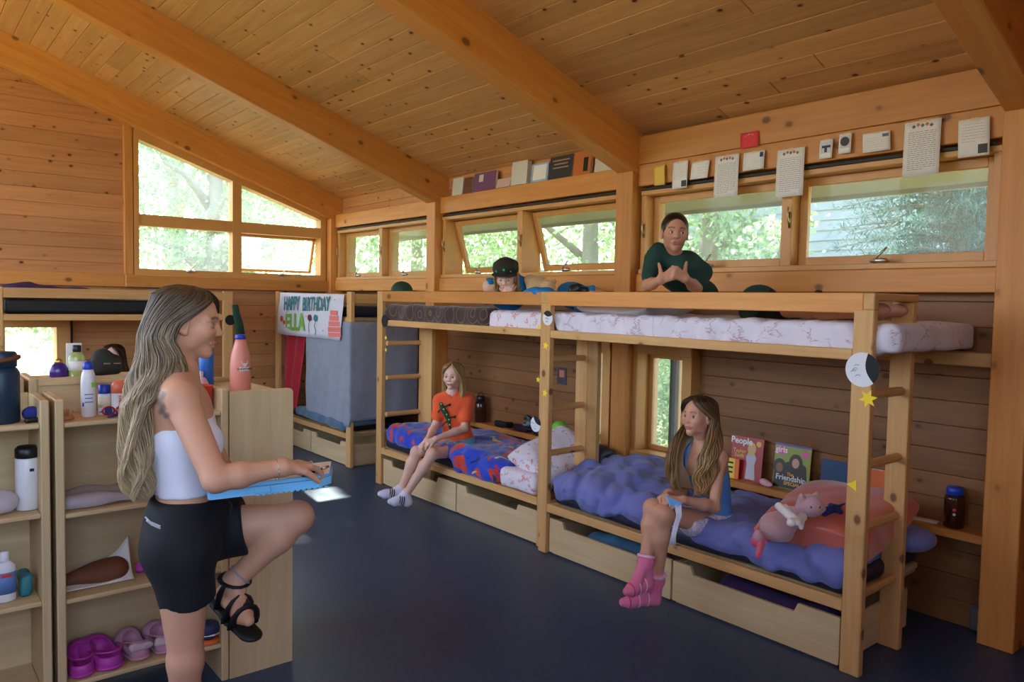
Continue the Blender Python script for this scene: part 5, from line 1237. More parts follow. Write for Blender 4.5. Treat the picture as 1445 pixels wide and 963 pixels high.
for x in (.643, .734): MB().tube([(x, 3.29, S1+.026), (x+.004, 3.34, S1+.012), (x+.008, 3.40, S1+.003)], .0025, 5).build('temple', 'lens_red', t)
t = thing('hair_clip', 'dark blue hair clip in front of the red sunglasses', 'hair clip', (.68, 3.265, S1-.003)); MB().tube([(.655, 3.26, S1+.002), (.68, 3.262, S1+.008), (.715, 3.27, S1+.004)], [.004, .007, .003], 6).build('clip', 'ink_navy', t, True)
t = thing('hair_brush', 'round wooden hair brush with pegs on the crocs cubby', 'brush', (.522, 3.30, S1-.003)); lathe_part(t, 'base', [(.018, 0), (.026, .004), (.026, .014), (.018, .018)], (.522, 3.30, S1-.003), 'brush_wood', 16)
for k in range(9): a = k*.7; r_ = .006+.0015*k; MB().tube([(.522+r_*math.cos(a), 3.30+r_*math.sin(a), S1+.012), (.522+1.4*r_*math.cos(a), 3.30+1.4*r_*math.sin(a), S1+.036)], [.003, .0022], 5).build('peg', 'brush_wood', t)
s = SDF(); s.ell((.415, 3.32, S1+.028), (.034, .03, .028)); s.warp(wob(.006, 70, 4)); tag(sdf_obj('hair_scrunchie', s, .004, 'blue_cloth'), 'blue cloth scrunchie next to the navy bottle', 'scrunchie')
s = SDF(); s.cap((.395, 3.27, S1+.009), (.445, 3.28, S1+.009), .010); s.warp(wob(.003, 90, 4)); tag(sdf_obj('hair_tie', s, .003, 'cap_black'), 'small black hair tie in front of the blue scrunchie', 'hair tie')
c = (.395, 3.32, .8385); t = bottle('travel_mug', 'white insulated mug with a black lid and carry loop', 'mug', c, [(.036, 0), (.039, .004), (.039, .19), (.036, .195)], [(.038, .195), (.040, .198), (.040, .228), (.030, .238)], 'white_gloss', 'cap_black', 'lid'); MB().tube([(.425, 3.32, 1.06), (.448, 3.32, 1.05), (.446, 3.32, .92), (.438, 3.32, .86)], .006, 6).build('carry_loop', 'cap_black', t, True)
MB().lohi((.398, 3.2795, .985), (.412, 3.2815, .996), bev=.0004).build('label_mark', 'cap_black', t)
s = SDF(); s.ell((.29, 3.33, .878), (.075, .08, .043)); s.warp(wob(.01, 45, 5)); tag(sdf_obj('plastic_bag', s, .005, 'film'), 'crumpled clear bag beside the white travel mug', 'bag')
s = SDF(); s.ell((.28, 3.30, .862), (.05, .05, .025)); 
c = (.318, 3.31, .5065); t = bottle('lotion_bottle', 'white flat lotion bottle with a blue picture label at the picture edge', 'bottle', c, [(.034, 0), (.036, .004), (.036, .13), (.026, .145), (.014, .15)], [(.014, .15), (.015, .152), (.015, .185), (.010, .187)], 'white_gloss', 'white_gloss', sy=.6)
MB().lathe([(.0365, .03), (.0365, .11)], c, 20, sy=.6).build('label', 'label_blue', t, True); MB().lohi((.305, 3.286, .60), (.340, 3.288, .612), bev=.0004).build('label_stripe', 'label_red', t)
s = SDF(); s.box((.385, 3.36, .545), (.02, .05, .04), .012); s.warp(wob(.006, 60, 2)); tag(sdf_obj('pouch', s, .004, 'teal_toy'), 'teal patterned pouch behind the lotion bottle', 'pouch')
s = SDF(); s.box((.65, 3.345, .848), (.15, .09, .022), .02); s.warp(wob(.007, 34, 5)); tag(sdf_obj('plastic_bag', s, .005, 'film'), 'flat clear plastic bag of pinkish things on the second shelf of the crocs cubby', 'bag')
t = thing('paper_bag', 'open picture printed paper bag on the third shelf of the crocs cubby', 'bag', (.63, 3.35, .492)); s = SDF(); s.cap((.53, 3.36, .525), (.70, 3.36, .535), .030, .045, k=.03); s.warp(wob(.008, 30, 6)); sdf_obj('contents', s, .005, 'strap_brown', t)
def pb(u, v): return np.stack([.505+.25*u, 3.30+.10*v, .494+.004+.09*v**2*(.25+u)+.010*np.sin(u*9+v*5)*v+.03*np.maximum(0, u-.85)*6*v], -1)
sheet_obj('wrapper', pb, 20, 12, 'white_paper', t, .002)
s = SDF(); s.ell((.80, 3.36, .515), (.03, .03, .022)); s.warp(wob(.004, 70, 6)); tag(sdf_obj('hair_tie', s, .004, 'croc_purple'), 'purple scrunchie on the third shelf beside the paper bag', 'scrunchie')
# clogs
def clog(name, label, group, c, ang, mat, L=.21, w=.046, lining=None, tilt=0.0):
    d = A(math.sin(ang), math.cos(ang), 0); sd_ = A(d[1], -d[0], 0); c = A(*c); t = thing(name, label, 'clog', tuple(c), group)
    s = SDF(); h = c+d*.04; e = c+d*(L-.055)
    s.cap(h+A(0, 0, .030), e+A(0, 0, .034), w*.92, w*1.08, k=.02); s.ell(e+d*.005+A(0, 0, .045), (w*1.12, w*1.15, .048), k=.025)
    s.cap(h+A(0, 0, .060), h+d*.085+A(0, 0, .056), w*.74, w*.78, k=.004, op='s'); s.cap(h+A(0, 0, .105), h+d*.035+A(0, 0, .105), w*.95, w*.95, k=.006, op='s')
    s.half(c, A(0, 0, -1)); sdf_obj('shell', s, .0035, mat, t)
    s = SDF(); s.cap(h+A(0, 0, .012), e+A(0, 0, .012), w*1.02, w*1.24, k=.02, sq=(0, 0, 1), f=3.8); s.half(c, A(0, 0, -1)); sdf_obj('sole', s, .004, mat, t)
    m = MB(); m.tube([h+d*.05+sd_*w*1.0*math.cos(a)-d*(w*2.0*math.sin(a))+A(0, 0, .066+.016*math.sin(a)) for a in np.linspace(0, PI, 12)], .007, 6, flat=.5)
    m.build('strap', mat, t, True)
    if lining:
        s = SDF(); s.cap(h+A(0, 0, .058)+d*-.020+sd_*-.03, h+A(0, 0, .058)+d*-.020+sd_*.03, .017, k=.01); s.warp(wob(.004, 120, 2)); sdf_obj('lining', s, .004, lining, t)
    return t
clog('clog', 'magenta clog at the left end of the shoe shelf', 'magenta clogs', (.555, 3.235, .1655), .12, 'croc_purple')
clog('clog', 'magenta clog turned outward with its open back showing', 'magenta clogs', (.668, 3.245, .1655), -.25, 'croc_purple', w=.053)
clog('clog', 'dusty pink fleece lined clog next to the magenta pair', 'dusty pink lined clogs', (.775, 3.25, .1655), -.15, 'clog_pink', w=.042, lining='fleece_lining')
clog('clog', 'dusty pink fleece lined clog nearest the standing leg', 'dusty pink lined clogs', (.868, 3.25, .1655), -.05, 'clog_pink', w=.042, lining='fleece_lining')
t = thing('running_shoe', 'navy running shoe with an orange sole at the right end of the shoe shelf', 'shoe', (1.03, 3.26, .165)); s = SDF(); s.cap((1.04, 3.27, .21), (1.02, 3.42, .195), .036, .030, k=.02); s.ell((1.045, 3.265, .235), (.034, .04, .035)); s.ell((1.045, 3.26, .275), (.022, .03, .03), op='s'); s.half((1.03, 3.3, .18), (0, 0, -1)); sdf_obj('upper', s, .004, 'shoe_navy', t)
s = SDF(); s.cap((1.04, 3.265, .176), (1.02, 3.43, .176), .042, .036, sq=(0, 0, 1), f=4); s.half((1.03, 3.3, .1655), (0, 0, -1)); sdf_obj('sole', s, .004, 'shoe_orange', t); MB().tube([(1.01, 3.25, .205), (1.045, 3.225, .21), (1.078, 3.25, .205)], .006, 6, flat=.5).build('heel_stripe', 'white_gloss', t)
# on the rear cubby
Z2 = 1.2905
c = (.557, 3.68, Z2); t = bottle('perfume_bottle', 'round purple bottle with a gold arched cap', 'bottle', c, [(.028, 0), (.036, .008), (.036, .03), (.026, .055), (.016, .062)], [(.016, .062), (.018, .064), (.014, .076), (.006, .082)], 'purple_gloss', 'gold', sy=.6)
c = (.624, 3.68, Z2); t = bottle('soap_bottle', 'clear bottle of pale green soap with a black cap', 'bottle', c, [(.032, 0), (.034, .003), (.034, .085), (.024, .102), (.014, .108)], [(.015, .108), (.017, .11), (.017, .135), (.013, .137)], 'clear_soap', 'cap_black', sy=.7); MB().lathe([(.0345, .03), (.0345, .07)], c, 20, sy=.7).build('label', 'white_paper', t, True)
o = MB().lohi((.60, 3.78, Z2), (.66, 3.785, Z2+.14)).build('note_card', 'white_paper'); tag(o, 'white card standing behind the clear soap bottle', 'card')
t = thing('wash_bag', 'dark olive zip bag with two pale clips on the rear cubby', 'bag', (.742, 3.70, Z2)); s = SDF(); s.box((.742, 3.70, Z2+.045), (.064, .04, .046), .03); s.ell((.725, 3.70, Z2+.095), (.03, .025, .022), k=.03); s.warp(wob(.004, 40, 5)); sdf_obj('body', s, .005, 'olive_bag', t)
for x in (.735, .775): MB().lohi((x-.014, 3.656, Z2+.052), (x+.014, 3.662, Z2+.058)).build('clip', 'chrome', t)
c = (.90, 3.66, Z2); bottle('bottle', 'orange capped bottle half hidden by the long hair', 'bottle', (.855, 3.60, Z2), [(.022, 0), (.024, .003), (.024, .06), (.022, .065)], [(.022, .065), (.024, .067), (.024, .098), (.015, .11)], 'white_gloss', 'coral_plastic')
t = bottle('water_bottle', 'tall blue bottle behind the face of the standing woman', 'bottle', (1.168, 3.70, 1.2225), [(.030, 0), (.033, .004), (.033, .17), (.028, .18)], [(.026, .18), (.028, .182), (.028, .205), (.022, .208)], 'blue_bottle', 'cap_blue')
t = bottle('lotion_bottle', 'pink bottle with a clear tip in front of the blue bottle', 'bottle', (1.065, 3.44, 1.1655), [(.026, 0), (.028, .003), (.028, .10), (.018, .12), (.008, .125)], [(.008, .125), (.008, .128), (.006, .15), (.003, .153)], 'pink_plastic', 'film')
t = thing('bin', 'orange red plastic tub on the top shelf by the turned cubby', 'tub', (1.03, 3.34, 1.1655)); m = MB(); m.lathe([(.040, .002), (.052, .004), (.060, .10), (.056, .10), (.048, .012), (.001, .012)], (1.02, 3.34, 1.1655), 20); m.build('body', 'red_bin', t, True)
c = (1.215, 3.38, 1.2225); t = bottle('water_bottle', 'salmon pink bottle with a bird logo on the end cubby', 'bottle', c, [(.040, 0), (.0445, .006), (.0445, .125), (.040, .165), (.026, .215), (.0215, .235)], [(.0225, .236), (.0235, .238), (.0235, .252), (.020, .256)], 'salmon_paint', 'cap_blue', 'collar')
dv = unit(A(c[0], c[1], 0)-A(0, 0, 0)); nv = -dv; sv = A(-nv[1], nv[0], 0)*1.0; q = A(*c)
lg = MB(); lab = []
for a in np.linspace(-.55, .35, 8): lab.append(a)
m = MB()
for z0_, z1_, a0, a1 in ((.096, .114, -.10, .88),):
    for k in range(8):
        b0, b1 = a0+(a1-a0)*k/8, a0+(a1-a0)*(k+1)/8; P = lambda b_, z: q+.0452*(nv*math.cos(b_)+sv*math.sin(b_))+A(0, 0, z)
        m.quad(P(b0, z0_), P(b1, z0_), P(b1, z1_), P(b0, z1_))
m.build('logo_patch', 'white_paper', t)
bb = nv*math.cos(.39)+sv*math.sin(.39); xd = sv*math.cos(.39)-nv*math.sin(.39)
o = textmesh('CHEWONKI', .0125, q+bb*.0468+A(0, 0, .105), xd, (0, 0, 1), 'ink', t, depth=.0012)
m = MB()
P = lambda a, z: q+bb*.0465+xd*a+A(0, 0, z)
for pts in ([(-.016, .140), (-.006, .128), (.0, .120), (-.004, .118), (-.010, .126)], [(.016, .144), (.008, .130), (.0, .120), (.004, .118), (.012, .127)], [(-.004, .131), (.004, .131), (.007, .120), (.0, .114), (-.006, .120)]): m.prism([P(*v) for v in pts], tuple(bb*.0012))
m.build('bird_logo', 'white_paper', t)
t = thing('hanging_strap', 'dark green strap hanging from the gable bunk post above the salmon bottle', 'strap', (2.70, 7.62, 1.2)); m = MB(); m.tube([(2.69, 7.635, 1.56), (2.70, 7.63, 1.48), (2.725, 7.62, 1.36), (2.74, 7.61, 1.24)], [.03, .035, .045, .045], 8, flat=.3, up=(0, 1, 0)); m.build('strap', 'print_green', t, True)

# ------------------------------------------------------------------ clipboard and pen
pl('clip_blue', 120, 196, 244, .35); pl('pen_black', 18, 18, 26, .3)
a0, a1 = atd(290, 697, 2.30), atd(466, 676, 2.37); ex = unit(a1-a0); ey = unit(lvec(0, 1)-ex*(lvec(0, 1) @ ex)); ez = np.cross(ex, ey); Lb = np.linalg.norm(a1-a0); RB = np.stack([ex, ey, ez], 1)
t = thing('clipboard', 'pale blue storage clipboard resting on the raised thigh', 'clipboard', tuple((a0+a1)/2))
def lb(x, y, z): return a0+ex*x+ey*y+ez*z
m = MB(); Wd = .225
prof = [(0.012, 0), (Lb-.035, 0), (Lb, .035), (Lb, Wd-.035), (Lb-.035, Wd), (.012, Wd), (0, Wd-.02), (0, .02)]
m.prism([lb(x, y, -.022) for x, y in prof], tuple(ez*.024)); m.build('case', 'clip_blue', t)
m = MB(); m.prism([lb(x*.985+.003, y*.97+.003, .0035) for x, y in prof], tuple(ez*.010)); m.build('lid', 'clip_blue', t)
for k in range(13): MB().box(lb(.15+.017*k, .002, -.0235), (.011, .012, .004), RB, .0015).build('grip_rib', 'clip_blue', t)
MB().box(lb(.165, -.002, -.009), (.05, .006, .018), RB, .002).build('latch', 'clip_blue', t); MB().box(lb(.03, .11, .016), (.03, .10, .008), RB, .002).build('clip', 'clip_blue', t)
MB().box(lb(.215, .115, .0146), (.30, .195, .0012), RB, .0002).build('paper', 'white_paper', t)
t = thing('pen', 'black pen in the fingers of the standing woman', 'pen', tuple(atd(440, 666, 2.36))); p0, p1 = atd(425, 673, 2.36), atd(462, 659, 2.42); d = unit(p1-p0)
MB().tube([p0, p0+d*.012, p1], [.001, .004, .004], 8).build('barrel', 'pen_black', t, True); MB().tube([p1-d*.02, p1+d*.004], [.0048, .0048], 8).build('pen_cap', 'chrome', t, True)

# ------------------------------------------------------------------ paper on the walls
pl('paper_yellow', 226, 186, 84, .8); pl('paper_red', 222, 60, 70, .7); pl('stamp_dark', 60, 56, 66, .6); pl('star_yellow', 246, 212, 44, .7); pl('moon_black', 14, 14, 16, .7); pl('moon_white', 222, 224, 230, .7); pl('ink_grey', 128, 128, 138, .8); pl('tape', 214, 190, 140, .4); pl('diamond_red', 206, 110, 84, .7); pl('diamond_grey', 104, 106, 122, .7); pl('photo_pale', 196, 196, 196, .3)
def wallpaper(name, label, cat, yc, w, z0, z1, x=4.188, mat='white_paper', lines=0, diamonds=False, stamp=None, tilt=.0, group='papers taped over the near window', tapes=True, txt=(.12, .88, .12, .8)):
    t = thing(name, label, cat, (x, yc, z0), group); h = z1-z0
    def pp(u, v): return np.stack([x-.004-.006*np.sin(v*PI*.9)*1.0-.010*(1-v)**3, yc+w/2-u*w-(v-.5)*tilt, z0+v*h], -1)
    o = sheet_obj('sheet', pp, 6, 8, mat, t, .0008)
    P = lambda u, v: (lambda q: A(q[0]-.0012, q[1], q[2]))(pp(np.array(u), np.array(v)))
    if tapes: MB().box(A(x-.006, yc, z1-.004), (.002, .03, .014), None, .0005).build('tape', 'tape', t)
    if lines:
        m = MB(); r = np.random.default_rng(int(yc*100)); u0, u1, v0, v1 = txt
        for k in range(lines):
            v = v1-(v1-v0)*k/max(1, lines-1); u = u0; ue = u1 if k < lines-1 else u0+(u1-u0)*.5
            while u < ue:
                L = r.uniform(.05, .13); e = min(u+L, u1); hh = h*.006; dv_ = r.uniform(-.003, .003)
                m.quad(P(u, v+dv_-hh/h*.5), P(e, v+dv_*.3-hh/h*.5), P(e, v+dv_*.3+hh/h), P(u, v+dv_+hh/h*.7)); u = e+r.uniform(.015, .035)
        m.build('handwriting', 'ink_grey', t, kind='stuff')
    if diamonds:
        for k in range(5):
            u, v = .26+.12*k, .905+.018*(k % 2)+.008*math.sin(k); c = P(u, v); s_ = .0105; m = MB(); m.prism([c+A(0, s_, 0), c+A(0, 0, s_), c+A(0, -s_, 0), c+A(0, 0, -s_)], (-.0006, 0, 0)); m.build('diamond', 'diamond_red' if k % 2 else 'diamond_grey', t)
    if stamp:
        u0, u1, v0, v1, mt = stamp; m = MB(); m.prism([P(u0, v0), P(u1, v0), P(u1, v1), P(u0, v1)], (-.0006, 0, 0)); m.build('stamp', mt, t)
    return t
wallpaper('note', 'blank yellow sticky note at the end of the row of letters', 'note', 3.496, .096, 2.474, 2.613, mat='paper_yellow', tapes=False, tilt=-.012)
wallpaper('letter', 'narrow letter with a dark stamp next to the yellow note', 'letter', 3.317, .125, 2.435, 2.619, lines=9, stamp=(.62, .95, .06, .28, 'stamp_dark'), txt=(.1, .8, .35, .85))
wallpaper('postcard', 'small blank white postcard between two letters', 'postcard', 3.156, .140, 2.483, 2.598, lines=5, txt=(.35, .9, .15, .8), tilt=.01)
wallpaper('letter', 'handwritten letter with diamond marks, first of three from the yellow note', 'letter', 2.947, .180, 2.341, 2.610, lines=19, diamonds=True)
wallpaper('postcard', 'postcard with a blue stamp under the red card', 'postcard', 2.750, .148, 2.492, 2.605, lines=5, stamp=(.78, .94, .66, .92, 'ink_navy'), txt=(.5, .92, .15, .5))
wallpaper('letter', 'handwritten letter with diamond marks beside the window mullion', 'letter', 2.500, .180, 2.304, 2.588, lines=17, diamonds=True)
t = wallpaper('card', 'red scribbled card stuck above the row of letters', 'card', 2.792, .128, 2.636, 2.734, x=4.198, mat='paper_red', tapes=False, tilt=-.006)
m = MB()
for r_ in (.020, .034): m.tube([(4.1895, 2.792+r_*math.cos(a)*1.2, 2.685+r_*math.sin(a)) for a in np.linspace(0, 2*PI, 20)], .002, 4, cap=False)
for k in range(9): a = k*.7; m.tube([(4.1895, 2.792+.01*math.cos(a), 2.685+.01*math.sin(a)), (4.1895, 2.792+.052*math.cos(a), 2.685+.042*math.sin(a))], .0017, 4)
m.build('scribble', 'pink_plastic', t, kind='stuff')
for nm, yc, w_, z0_, z1_, lab in (('photo', 2.279, .078, 2.500, 2.608, 'instant photo with a dark bar across, right of the mullion letter'), ('photo', 2.167, .072, 2.514, 2.625, 'instant photo with a dark round shape, nearer the small card')):
    t = wallpaper(nm, lab, 'photo', yc, w_, z0_, z1_); m = MB(); X_ = 4.176
    m.lohi((X_-.001, yc-w_*.38, z0_+.030), (X_+.001, yc+w_*.38, z1_-.012), bev=.0003); m.build('picture', 'photo_pale', t)
    if yc > 2.2: MB().lohi((X_-.002, yc-w_*.36, z0_+.060), (X_, yc+w_*.30, z0_+.074), bev=.0003).build('picture_shape', 'stamp_dark', t); MB().lohi((X_-.002, yc-w_*.1, z0_+.035), (X_, yc+w_*.1, z0_+.06), bev=.0003).build('picture_shape', 'stamp_dark', t)
    else: MB().lathe([(.026, 0), (.026, .002)], (X_-.0005, yc, z0_+.066), 16, (-1, 0, 0)).build('picture_shape', 'stamp_dark', t)
wallpaper('card', 'small written card with a grey stamp beside the two photos', 'card', 1.991, .150, 2.500, 2.605, lines=6, stamp=(.72, .95, .72, .88, 'diamond_grey'), txt=(.08, .92, .12, .7), tilt=-.008)
wallpaper('letter', 'largest handwritten letter with diamond marks over the near window', 'letter', 1.754, .182, 2.342, 2.628, lines=19, diamonds=True)
wallpaper('letter', 'letter with a dark stamp beside the near post', 'letter', 1.508, .142, 2.409, 2.597, lines=7, stamp=(.64, .94, .06, .30, 'stamp_dark'), txt=(.12, .85, .4, .85), tilt=-.008)
# filler board above the near header that the papers hang on
o = MB().lohi((4.20, 1.37, 2.647), (4.31, 3.71, 2.845), bev=.003).build('header_board', 'beam_wood_y'); o['kind'] = 'structure'
t = thing('photo', 'small dark photo stuck to the wall behind the mid ladder', 'photo', (4.298, 4.55, 1.2)); c = onp(793, 531, 0, 4.296); MB().box(c, (.003, .11, .14), None, .0005).build('print_sheet', 'stamp_dark', t); MB().box(c+A(-.002, .0, .02), (.001, .06, .06), None, .0002).build('picture_shape', 'diamond_red', t)

# stars and moons on the posts
def moon(label, c, r, side, x):
    t = thing('paper_moon', label, 'decoration', (x, c[1], c[2]), 'paper moons on the posts'); n = 26; P = lambda a, rr=r, dy=0: A(x, c[1]+dy-rr*math.sin(a), c[2]+rr*math.cos(a))
    m = MB(); m.prism([P(a) for a in np.linspace(0, 2*PI, n, endpoint=False)], (-.0012, 0, 0)); m.build('disc', 'moon_white' if side is not None else 'moon_black', t)
    if side is not None:
        a0 = side; up = np.linspace(a0-1.05, a0+1.05, 12); pts = [P(a) for a in up]; i0, i1 = pts[0], pts[-1]; ctr = P(a0, r*.30)
        inner = [i1*(1-s_)+i0*s_ + (A(x, c[1], c[2])-P(a0))*(-.30)*math.sin(s_*PI)*(-1) for s_ in np.linspace(0, 1, 9)[1:-1]]
        m = MB(); m.prism([v+A(-.0013, 0, 0) for v in pts+inner], (-.0006, 0, 0)); m.build('black_patch', 'moon_black', t)  # black part of the paper moon's face
        r_ = np.random.default_rng(int(c[2]*100))
        for k in range(5):
            a = a0+PI+r_.uniform(-1.0, 1.0); q = P(a, r*r_.uniform(.2, .75)); m = MB(); m.tube([q+A(-.0015, .012*math.cos(b), .008*math.sin(b)) for b in np.linspace(0, 2.5, 6)], .0012, 4); m.build('crater', 'ink_grey', t)
    return t
def star(label, c, r, x, ph=0, n=5):
    m = MB(); m.prism([A(x, c[1]-rr*math.sin(a), c[2]+rr*math.cos(a)) for k in range(2*n) for a, rr in [(ph+k*PI/n, r if k % 2 == 0 else r*.45)]], (-.0012, 0, 0))
    return tag(m.build('paper_star', 'star_yellow'), label, 'decoration', 'yellow paper stars on the posts')
xf = 3.3092
c = onp(1217, 522, 0, xf); moon('white paper moon with a black edge on the near post', c, .0765, 1.35*1.0, xf); c = onp(1225, 563, 0, xf); star('yellow star under the white moon on the near post', c, .043, xf, .3, 6)
c = onp(1204, 685, 0, xf); star('yellow star alone low on the near post', c, .030, xf, .5, 3)
c = onp(773, 449, 0, xf); moon('white paper moon with a black top on the double post', c, .048, 0.1, xf); 
for (px, py, r_, lab, n) in ((770, 488, .030, 'yellow star highest below the moon on the double post', 5), (769, 555, .030, 'yellow star lowest of those on the near half of the double post', 5)): star(lab, onp(px, py, 0, xf), r_, xf, .2, n)
xg = 3.3592
for (px, py, r_, lab) in ((761, 462, .022, 'yellow star at the top of the far half of the double post'), (759.5, 536, .024, 'yellow star lower on the far half of the double post')): star(lab, onp(px, py, 0, xg), r_, xg, .1, 5)
t = moon('white crescent moon on black half way down the double post', onp(756, 599, 0, xg), .052, .6, xg)
t = thing('black_bag', 'small black bag hung beside the crescent moon', 'bag', tuple(onp(748, 598, 0, 3.40))); s = SDF(); c = onp(745, 597, 0, 3.42); s.ell(c, (.03, .05, .05)); s.warp(wob(.006, 60, 3)); sdf_obj('body', s, .005, 'cap_black', t)
moon('black paper disc on the near top of the far bunk post', onp(543, 453, 0, xg), .055, None, xg)
star('yellow star under the black disc on the far post', onp(544.5, 477, 0, xg), .024, xg, .2, 5); star('second yellow star further down the far post', onp(544.5, 494, 0, xg), .022, xg, .5, 5)
t = thing('paper_moon', 'black paper disc on the end post of the gable wall bunk', 'decoration', (2.64, 7.648, 1.40), 'paper moons on the posts'); c = onp(325, 452, 1, 7.648); m = MB(); m.prism([c+A(.052*math.cos(a), 0, .052*math.sin(a)) for a in np.linspace(0, 2*PI, 24, endpoint=False)], (0, -.0012, 0)); m.build('disc', 'moon_black', t)

# the birthday banner
pl('banner_paper', 206, 206, 214, .8); pl('paint_teal', 44, 112, 122, .8); pl('paint_green', 120, 176, 64, .8); pl('paint_red', 204, 62, 50, .8); pl('paint_cake', 222, 120, 110, .8); pl('paint_maroon', 110, 20, 40, .8); pl('paint_pink', 226, 130, 140, .8)
XB = 3.428
t = thing('banner', 'painted happy birthday paper banner on the guard rail of the corner bunk', 'banner', (XB, 7.38, 1.47))
q00, q10, q11, q01 = [onp(x, y, 0, XB) for x, y in ((392, 471), (483, 481), (487.5, 416), (397, 413))]
def bn(u, v):
    u = np.asarray(u, float)[..., None]; v = np.asarray(v, float)[..., None]; p = (q00*(1-u)+q10*u)*(1-v)+(q01*(1-u)+q11*u)*v
    return p+np.concatenate([-.012-.008*np.sin(u*7+v*3)*(1-v)-.010*(1-v), 0*u, 0*u], -1)
sheet_obj('sheet', bn, 24, 10, 'banner_paper', t, .001)
def BP(px, py): p = onp(px, py, 0, XB-.026); return p
def fit_text(body, px0, px1, py0, py1, mat, name='lettering', shear=0, bold=.004):
    a, b, c_ = BP(px0, py1), BP(px1, py1), BP(px0, py0); o = textmesh(body, .2, (0, 0, 0), (0, -1, 0), (0, 0, 1), mat, None, name, .001, 'LEFT', bold, shear)
    v = np.array([q.co for q in o.data.vertices]); lo, hi = v.min(0), v.max(0); w_ = hi[1]-lo[1]; h_ = hi[2]-lo[2]
    sy = (a[1]-b[1])/w_; sz = (c_[2]-a[2])/h_; me = o.data; cx = (lo+hi)/2
    sl = (b[2]-a[2])/(a[1]-b[1])
    for q in me.vertices:
        y = (q.co[1]-cx[1])*sy; q.co = (q.co[0], y, (q.co[2]-cx[2])*sz - sl*y)
    o.parent = t; o.location = Vector((a+b)/2+A(0, 0, (c_[2]-a[2])/2))-t.location
    return o
fit_text('HAPPY', 400.5, 423, 418.5, 438, 'paint_teal', shear=.15); fit_text('BIRTHDAY', 426.5, 466, 419.5, 439, 'paint_teal', shear=.2); fit_text('ELLA', 403, 430, 443, 467, 'paint_green', bold=.007)
def blob(name, pts, mat): m = MB(); m.prism([BP(x, y) for x, y in pts], (-.0015, 0, 0)); return m.build(name, mat, t)
def circ(px, py, rx, ry, n=14): return [(px+rx*math.cos(a), py+ry*math.sin(a)) for a in np.linspace(0, 2*PI, n, endpoint=False)]
blob('painted_balloon', circ(436.5, 448.5, 2.4, 4.6), 'paint_maroon'); blob('painted_balloon', circ(445, 449, 2.7, 5), 'paint_teal'); blob('painted_balloon', circ(397.5, 450, 2, 4), 'paint_red'); blob('painted_balloon', circ(401, 455, 1.5, 3), 'paint_red')
for pts in ([(436.5, 453), (435.5, 460), (436, 470)], [(445, 454), (443.5, 460), (445.5, 468), (444, 473)]): m = MB(); m.tube([BP(*p) for p in pts], .003, 4); m.build('painted_string', 'ink', t)
for k, (y0_, y1_, w_) in enumerate(((438, 445, 5), (445.5, 453, 6.5), (453.5, 461, 8), (461.5, 469, 9), (469.5, 476, 9))): blob('painted_cake_tier', [(471-w_+.3*k, y0_+.4*k*0), (471+w_+.3*k, y0_+.8), (471+w_+.3*k, y1_+.4), (471-w_+.3*k, y1_-.2)], 'paint_cake')
r_ = np.random.default_rng(5)
for k in range(14): x, y = r_.uniform(400, 482), r_.uniform(420, 474); blob('painted_dot', circ(x, y, .8, 1.0, 7), 'paint_pink')

# ------------------------------------------------------------------ books on the header
def book(name, label, cat, y1, y0, h, thick, cover, lean, x=4.235, z=2.6455, group='books on the header beam', inner='white_paper', pagesout=False):
    """a book standing on its lower edge, its cover towards the room, leaning back"""
    t = thing(name, label, cat, (x, (y0+y1)/2, z), group); w = y1-y0
    MB().lohi((x-thick/2, y0, z+.002), (x-thick/2+.003, y1, z+h)).build('cover', cover, t); MB().lohi((x+thick/2-.003, y0, z+.002), (x+thick/2, y1, z+h)).build('cover', cover, t)
    MB().lohi((x-thick/2, y1-.003, z+.002), (x+thick/2, y1, z+h)).build('spine', cover, t); MB().lohi((x-thick/2+.003, y0+.003, z+.005), (x+thick/2-.003, y1-.003, z+h-.004), bev=.001).build('pages', inner, t)
    t.rotation_euler = (0, lean, 0); t.location.x = x; return t
pl('book_tan', 170, 140, 110, .6); pl('book_brown', 110, 66, 48, .6); pl('book_purple', 116, 74, 110, .5); pl('book_white', 206, 200, 186, .6); pl('book_blue', 150, 176, 206, .5); pl('book_dark', 44, 46, 48, .5); pl('book_orange', 190, 104, 36, .5); pl('book_pink', 200, 170, 160, .6)
book('book', 'cream book with its page edges out, nearest the far post', 'book', 6.08, 5.91, .165, .035, 'book_white', .10)
book('book', 'brown paperback leaning between the cream and purple books', 'book', 5.90, 5.77, .155, .03, 'book_brown', .12)
t = book('book', 'wide purple book with a small pale label', 'book', 5.745, 5.42, .175, .03, 'book_purple', .12); MB().lohi((4.2185, 5.60, 2.735), (4.2200, 5.665, 2.80), bev=.0004).build('label', 'book_white', t); bpy.data.objects[t.name]
b_ = book('book', 'low stack-like pink book lying open beside the purple book', 'book', 5.40, 5.20, .085, .035, 'book_pink', .25)
book('book', 'tall white book with fanned pages in the middle of the row', 'book', 5.18, 4.97, .205, .045, 'book_white', .08)
t = book('book', 'white and pale blue book right of the tall white one', 'book', 4.935, 4.72, .160, .02, 'book_blue', .12); MB().lohi((4.2225, 4.74, 2.665), (4.2245, 4.905, 2.79), bev=.0004).build('label', 'white_paper', t)
t = book('book', 'dark paperback with faint print beside the orange book', 'book', 4.70, 4.43, .185, .03, 'book_dark', .12)
for k, w_ in enumerate((.20, .16, .18)): MB().lohi((4.2175, 4.565-w_/2, 2.79-.03*k), (4.2195, 4.565+w_/2, 2.80-.03*k), bev=.0003).build('label_line', 'book_tan', t)
t = book('book', 'orange book with a black panel at the rafter', 'book', 4.415, 4.22, .188, .03, 'book_orange', .10); MB().lohi((4.2175, 4.25, 2.67), (4.2195, 4.30, 2.78), bev=.0004).build('label', 'moon_black', t)
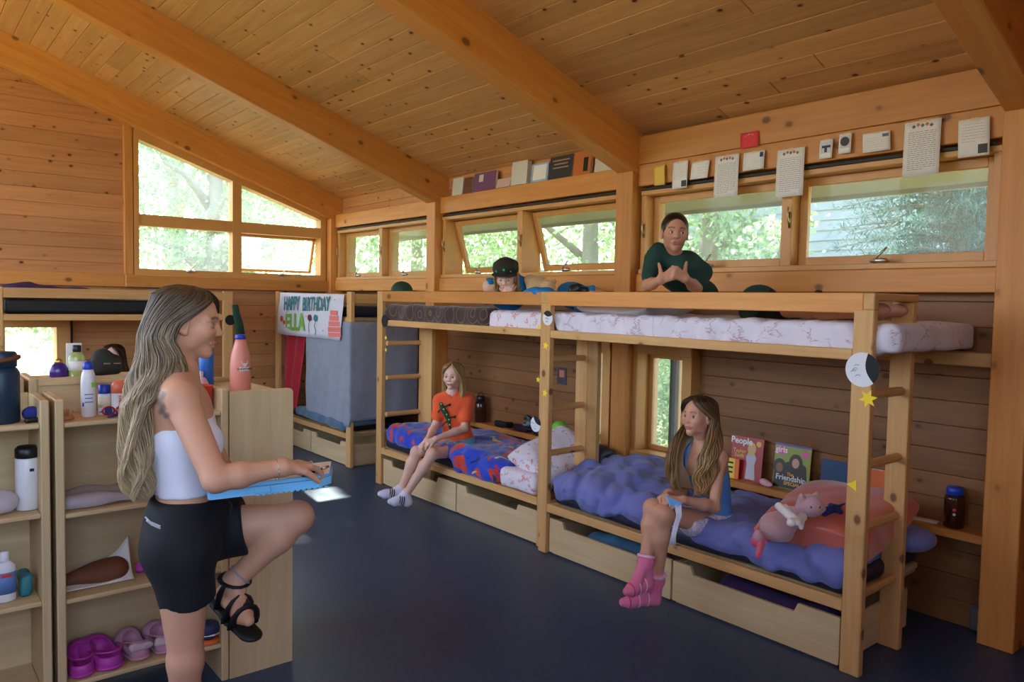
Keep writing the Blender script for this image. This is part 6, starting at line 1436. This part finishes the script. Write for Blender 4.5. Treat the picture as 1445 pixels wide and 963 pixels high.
book('booklet', 'pale booklet half hidden behind the rafter', 'booklet', 4.19, 3.98, .135, .008, 'book_white', .12)

# ------------------------------------------------------------------ things on the wall ledges
pl('mag_red', 170, 34, 44, .35); pl('mag_yellow', 232, 190, 70, .4); pl('mag_green', 150, 160, 60, .35); pl('mag_purple', 96, 60, 150, .35); pl('mag_pink', 226, 90, 150, .35); pl('mag_dark', 40, 28, 28, .35); pl('mag_skin', 206, 160, 130, .4); pl('mag_skin_dark', 140, 94, 70, .4); pl('note_orange', 240, 120, 50, .6); pl('note_yellow', 236, 206, 70, .6); pl('folder_blue', 44, 76, 116, .5); pl('mag_silver', 190, 180, 190, .4); pl('mag_gold', 220, 170, 70, .4)
LZ = .531
def magazine(label, ya, yb, h, lean, mat, title, tmat, x=4.235):
    t = thing('magazine', label, 'magazine', (x, (ya+yb)/2, LZ)); MB().lohi((x-.003, yb, LZ), (x+.003, ya, LZ+h), bev=.0006).build('cover', mat, t); MB().lohi((x-.001, yb+.001, LZ+.001), (x+.0042, ya-.001, LZ+h-.002), bev=.0005).build('pages', 'white_paper', t)
    if title: textmesh(title[0], title[1], (x-.0038, title[2], LZ+title[3]), (0, -1, 0), (0, 0, 1), tmat, t, depth=.0006, bold=.0012)
    t.rotation_euler = (0, lean, 0); return t
def mprint(t, name, pts, mat, x=4.2315): m = MB(); m.prism([A(x, y, LZ+z) for y, z in pts], (-.0006, 0, 0)); return m.build(name, mat, t)
def oval(y, z, ry, rz, n=14): return [(y+ry*math.cos(a), z+rz*math.sin(a)) for a in np.linspace(0, 2*PI, n, endpoint=False)]
_rot = []
def mag_text(t, s, size, y, z, mat, bold=.0008): return textmesh(s, size, (4.2308, y, LZ+z), (0, -1, 0), (0, 0, 1), mat, t, depth=.0006, bold=bold)
y0m, y1m = 2.655, 2.885
t = magazine('red celebrity magazine with a standing blonde figure on the cover', y1m, y0m, .275, 0, 'mag_red', None, None)
mag_text(t, 'People', .058, 2.815, .245, 'white_paper', .0016); mag_text(t, 'Taylor', .036, 2.825, .180, 'mag_gold'); mag_text(t, 'Swift', .036, 2.825, .150, 'mag_gold'); mprint(t, 'cover_badge', oval(2.69, .24, .018, .018), 'mag_gold')
mprint(t, 'cover_figure', [(2.77, 0.01), (2.765, .10), (2.775, .15), (2.755, .185), (2.72, .185), (2.70, .15), (2.71, .10), (2.70, .01)], 'mag_silver'); mprint(t, 'cover_figure', oval(2.737, .205, .030, .042), 'mag_gold', 4.2312); mprint(t, 'cover_figure', oval(2.737, .205, .016, .022), 'mag_skin', 4.2306)
t.rotation_euler = (0, .10, 0)
t = magazine('girls friendship special magazine with two laughing faces', 2.575, 2.335, .275, 0, 'mag_green', None, None)
mprint(t, 'cover_band', [(2.575, .262), (2.575, .275), (2.335, .275), (2.335, .262)], 'mag_purple'); mprint(t, 'cover_patch', oval(2.53, .232, .042, .026), 'mag_pink'); mag_text(t, 'girls', .05, 2.53, .235, 'white_paper', .0012); mprint(t, 'cover_patch', oval(2.37, .225, .026, .020), 'mag_pink')
mprint(t, 'cover_figure', [(2.57, .005), (2.57, .10), (2.5, .16), (2.42, .19), (2.36, .15), (2.35, .06), (2.35, .005)], 'mag_dark', 4.2311)
for y, z, mt in ((2.535, .125, 'mag_skin_dark'), (2.43, .165, 'mag_skin')): mprint(t, 'cover_figure', oval(y, z+.006, .044, .050), 'mag_dark', 4.2309); mprint(t, 'cover_figure', oval(y, z, .024, .030), mt, 4.2303)
def mt2(s, size, y, z, mat, bold=.001): return textmesh(s, size, (4.2296, y, LZ+z), (0, -1, 0), (0, 0, 1), mat, t, depth=.0006, bold=bold)
mt2('The', .028, 2.46, .092, 'mag_gold'); mt2('Friendship', .048, 2.455, .068, 'white_paper'); mt2('SPECIAL', .030, 2.445, .035, 'mag_gold'); mprint(t, 'barcode', [(2.40, .008), (2.40, .026), (2.36, .026), (2.36, .008)], 'white_paper', 4.2303)
t.rotation_euler = (0, .10, 0)
t = thing('notebook', 'orange and yellow notebook in front of the red magazine', 'notebook', (4.205, 2.87, LZ)); c = A(4.205, 2.86, LZ+.066); MB().box(c, (.008, .12, .13), None, .001).build('cover', 'note_orange', t); MB().box(c+A(-.0045, .012, .0), (.001, .085, .125), None, .0003).build('cover_panel', 'note_yellow', t)
for k in range(3): MB().box(c+A(-.0052, .012, .035-.03*k), (.0008, .06, .012), None, .0002).build('cover_lettering', 'print_green', t)
t.rotation_euler = (0, .08, 0)
t = thing('folder', 'dark blue folder leaning on the wall behind the near post', 'folder', (4.24, 2.16, LZ)); MB().lohi((4.236, 2.06, LZ), (4.246, 2.27, LZ+.225), bev=.001).build('cover', 'folder_blue', t); MB().lohi((4.2355, 2.052, LZ), (4.2465, 2.064, LZ+.225), bev=.002).build('spine', 'white_paper', t); t.rotation_euler = (0, .1, 0)
t = thing('notebook', 'orange and white notebook standing just past the near post', 'notebook', (4.24, 1.95, LZ)); MB().lohi((4.238, 1.90, LZ), (4.241, 2.02, LZ+.215), bev=.001).build('cover', 'note_orange', t); MB().lohi((4.2415, 1.885, LZ), (4.2475, 2.02, LZ+.218), bev=.001).build('pages', 'white_paper', t); t.rotation_euler = (0, .1, 0)
s = SDF(); s.ell((4.205, 2.615, LZ+.022), (.018, .03, .022)); s.ell((4.2, 2.58, LZ+.015), (.015, .03, .015)); tag(sdf_obj('soft_toy', s, .004, 'pink_plastic'), 'small pale toy lying between the two magazines', 'toy')
t = bottle('tub', 'small green tub on the ledge beside the blue folder', 'tub', (4.205, 2.31, LZ), [(.03, 0), (.034, .002), (.036, .022)], [(.038, .022), (.038, .03), (.034, .033)], 'print_green', 'print_green', 'lid')
c = (4.222, 1.528, LZ); t = bottle('water_bottle', 'dark brown bottle with a blue cap on the ledge past the ladder', 'bottle', c, [(.042, 0), (.048, .004), (.048, .15), (.042, .168)], [(.036, .168), (.040, .170), (.040, .205), (.034, .21)], 'dark_clear', 'cap_blue')
for z, mt, r_ in ((.075, 'white_paper', .007), (.098, 'label_red', .008)): dv = unit(A(c[0], c[1], 0)); MB().lathe([(r_, 0), (r_, .002)], A(*c)-dv*.0475+A(0, 0, z), 12, -dv).build('sticker', mt, t)
t = thing('paper', 'folded white paper on the ledge beside the blue capped bottle', 'paper', (4.21, 1.70, LZ)); MB().box((4.215, 1.685, LZ+.004), (.05, .16, .006), rot(0, 0, .1), .001).build('sheet', 'white_paper', t)
t = thing('outlet_box', 'grey metal outlet box low on the wall beside the near post', 'outlet', (4.29, 1.415, .02)); MB().lohi((4.262, 1.388, .01), (4.30, 1.445, .14), bev=.004).build('box', 'outlet_grey', t) if 'outlet_grey' in MATS else (pl('outlet_grey', 110, 120, 136, .5), MB().lohi((4.262, 1.388, .012), (4.30, 1.445, .14), bev=.004).build('box', 'outlet_grey', t)); MB().lohi((4.258, 1.396, .025), (4.262, 1.437, .128)).build('cover_plate', 'chrome', t)
c = (4.215, 5.56, LZ); t = bottle('water_bottle', 'dark brown bottle with a looped lid on the ledge behind the orange t-shirt', 'bottle', c, [(.050, 0), (.055, .004), (.055, .17), (.046, .19)], [(.036, .19), (.040, .192), (.040, .235), (.034, .24)], 'dark_clear', 'cap_black'); MB().tube([(4.215, 5.56+.038*math.cos(a), LZ+.24+.03*math.sin(a)) for a in np.linspace(0, PI, 9)], .005, 5).build('loop', 'cap_black', t, True)
for k, (y, r_, mt, lab) in enumerate(((5.22, .05, 'cap_black', 'dark wallet on the ledge behind the far lower bed'), (4.95, .06, 'maroon', 'dark red pouch on the ledge behind the far lower bed'), (4.70, .05, 'navy_vinyl', 'navy pouch on the ledge nearest the mid ladder'))):
    s = SDF(); s.box((4.215, y, LZ+.026), (.045, .09, .026), .018); s.warp(wob(.005, 50, k)); tag(sdf_obj('pouch', s, .005, mt), lab, 'pouch')
# on the beds
pl('plush_pig', 190, 150, 154, .95, bmp=.5, scale=160, sheen=.4); pl('plush_white', 226, 220, 216, .95, bmp=.4, scale=160, sheen=.3); pl('plush_hot', 226, 66, 110, .95, bmp=.4, scale=160, sheen=.3); pl('plush_tan', 196, 160, 112, .95, bmp=.4, scale=120, sheen=.3); pl('lime', 110, 190, 50, .7)
def X1(px, py, x): return onp(px, py, 0, x)
D_ = lambda px, py, d: atd(px, py, d)
Zp = lambda px, py, z: onp(px, py, 2, z)
t = thing('soft_toy', 'pinkish winged plush pig lying on the coral pillow', 'soft toy', tuple(Zp(1098, 750, .50))); s = SDF(); s.ell(Zp(1096, 744, .60), (.075, .085, .07), k=.03); s.ell(Zp(1116, 730, .65), (.06, .06, .05), k=.03); hd_ = Zp(1143, 714, .72); s.ell(hd_, (.058, .064, .052), k=.03); s.ell(hd_+lvec(.05, 0, -.012), (.024, .024, .02), k=.012)
for p in ((1131, 703), (1152, 701)): s.ell(Zp(*p, .76), (.014, .014, .022), k=.012)
for p in ((1070, 757), (1110, 756)): s.ell(Zp(*p, .57), (.024, .024, .028), k=.015)
sdf_obj('body', s, .0045, 'plush_pig', t)
for p, q, zz in (((1120, 733), (1099, 715), .72), ((1132, 730), (1116, 738), .70)):
    s = SDF(); a_, b_ = Zp(*p, zz), Zp(*q, zz+.02); s.cap(a_, b_, .020, .018, k=.01); s.cap(a_, b_+lvec(.03, 0, .0), .017, .012, k=.01); s.cap(a_, b_+lvec(.045, 0, -.02), .014, .010, k=.01); sdf_obj('wing', s, .004, 'plush_white', t)
for q in (-.018, .022): MB().lathe([(.001, -.005), (.005, 0), (.001, .005)], hd_+lvec(q, -.058, .008), 8).build('eye', 'cap_black', t, True)
t = thing('soft_toy', 'small hot pink plush lobster at the edge of the duvet', 'soft toy', tuple(Zp(1071, 764, .50))); s = SDF(); L_ = lambda px, py: Zp(px, py, .535)
s.ell(L_(1070, 765), (.034, .034, .028), k=.01); s.ell(L_(1082, 752), (.028, .028, .024), k=.012); s.cap(L_(1074, 768), L_(1070, 785), .020, .011, k=.01); s.cap(L_(1080, 758), L_(1086, 762), .016, .012, k=.01); s.cap(L_(1084, 750), L_(1080, 743), .015, .012, k=.01); s.cap(L_(1066, 757), L_(1070, 747), .014, .010, k=.01); sdf_obj('body', s, .004, 'plush_hot', t)
s = SDF(); s.cap(Zp(1164, 722, .685), Zp(1193, 714, .685), .020, .014); s.cap(Zp(1172, 714, .69), Zp(1186, 723, .68), .014, .012); s.warp(wob(.004, 60, 2)); tag(sdf_obj('swim_cloth', s, .004, 'blue_cloth'), 'crumpled blue cloth on top of the coral pillow', 'cloth')
t = thing('booklet', 'pale booklet lying on the blue and red fleece', 'booklet', tuple(X1(690, 638, 3.62))); c = X1(690, 637, 3.64); MB().box(c+A(0, 0, .008), (.13, .19, .006), rot(0, 0, .3), .001).build('cover', 'white_paper', t); MB().box(c+A(0, .02, .0125), (.08, .10, .002), rot(0, 0, .3), .0004).build('cover_print', 'label_blue', t)
t = thing('soft_toy', 'tan teddy bear behind the kid in the dark cap', 'soft toy', (4.0, 3.95, 1.62)); s = SDF(); c = D_(759, 401, 5.50); s.ell(c-A(0, 0, .02), (.085, .085, .08), k=.02); s.ell(D_(774, 404, 5.42), (.05, .05, .045), k=.02); s.ell(c+lvec(-.06, 0, .03), (.04, .04, .04), k=.02); sdf_obj('body', s, .007, 'plush_tan', t)
for q in (-.03, .03): s = SDF(); s.ell(D_(776, 397.5, 5.44)+lvec(q), (.017, .014, .018)); sdf_obj('ear', s, .005, 'plush_tan', t)
s = SDF(); c = D_(762, 410, 5.20); s.ell(c-A(0, 0, .02), (.10, .14, .045)); s.warp(wob(.008, 40, 2)); tag(sdf_obj('cloth', s, .007, 'blue_tee'), 'bright blue cloth heaped at the double post on the upper bed', 'cloth')
s = SDF(); c = D_(816, 408, 4.95); s.cap(c+lvec(-.04, 0, -.005), c+lvec(.045, 0, -.012), .026, .022); s.ell(c+lvec(-.01, 0, .008), (.03, .03, .024)); s.warp(wob(.006, 60, 4)); tag(sdf_obj('goggles', s, .004, 'cap_black'), 'black swim goggles on the white pillow of the near upper bed', 'goggles')
t = thing('cap', 'dark green cap lying on the far end of the far upper bed', 'cap', tuple(D_(572, 408, 6.62))); s = SDF(); c = D_(567, 406, 6.62); s.ell(c-A(0, 0, .03), (.095, .095, .085)); s.half(c-A(0, 0, .075), (0, 0, -1)); sdf_obj('crown', s, .007, 'print_green', t); s = SDF(); s.cap(D_(578, 411, 6.58), D_(590, 412, 6.58), .05, .04, sq=(0, 0, 1), f=5); sdf_obj('visor', s, .005, 'print_green', t)
s = SDF(); s.ell(onp(790, 605, 0, 4.05), (.06, .07, .06)); tag(sdf_obj('soft_toy', s, .007, 'lime'), 'lime green plush ball above the white pillow at the mid ladder', 'soft toy')
s = SDF(); s.ell(D_(1155, 412, 4.0), (.02, .02, .012)); tag(sdf_obj('hair_tie', s, .004, 'cap_black'), 'small black hair tie behind the near guard rail', 'hair tie')
for (x, y, h, r, z0, n, sz, tr, lab) in [
    (8.7, 6.35, 6.5, 1.15, .3, 8000, .085, .19, 'broadleaf tree with a stout trunk behind the head of the kid in green'),
    (9.0, 8.9, 7.0, 2.0, .0, 9000, .10, .20, 'broadleaf tree in the right pane of the tilted middle window'), (7.6, 11.2, 6.8, 2.0, .2, 9000, .095, .17, 'broadleaf tree in the left pane of the tilted middle window'),
    (12.5, 15.2, 8, 2.8, 0, 9000, .13, .2, 'distant broadleaf tree through the window nearest the corner'), (13.5, 11.0, 8, 2.4, 0, 9000, .13, .22, 'distant broadleaf tree through the middle of the bunk wall'),
    (12.6, 8.6, 7.0, 1.7, 0, 7000, .12, .2, 'broadleaf tree beside the pale shingled house'), (6.9, 4.15, 2.9, .42, .6, 900, .075, .03, 'thin sapling in front of the pale shingled house'),
    (6.6, 5.7, 1.5, .75, -.5, 5000, .06, .05, 'light green bush outside the low windows behind the bunks'), (6.2, 4.35, .9, .45, -.5, 2500, .055, .04, 'small light green bush under the low casement'),
    (8.6, 13.6, 7.0, 1.9, .2, 8000, .10, .18, 'broadleaf tree in the corner window, nearest the gable')]:
    tree(x, y, h, r, z0, lab, n, sz, 0, tr, group='leafy trees beyond the bunk wall')
for (x, y, h, r, z0, n, sz, tr, lab) in [
    (2.3, 14.2, 5.2, 1.6, .2, 8000, .095, .13, 'broadleaf tree in the left lights of the gable window'), (4.30, 13.4, 6.0, 1.4, .3, 6500, .095, .22, 'broadleaf tree with a forked trunk in the right lights of the gable window'),
    (0.4, 17.0, 6.0, 2.0, 0, 7500, .11, .15, 'broadleaf tree low beyond the left end of the gable window'), (6.6, 18.0, 8.0, 2.3, 0, 7500, .13, .2, 'broadleaf tree far behind the right lights of the gable window'), (3.4, 20.5, 6.0, 2.3, 0, 7500, .13, .2, 'broadleaf tree farthest behind the gable window'), (-0.6, 12.6, 3.6, 1.3, -.2, 6000, .075, .12, 'broadleaf tree outside the small low gable window')]:
    tree(x, y, h, r, z0, lab, n, sz, 0, tr, group='leafy trees beyond the gable wall')
# tall crown added out of view to break the sun to a few flecks
for (x, y, h, r, z0, n, sz) in [(4.6, 16.5, 11.5, 3.0, 5.6, 15000, .24)]:
    tree(x, y, h, r, z0, 'tall broadleaf tree added above the gable window to block the sun', n, sz, 0, .22, group=None)
def conifer(x, y, h, r, label):
    t = thing('conifer', label, 'tree', (x, y, -.6))
    m = MB(); m.tube([(x, y, -.6), (x, y, h)], [.14, .03], 8); cs = []
    br = MB()
    for z in np.arange(-.2, h-.2, .13):
        rr = r*(1-(z+.6)/(h+.6))**.8
        n = 10; a0 = RNG.uniform(0, PI)
        for k in range(n):
            a = a0+k*2*PI/n+RNG.uniform(-.2, .2); L = rr*RNG.uniform(.75, 1.1); d = A(math.cos(a), math.sin(a), 0)
            pts = [A(x, y, z)+d*L*s+A(0, 0, .10*math.sin(s*PI)-.14*s*L+.12*s*s*L) for s in np.linspace(0, 1, 5)]
            br.tube(pts, np.linspace(.018, .004, 5), 4)
            for s in np.linspace(.12, 1, 18):
                p = A(x, y, z)+d*L*s+A(0, 0, .10*math.sin(s*PI)-.14*s*L+.12*s*s*L)
                cs.append(p + RNG.normal(size=(22, 3))*A(.055, .055, .022))
    m.build('trunk', 'bark', t, True); br.build('branches', 'bark', t)
    c = np.concatenate(cs); n = len(c); d = c-A(x, y, 0); d[:, 2] = 0; d /= np.linalg.norm(d, axis=1)[:, None]; d = d + RNG.normal(size=(n, 3))*.55; d /= np.linalg.norm(d, axis=1)[:, None]
    e = np.cross(d, A(0, 0, 1)); e /= np.linalg.norm(e, axis=1)[:, None]
    v = np.stack([c, c+d*.03+e*.0065, c+d*.085, c+d*.03-e*.0065], 1).reshape(-1, 3)
    mesh_obj('needles', v, np.arange(n)[:, None]*4+np.arange(4), 'needle', t, kind='stuff')
conifer(7.7, 2.85, 5.6, 1.75, 'dark blue green spruce in front of the pale shingled house')
# pale shingled house beyond
plain('shingle', rgb(168, 176, 192), .8, var=.06, scale=7); plain('house_trim', rgb(182, 186, 192), .7); plain('house_glass', rgb(120, 140, 150), .15)
hb = thing('house', 'pale grey shingled house seen through the near window', 'building', (13, 7, -.6)); HX = 11.5
MB().lohi((HX, 5.2, -.6), (HX+4, 9.3, 4.6), bev=0).build('wall', 'shingle', hb)
for k, z in enumerate(np.arange(-.5, 4.5, .16)):
    y = 1.1
    MB().prism([(HX-.03, 5.2, z), (HX, 5.2, z), (HX, 5.2, z+.165), (HX-.008, 5.2, z+.165)], (0, 4.0, 0)).build('shingle', 'shingle', hb)
MB().lohi((HX-.06, 5.05, -.6), (HX+.02, 5.2, 4.6)).build('corner_board', 'house_trim', hb)
rf = MB(); rf.prism([(HX-.5, 4.8, 4.4), (HX+2, 4.8, 6.2), (HX+4.5, 4.8, 4.4)], (0, 5, 0)); rf.build('roof', 'bark', hb)
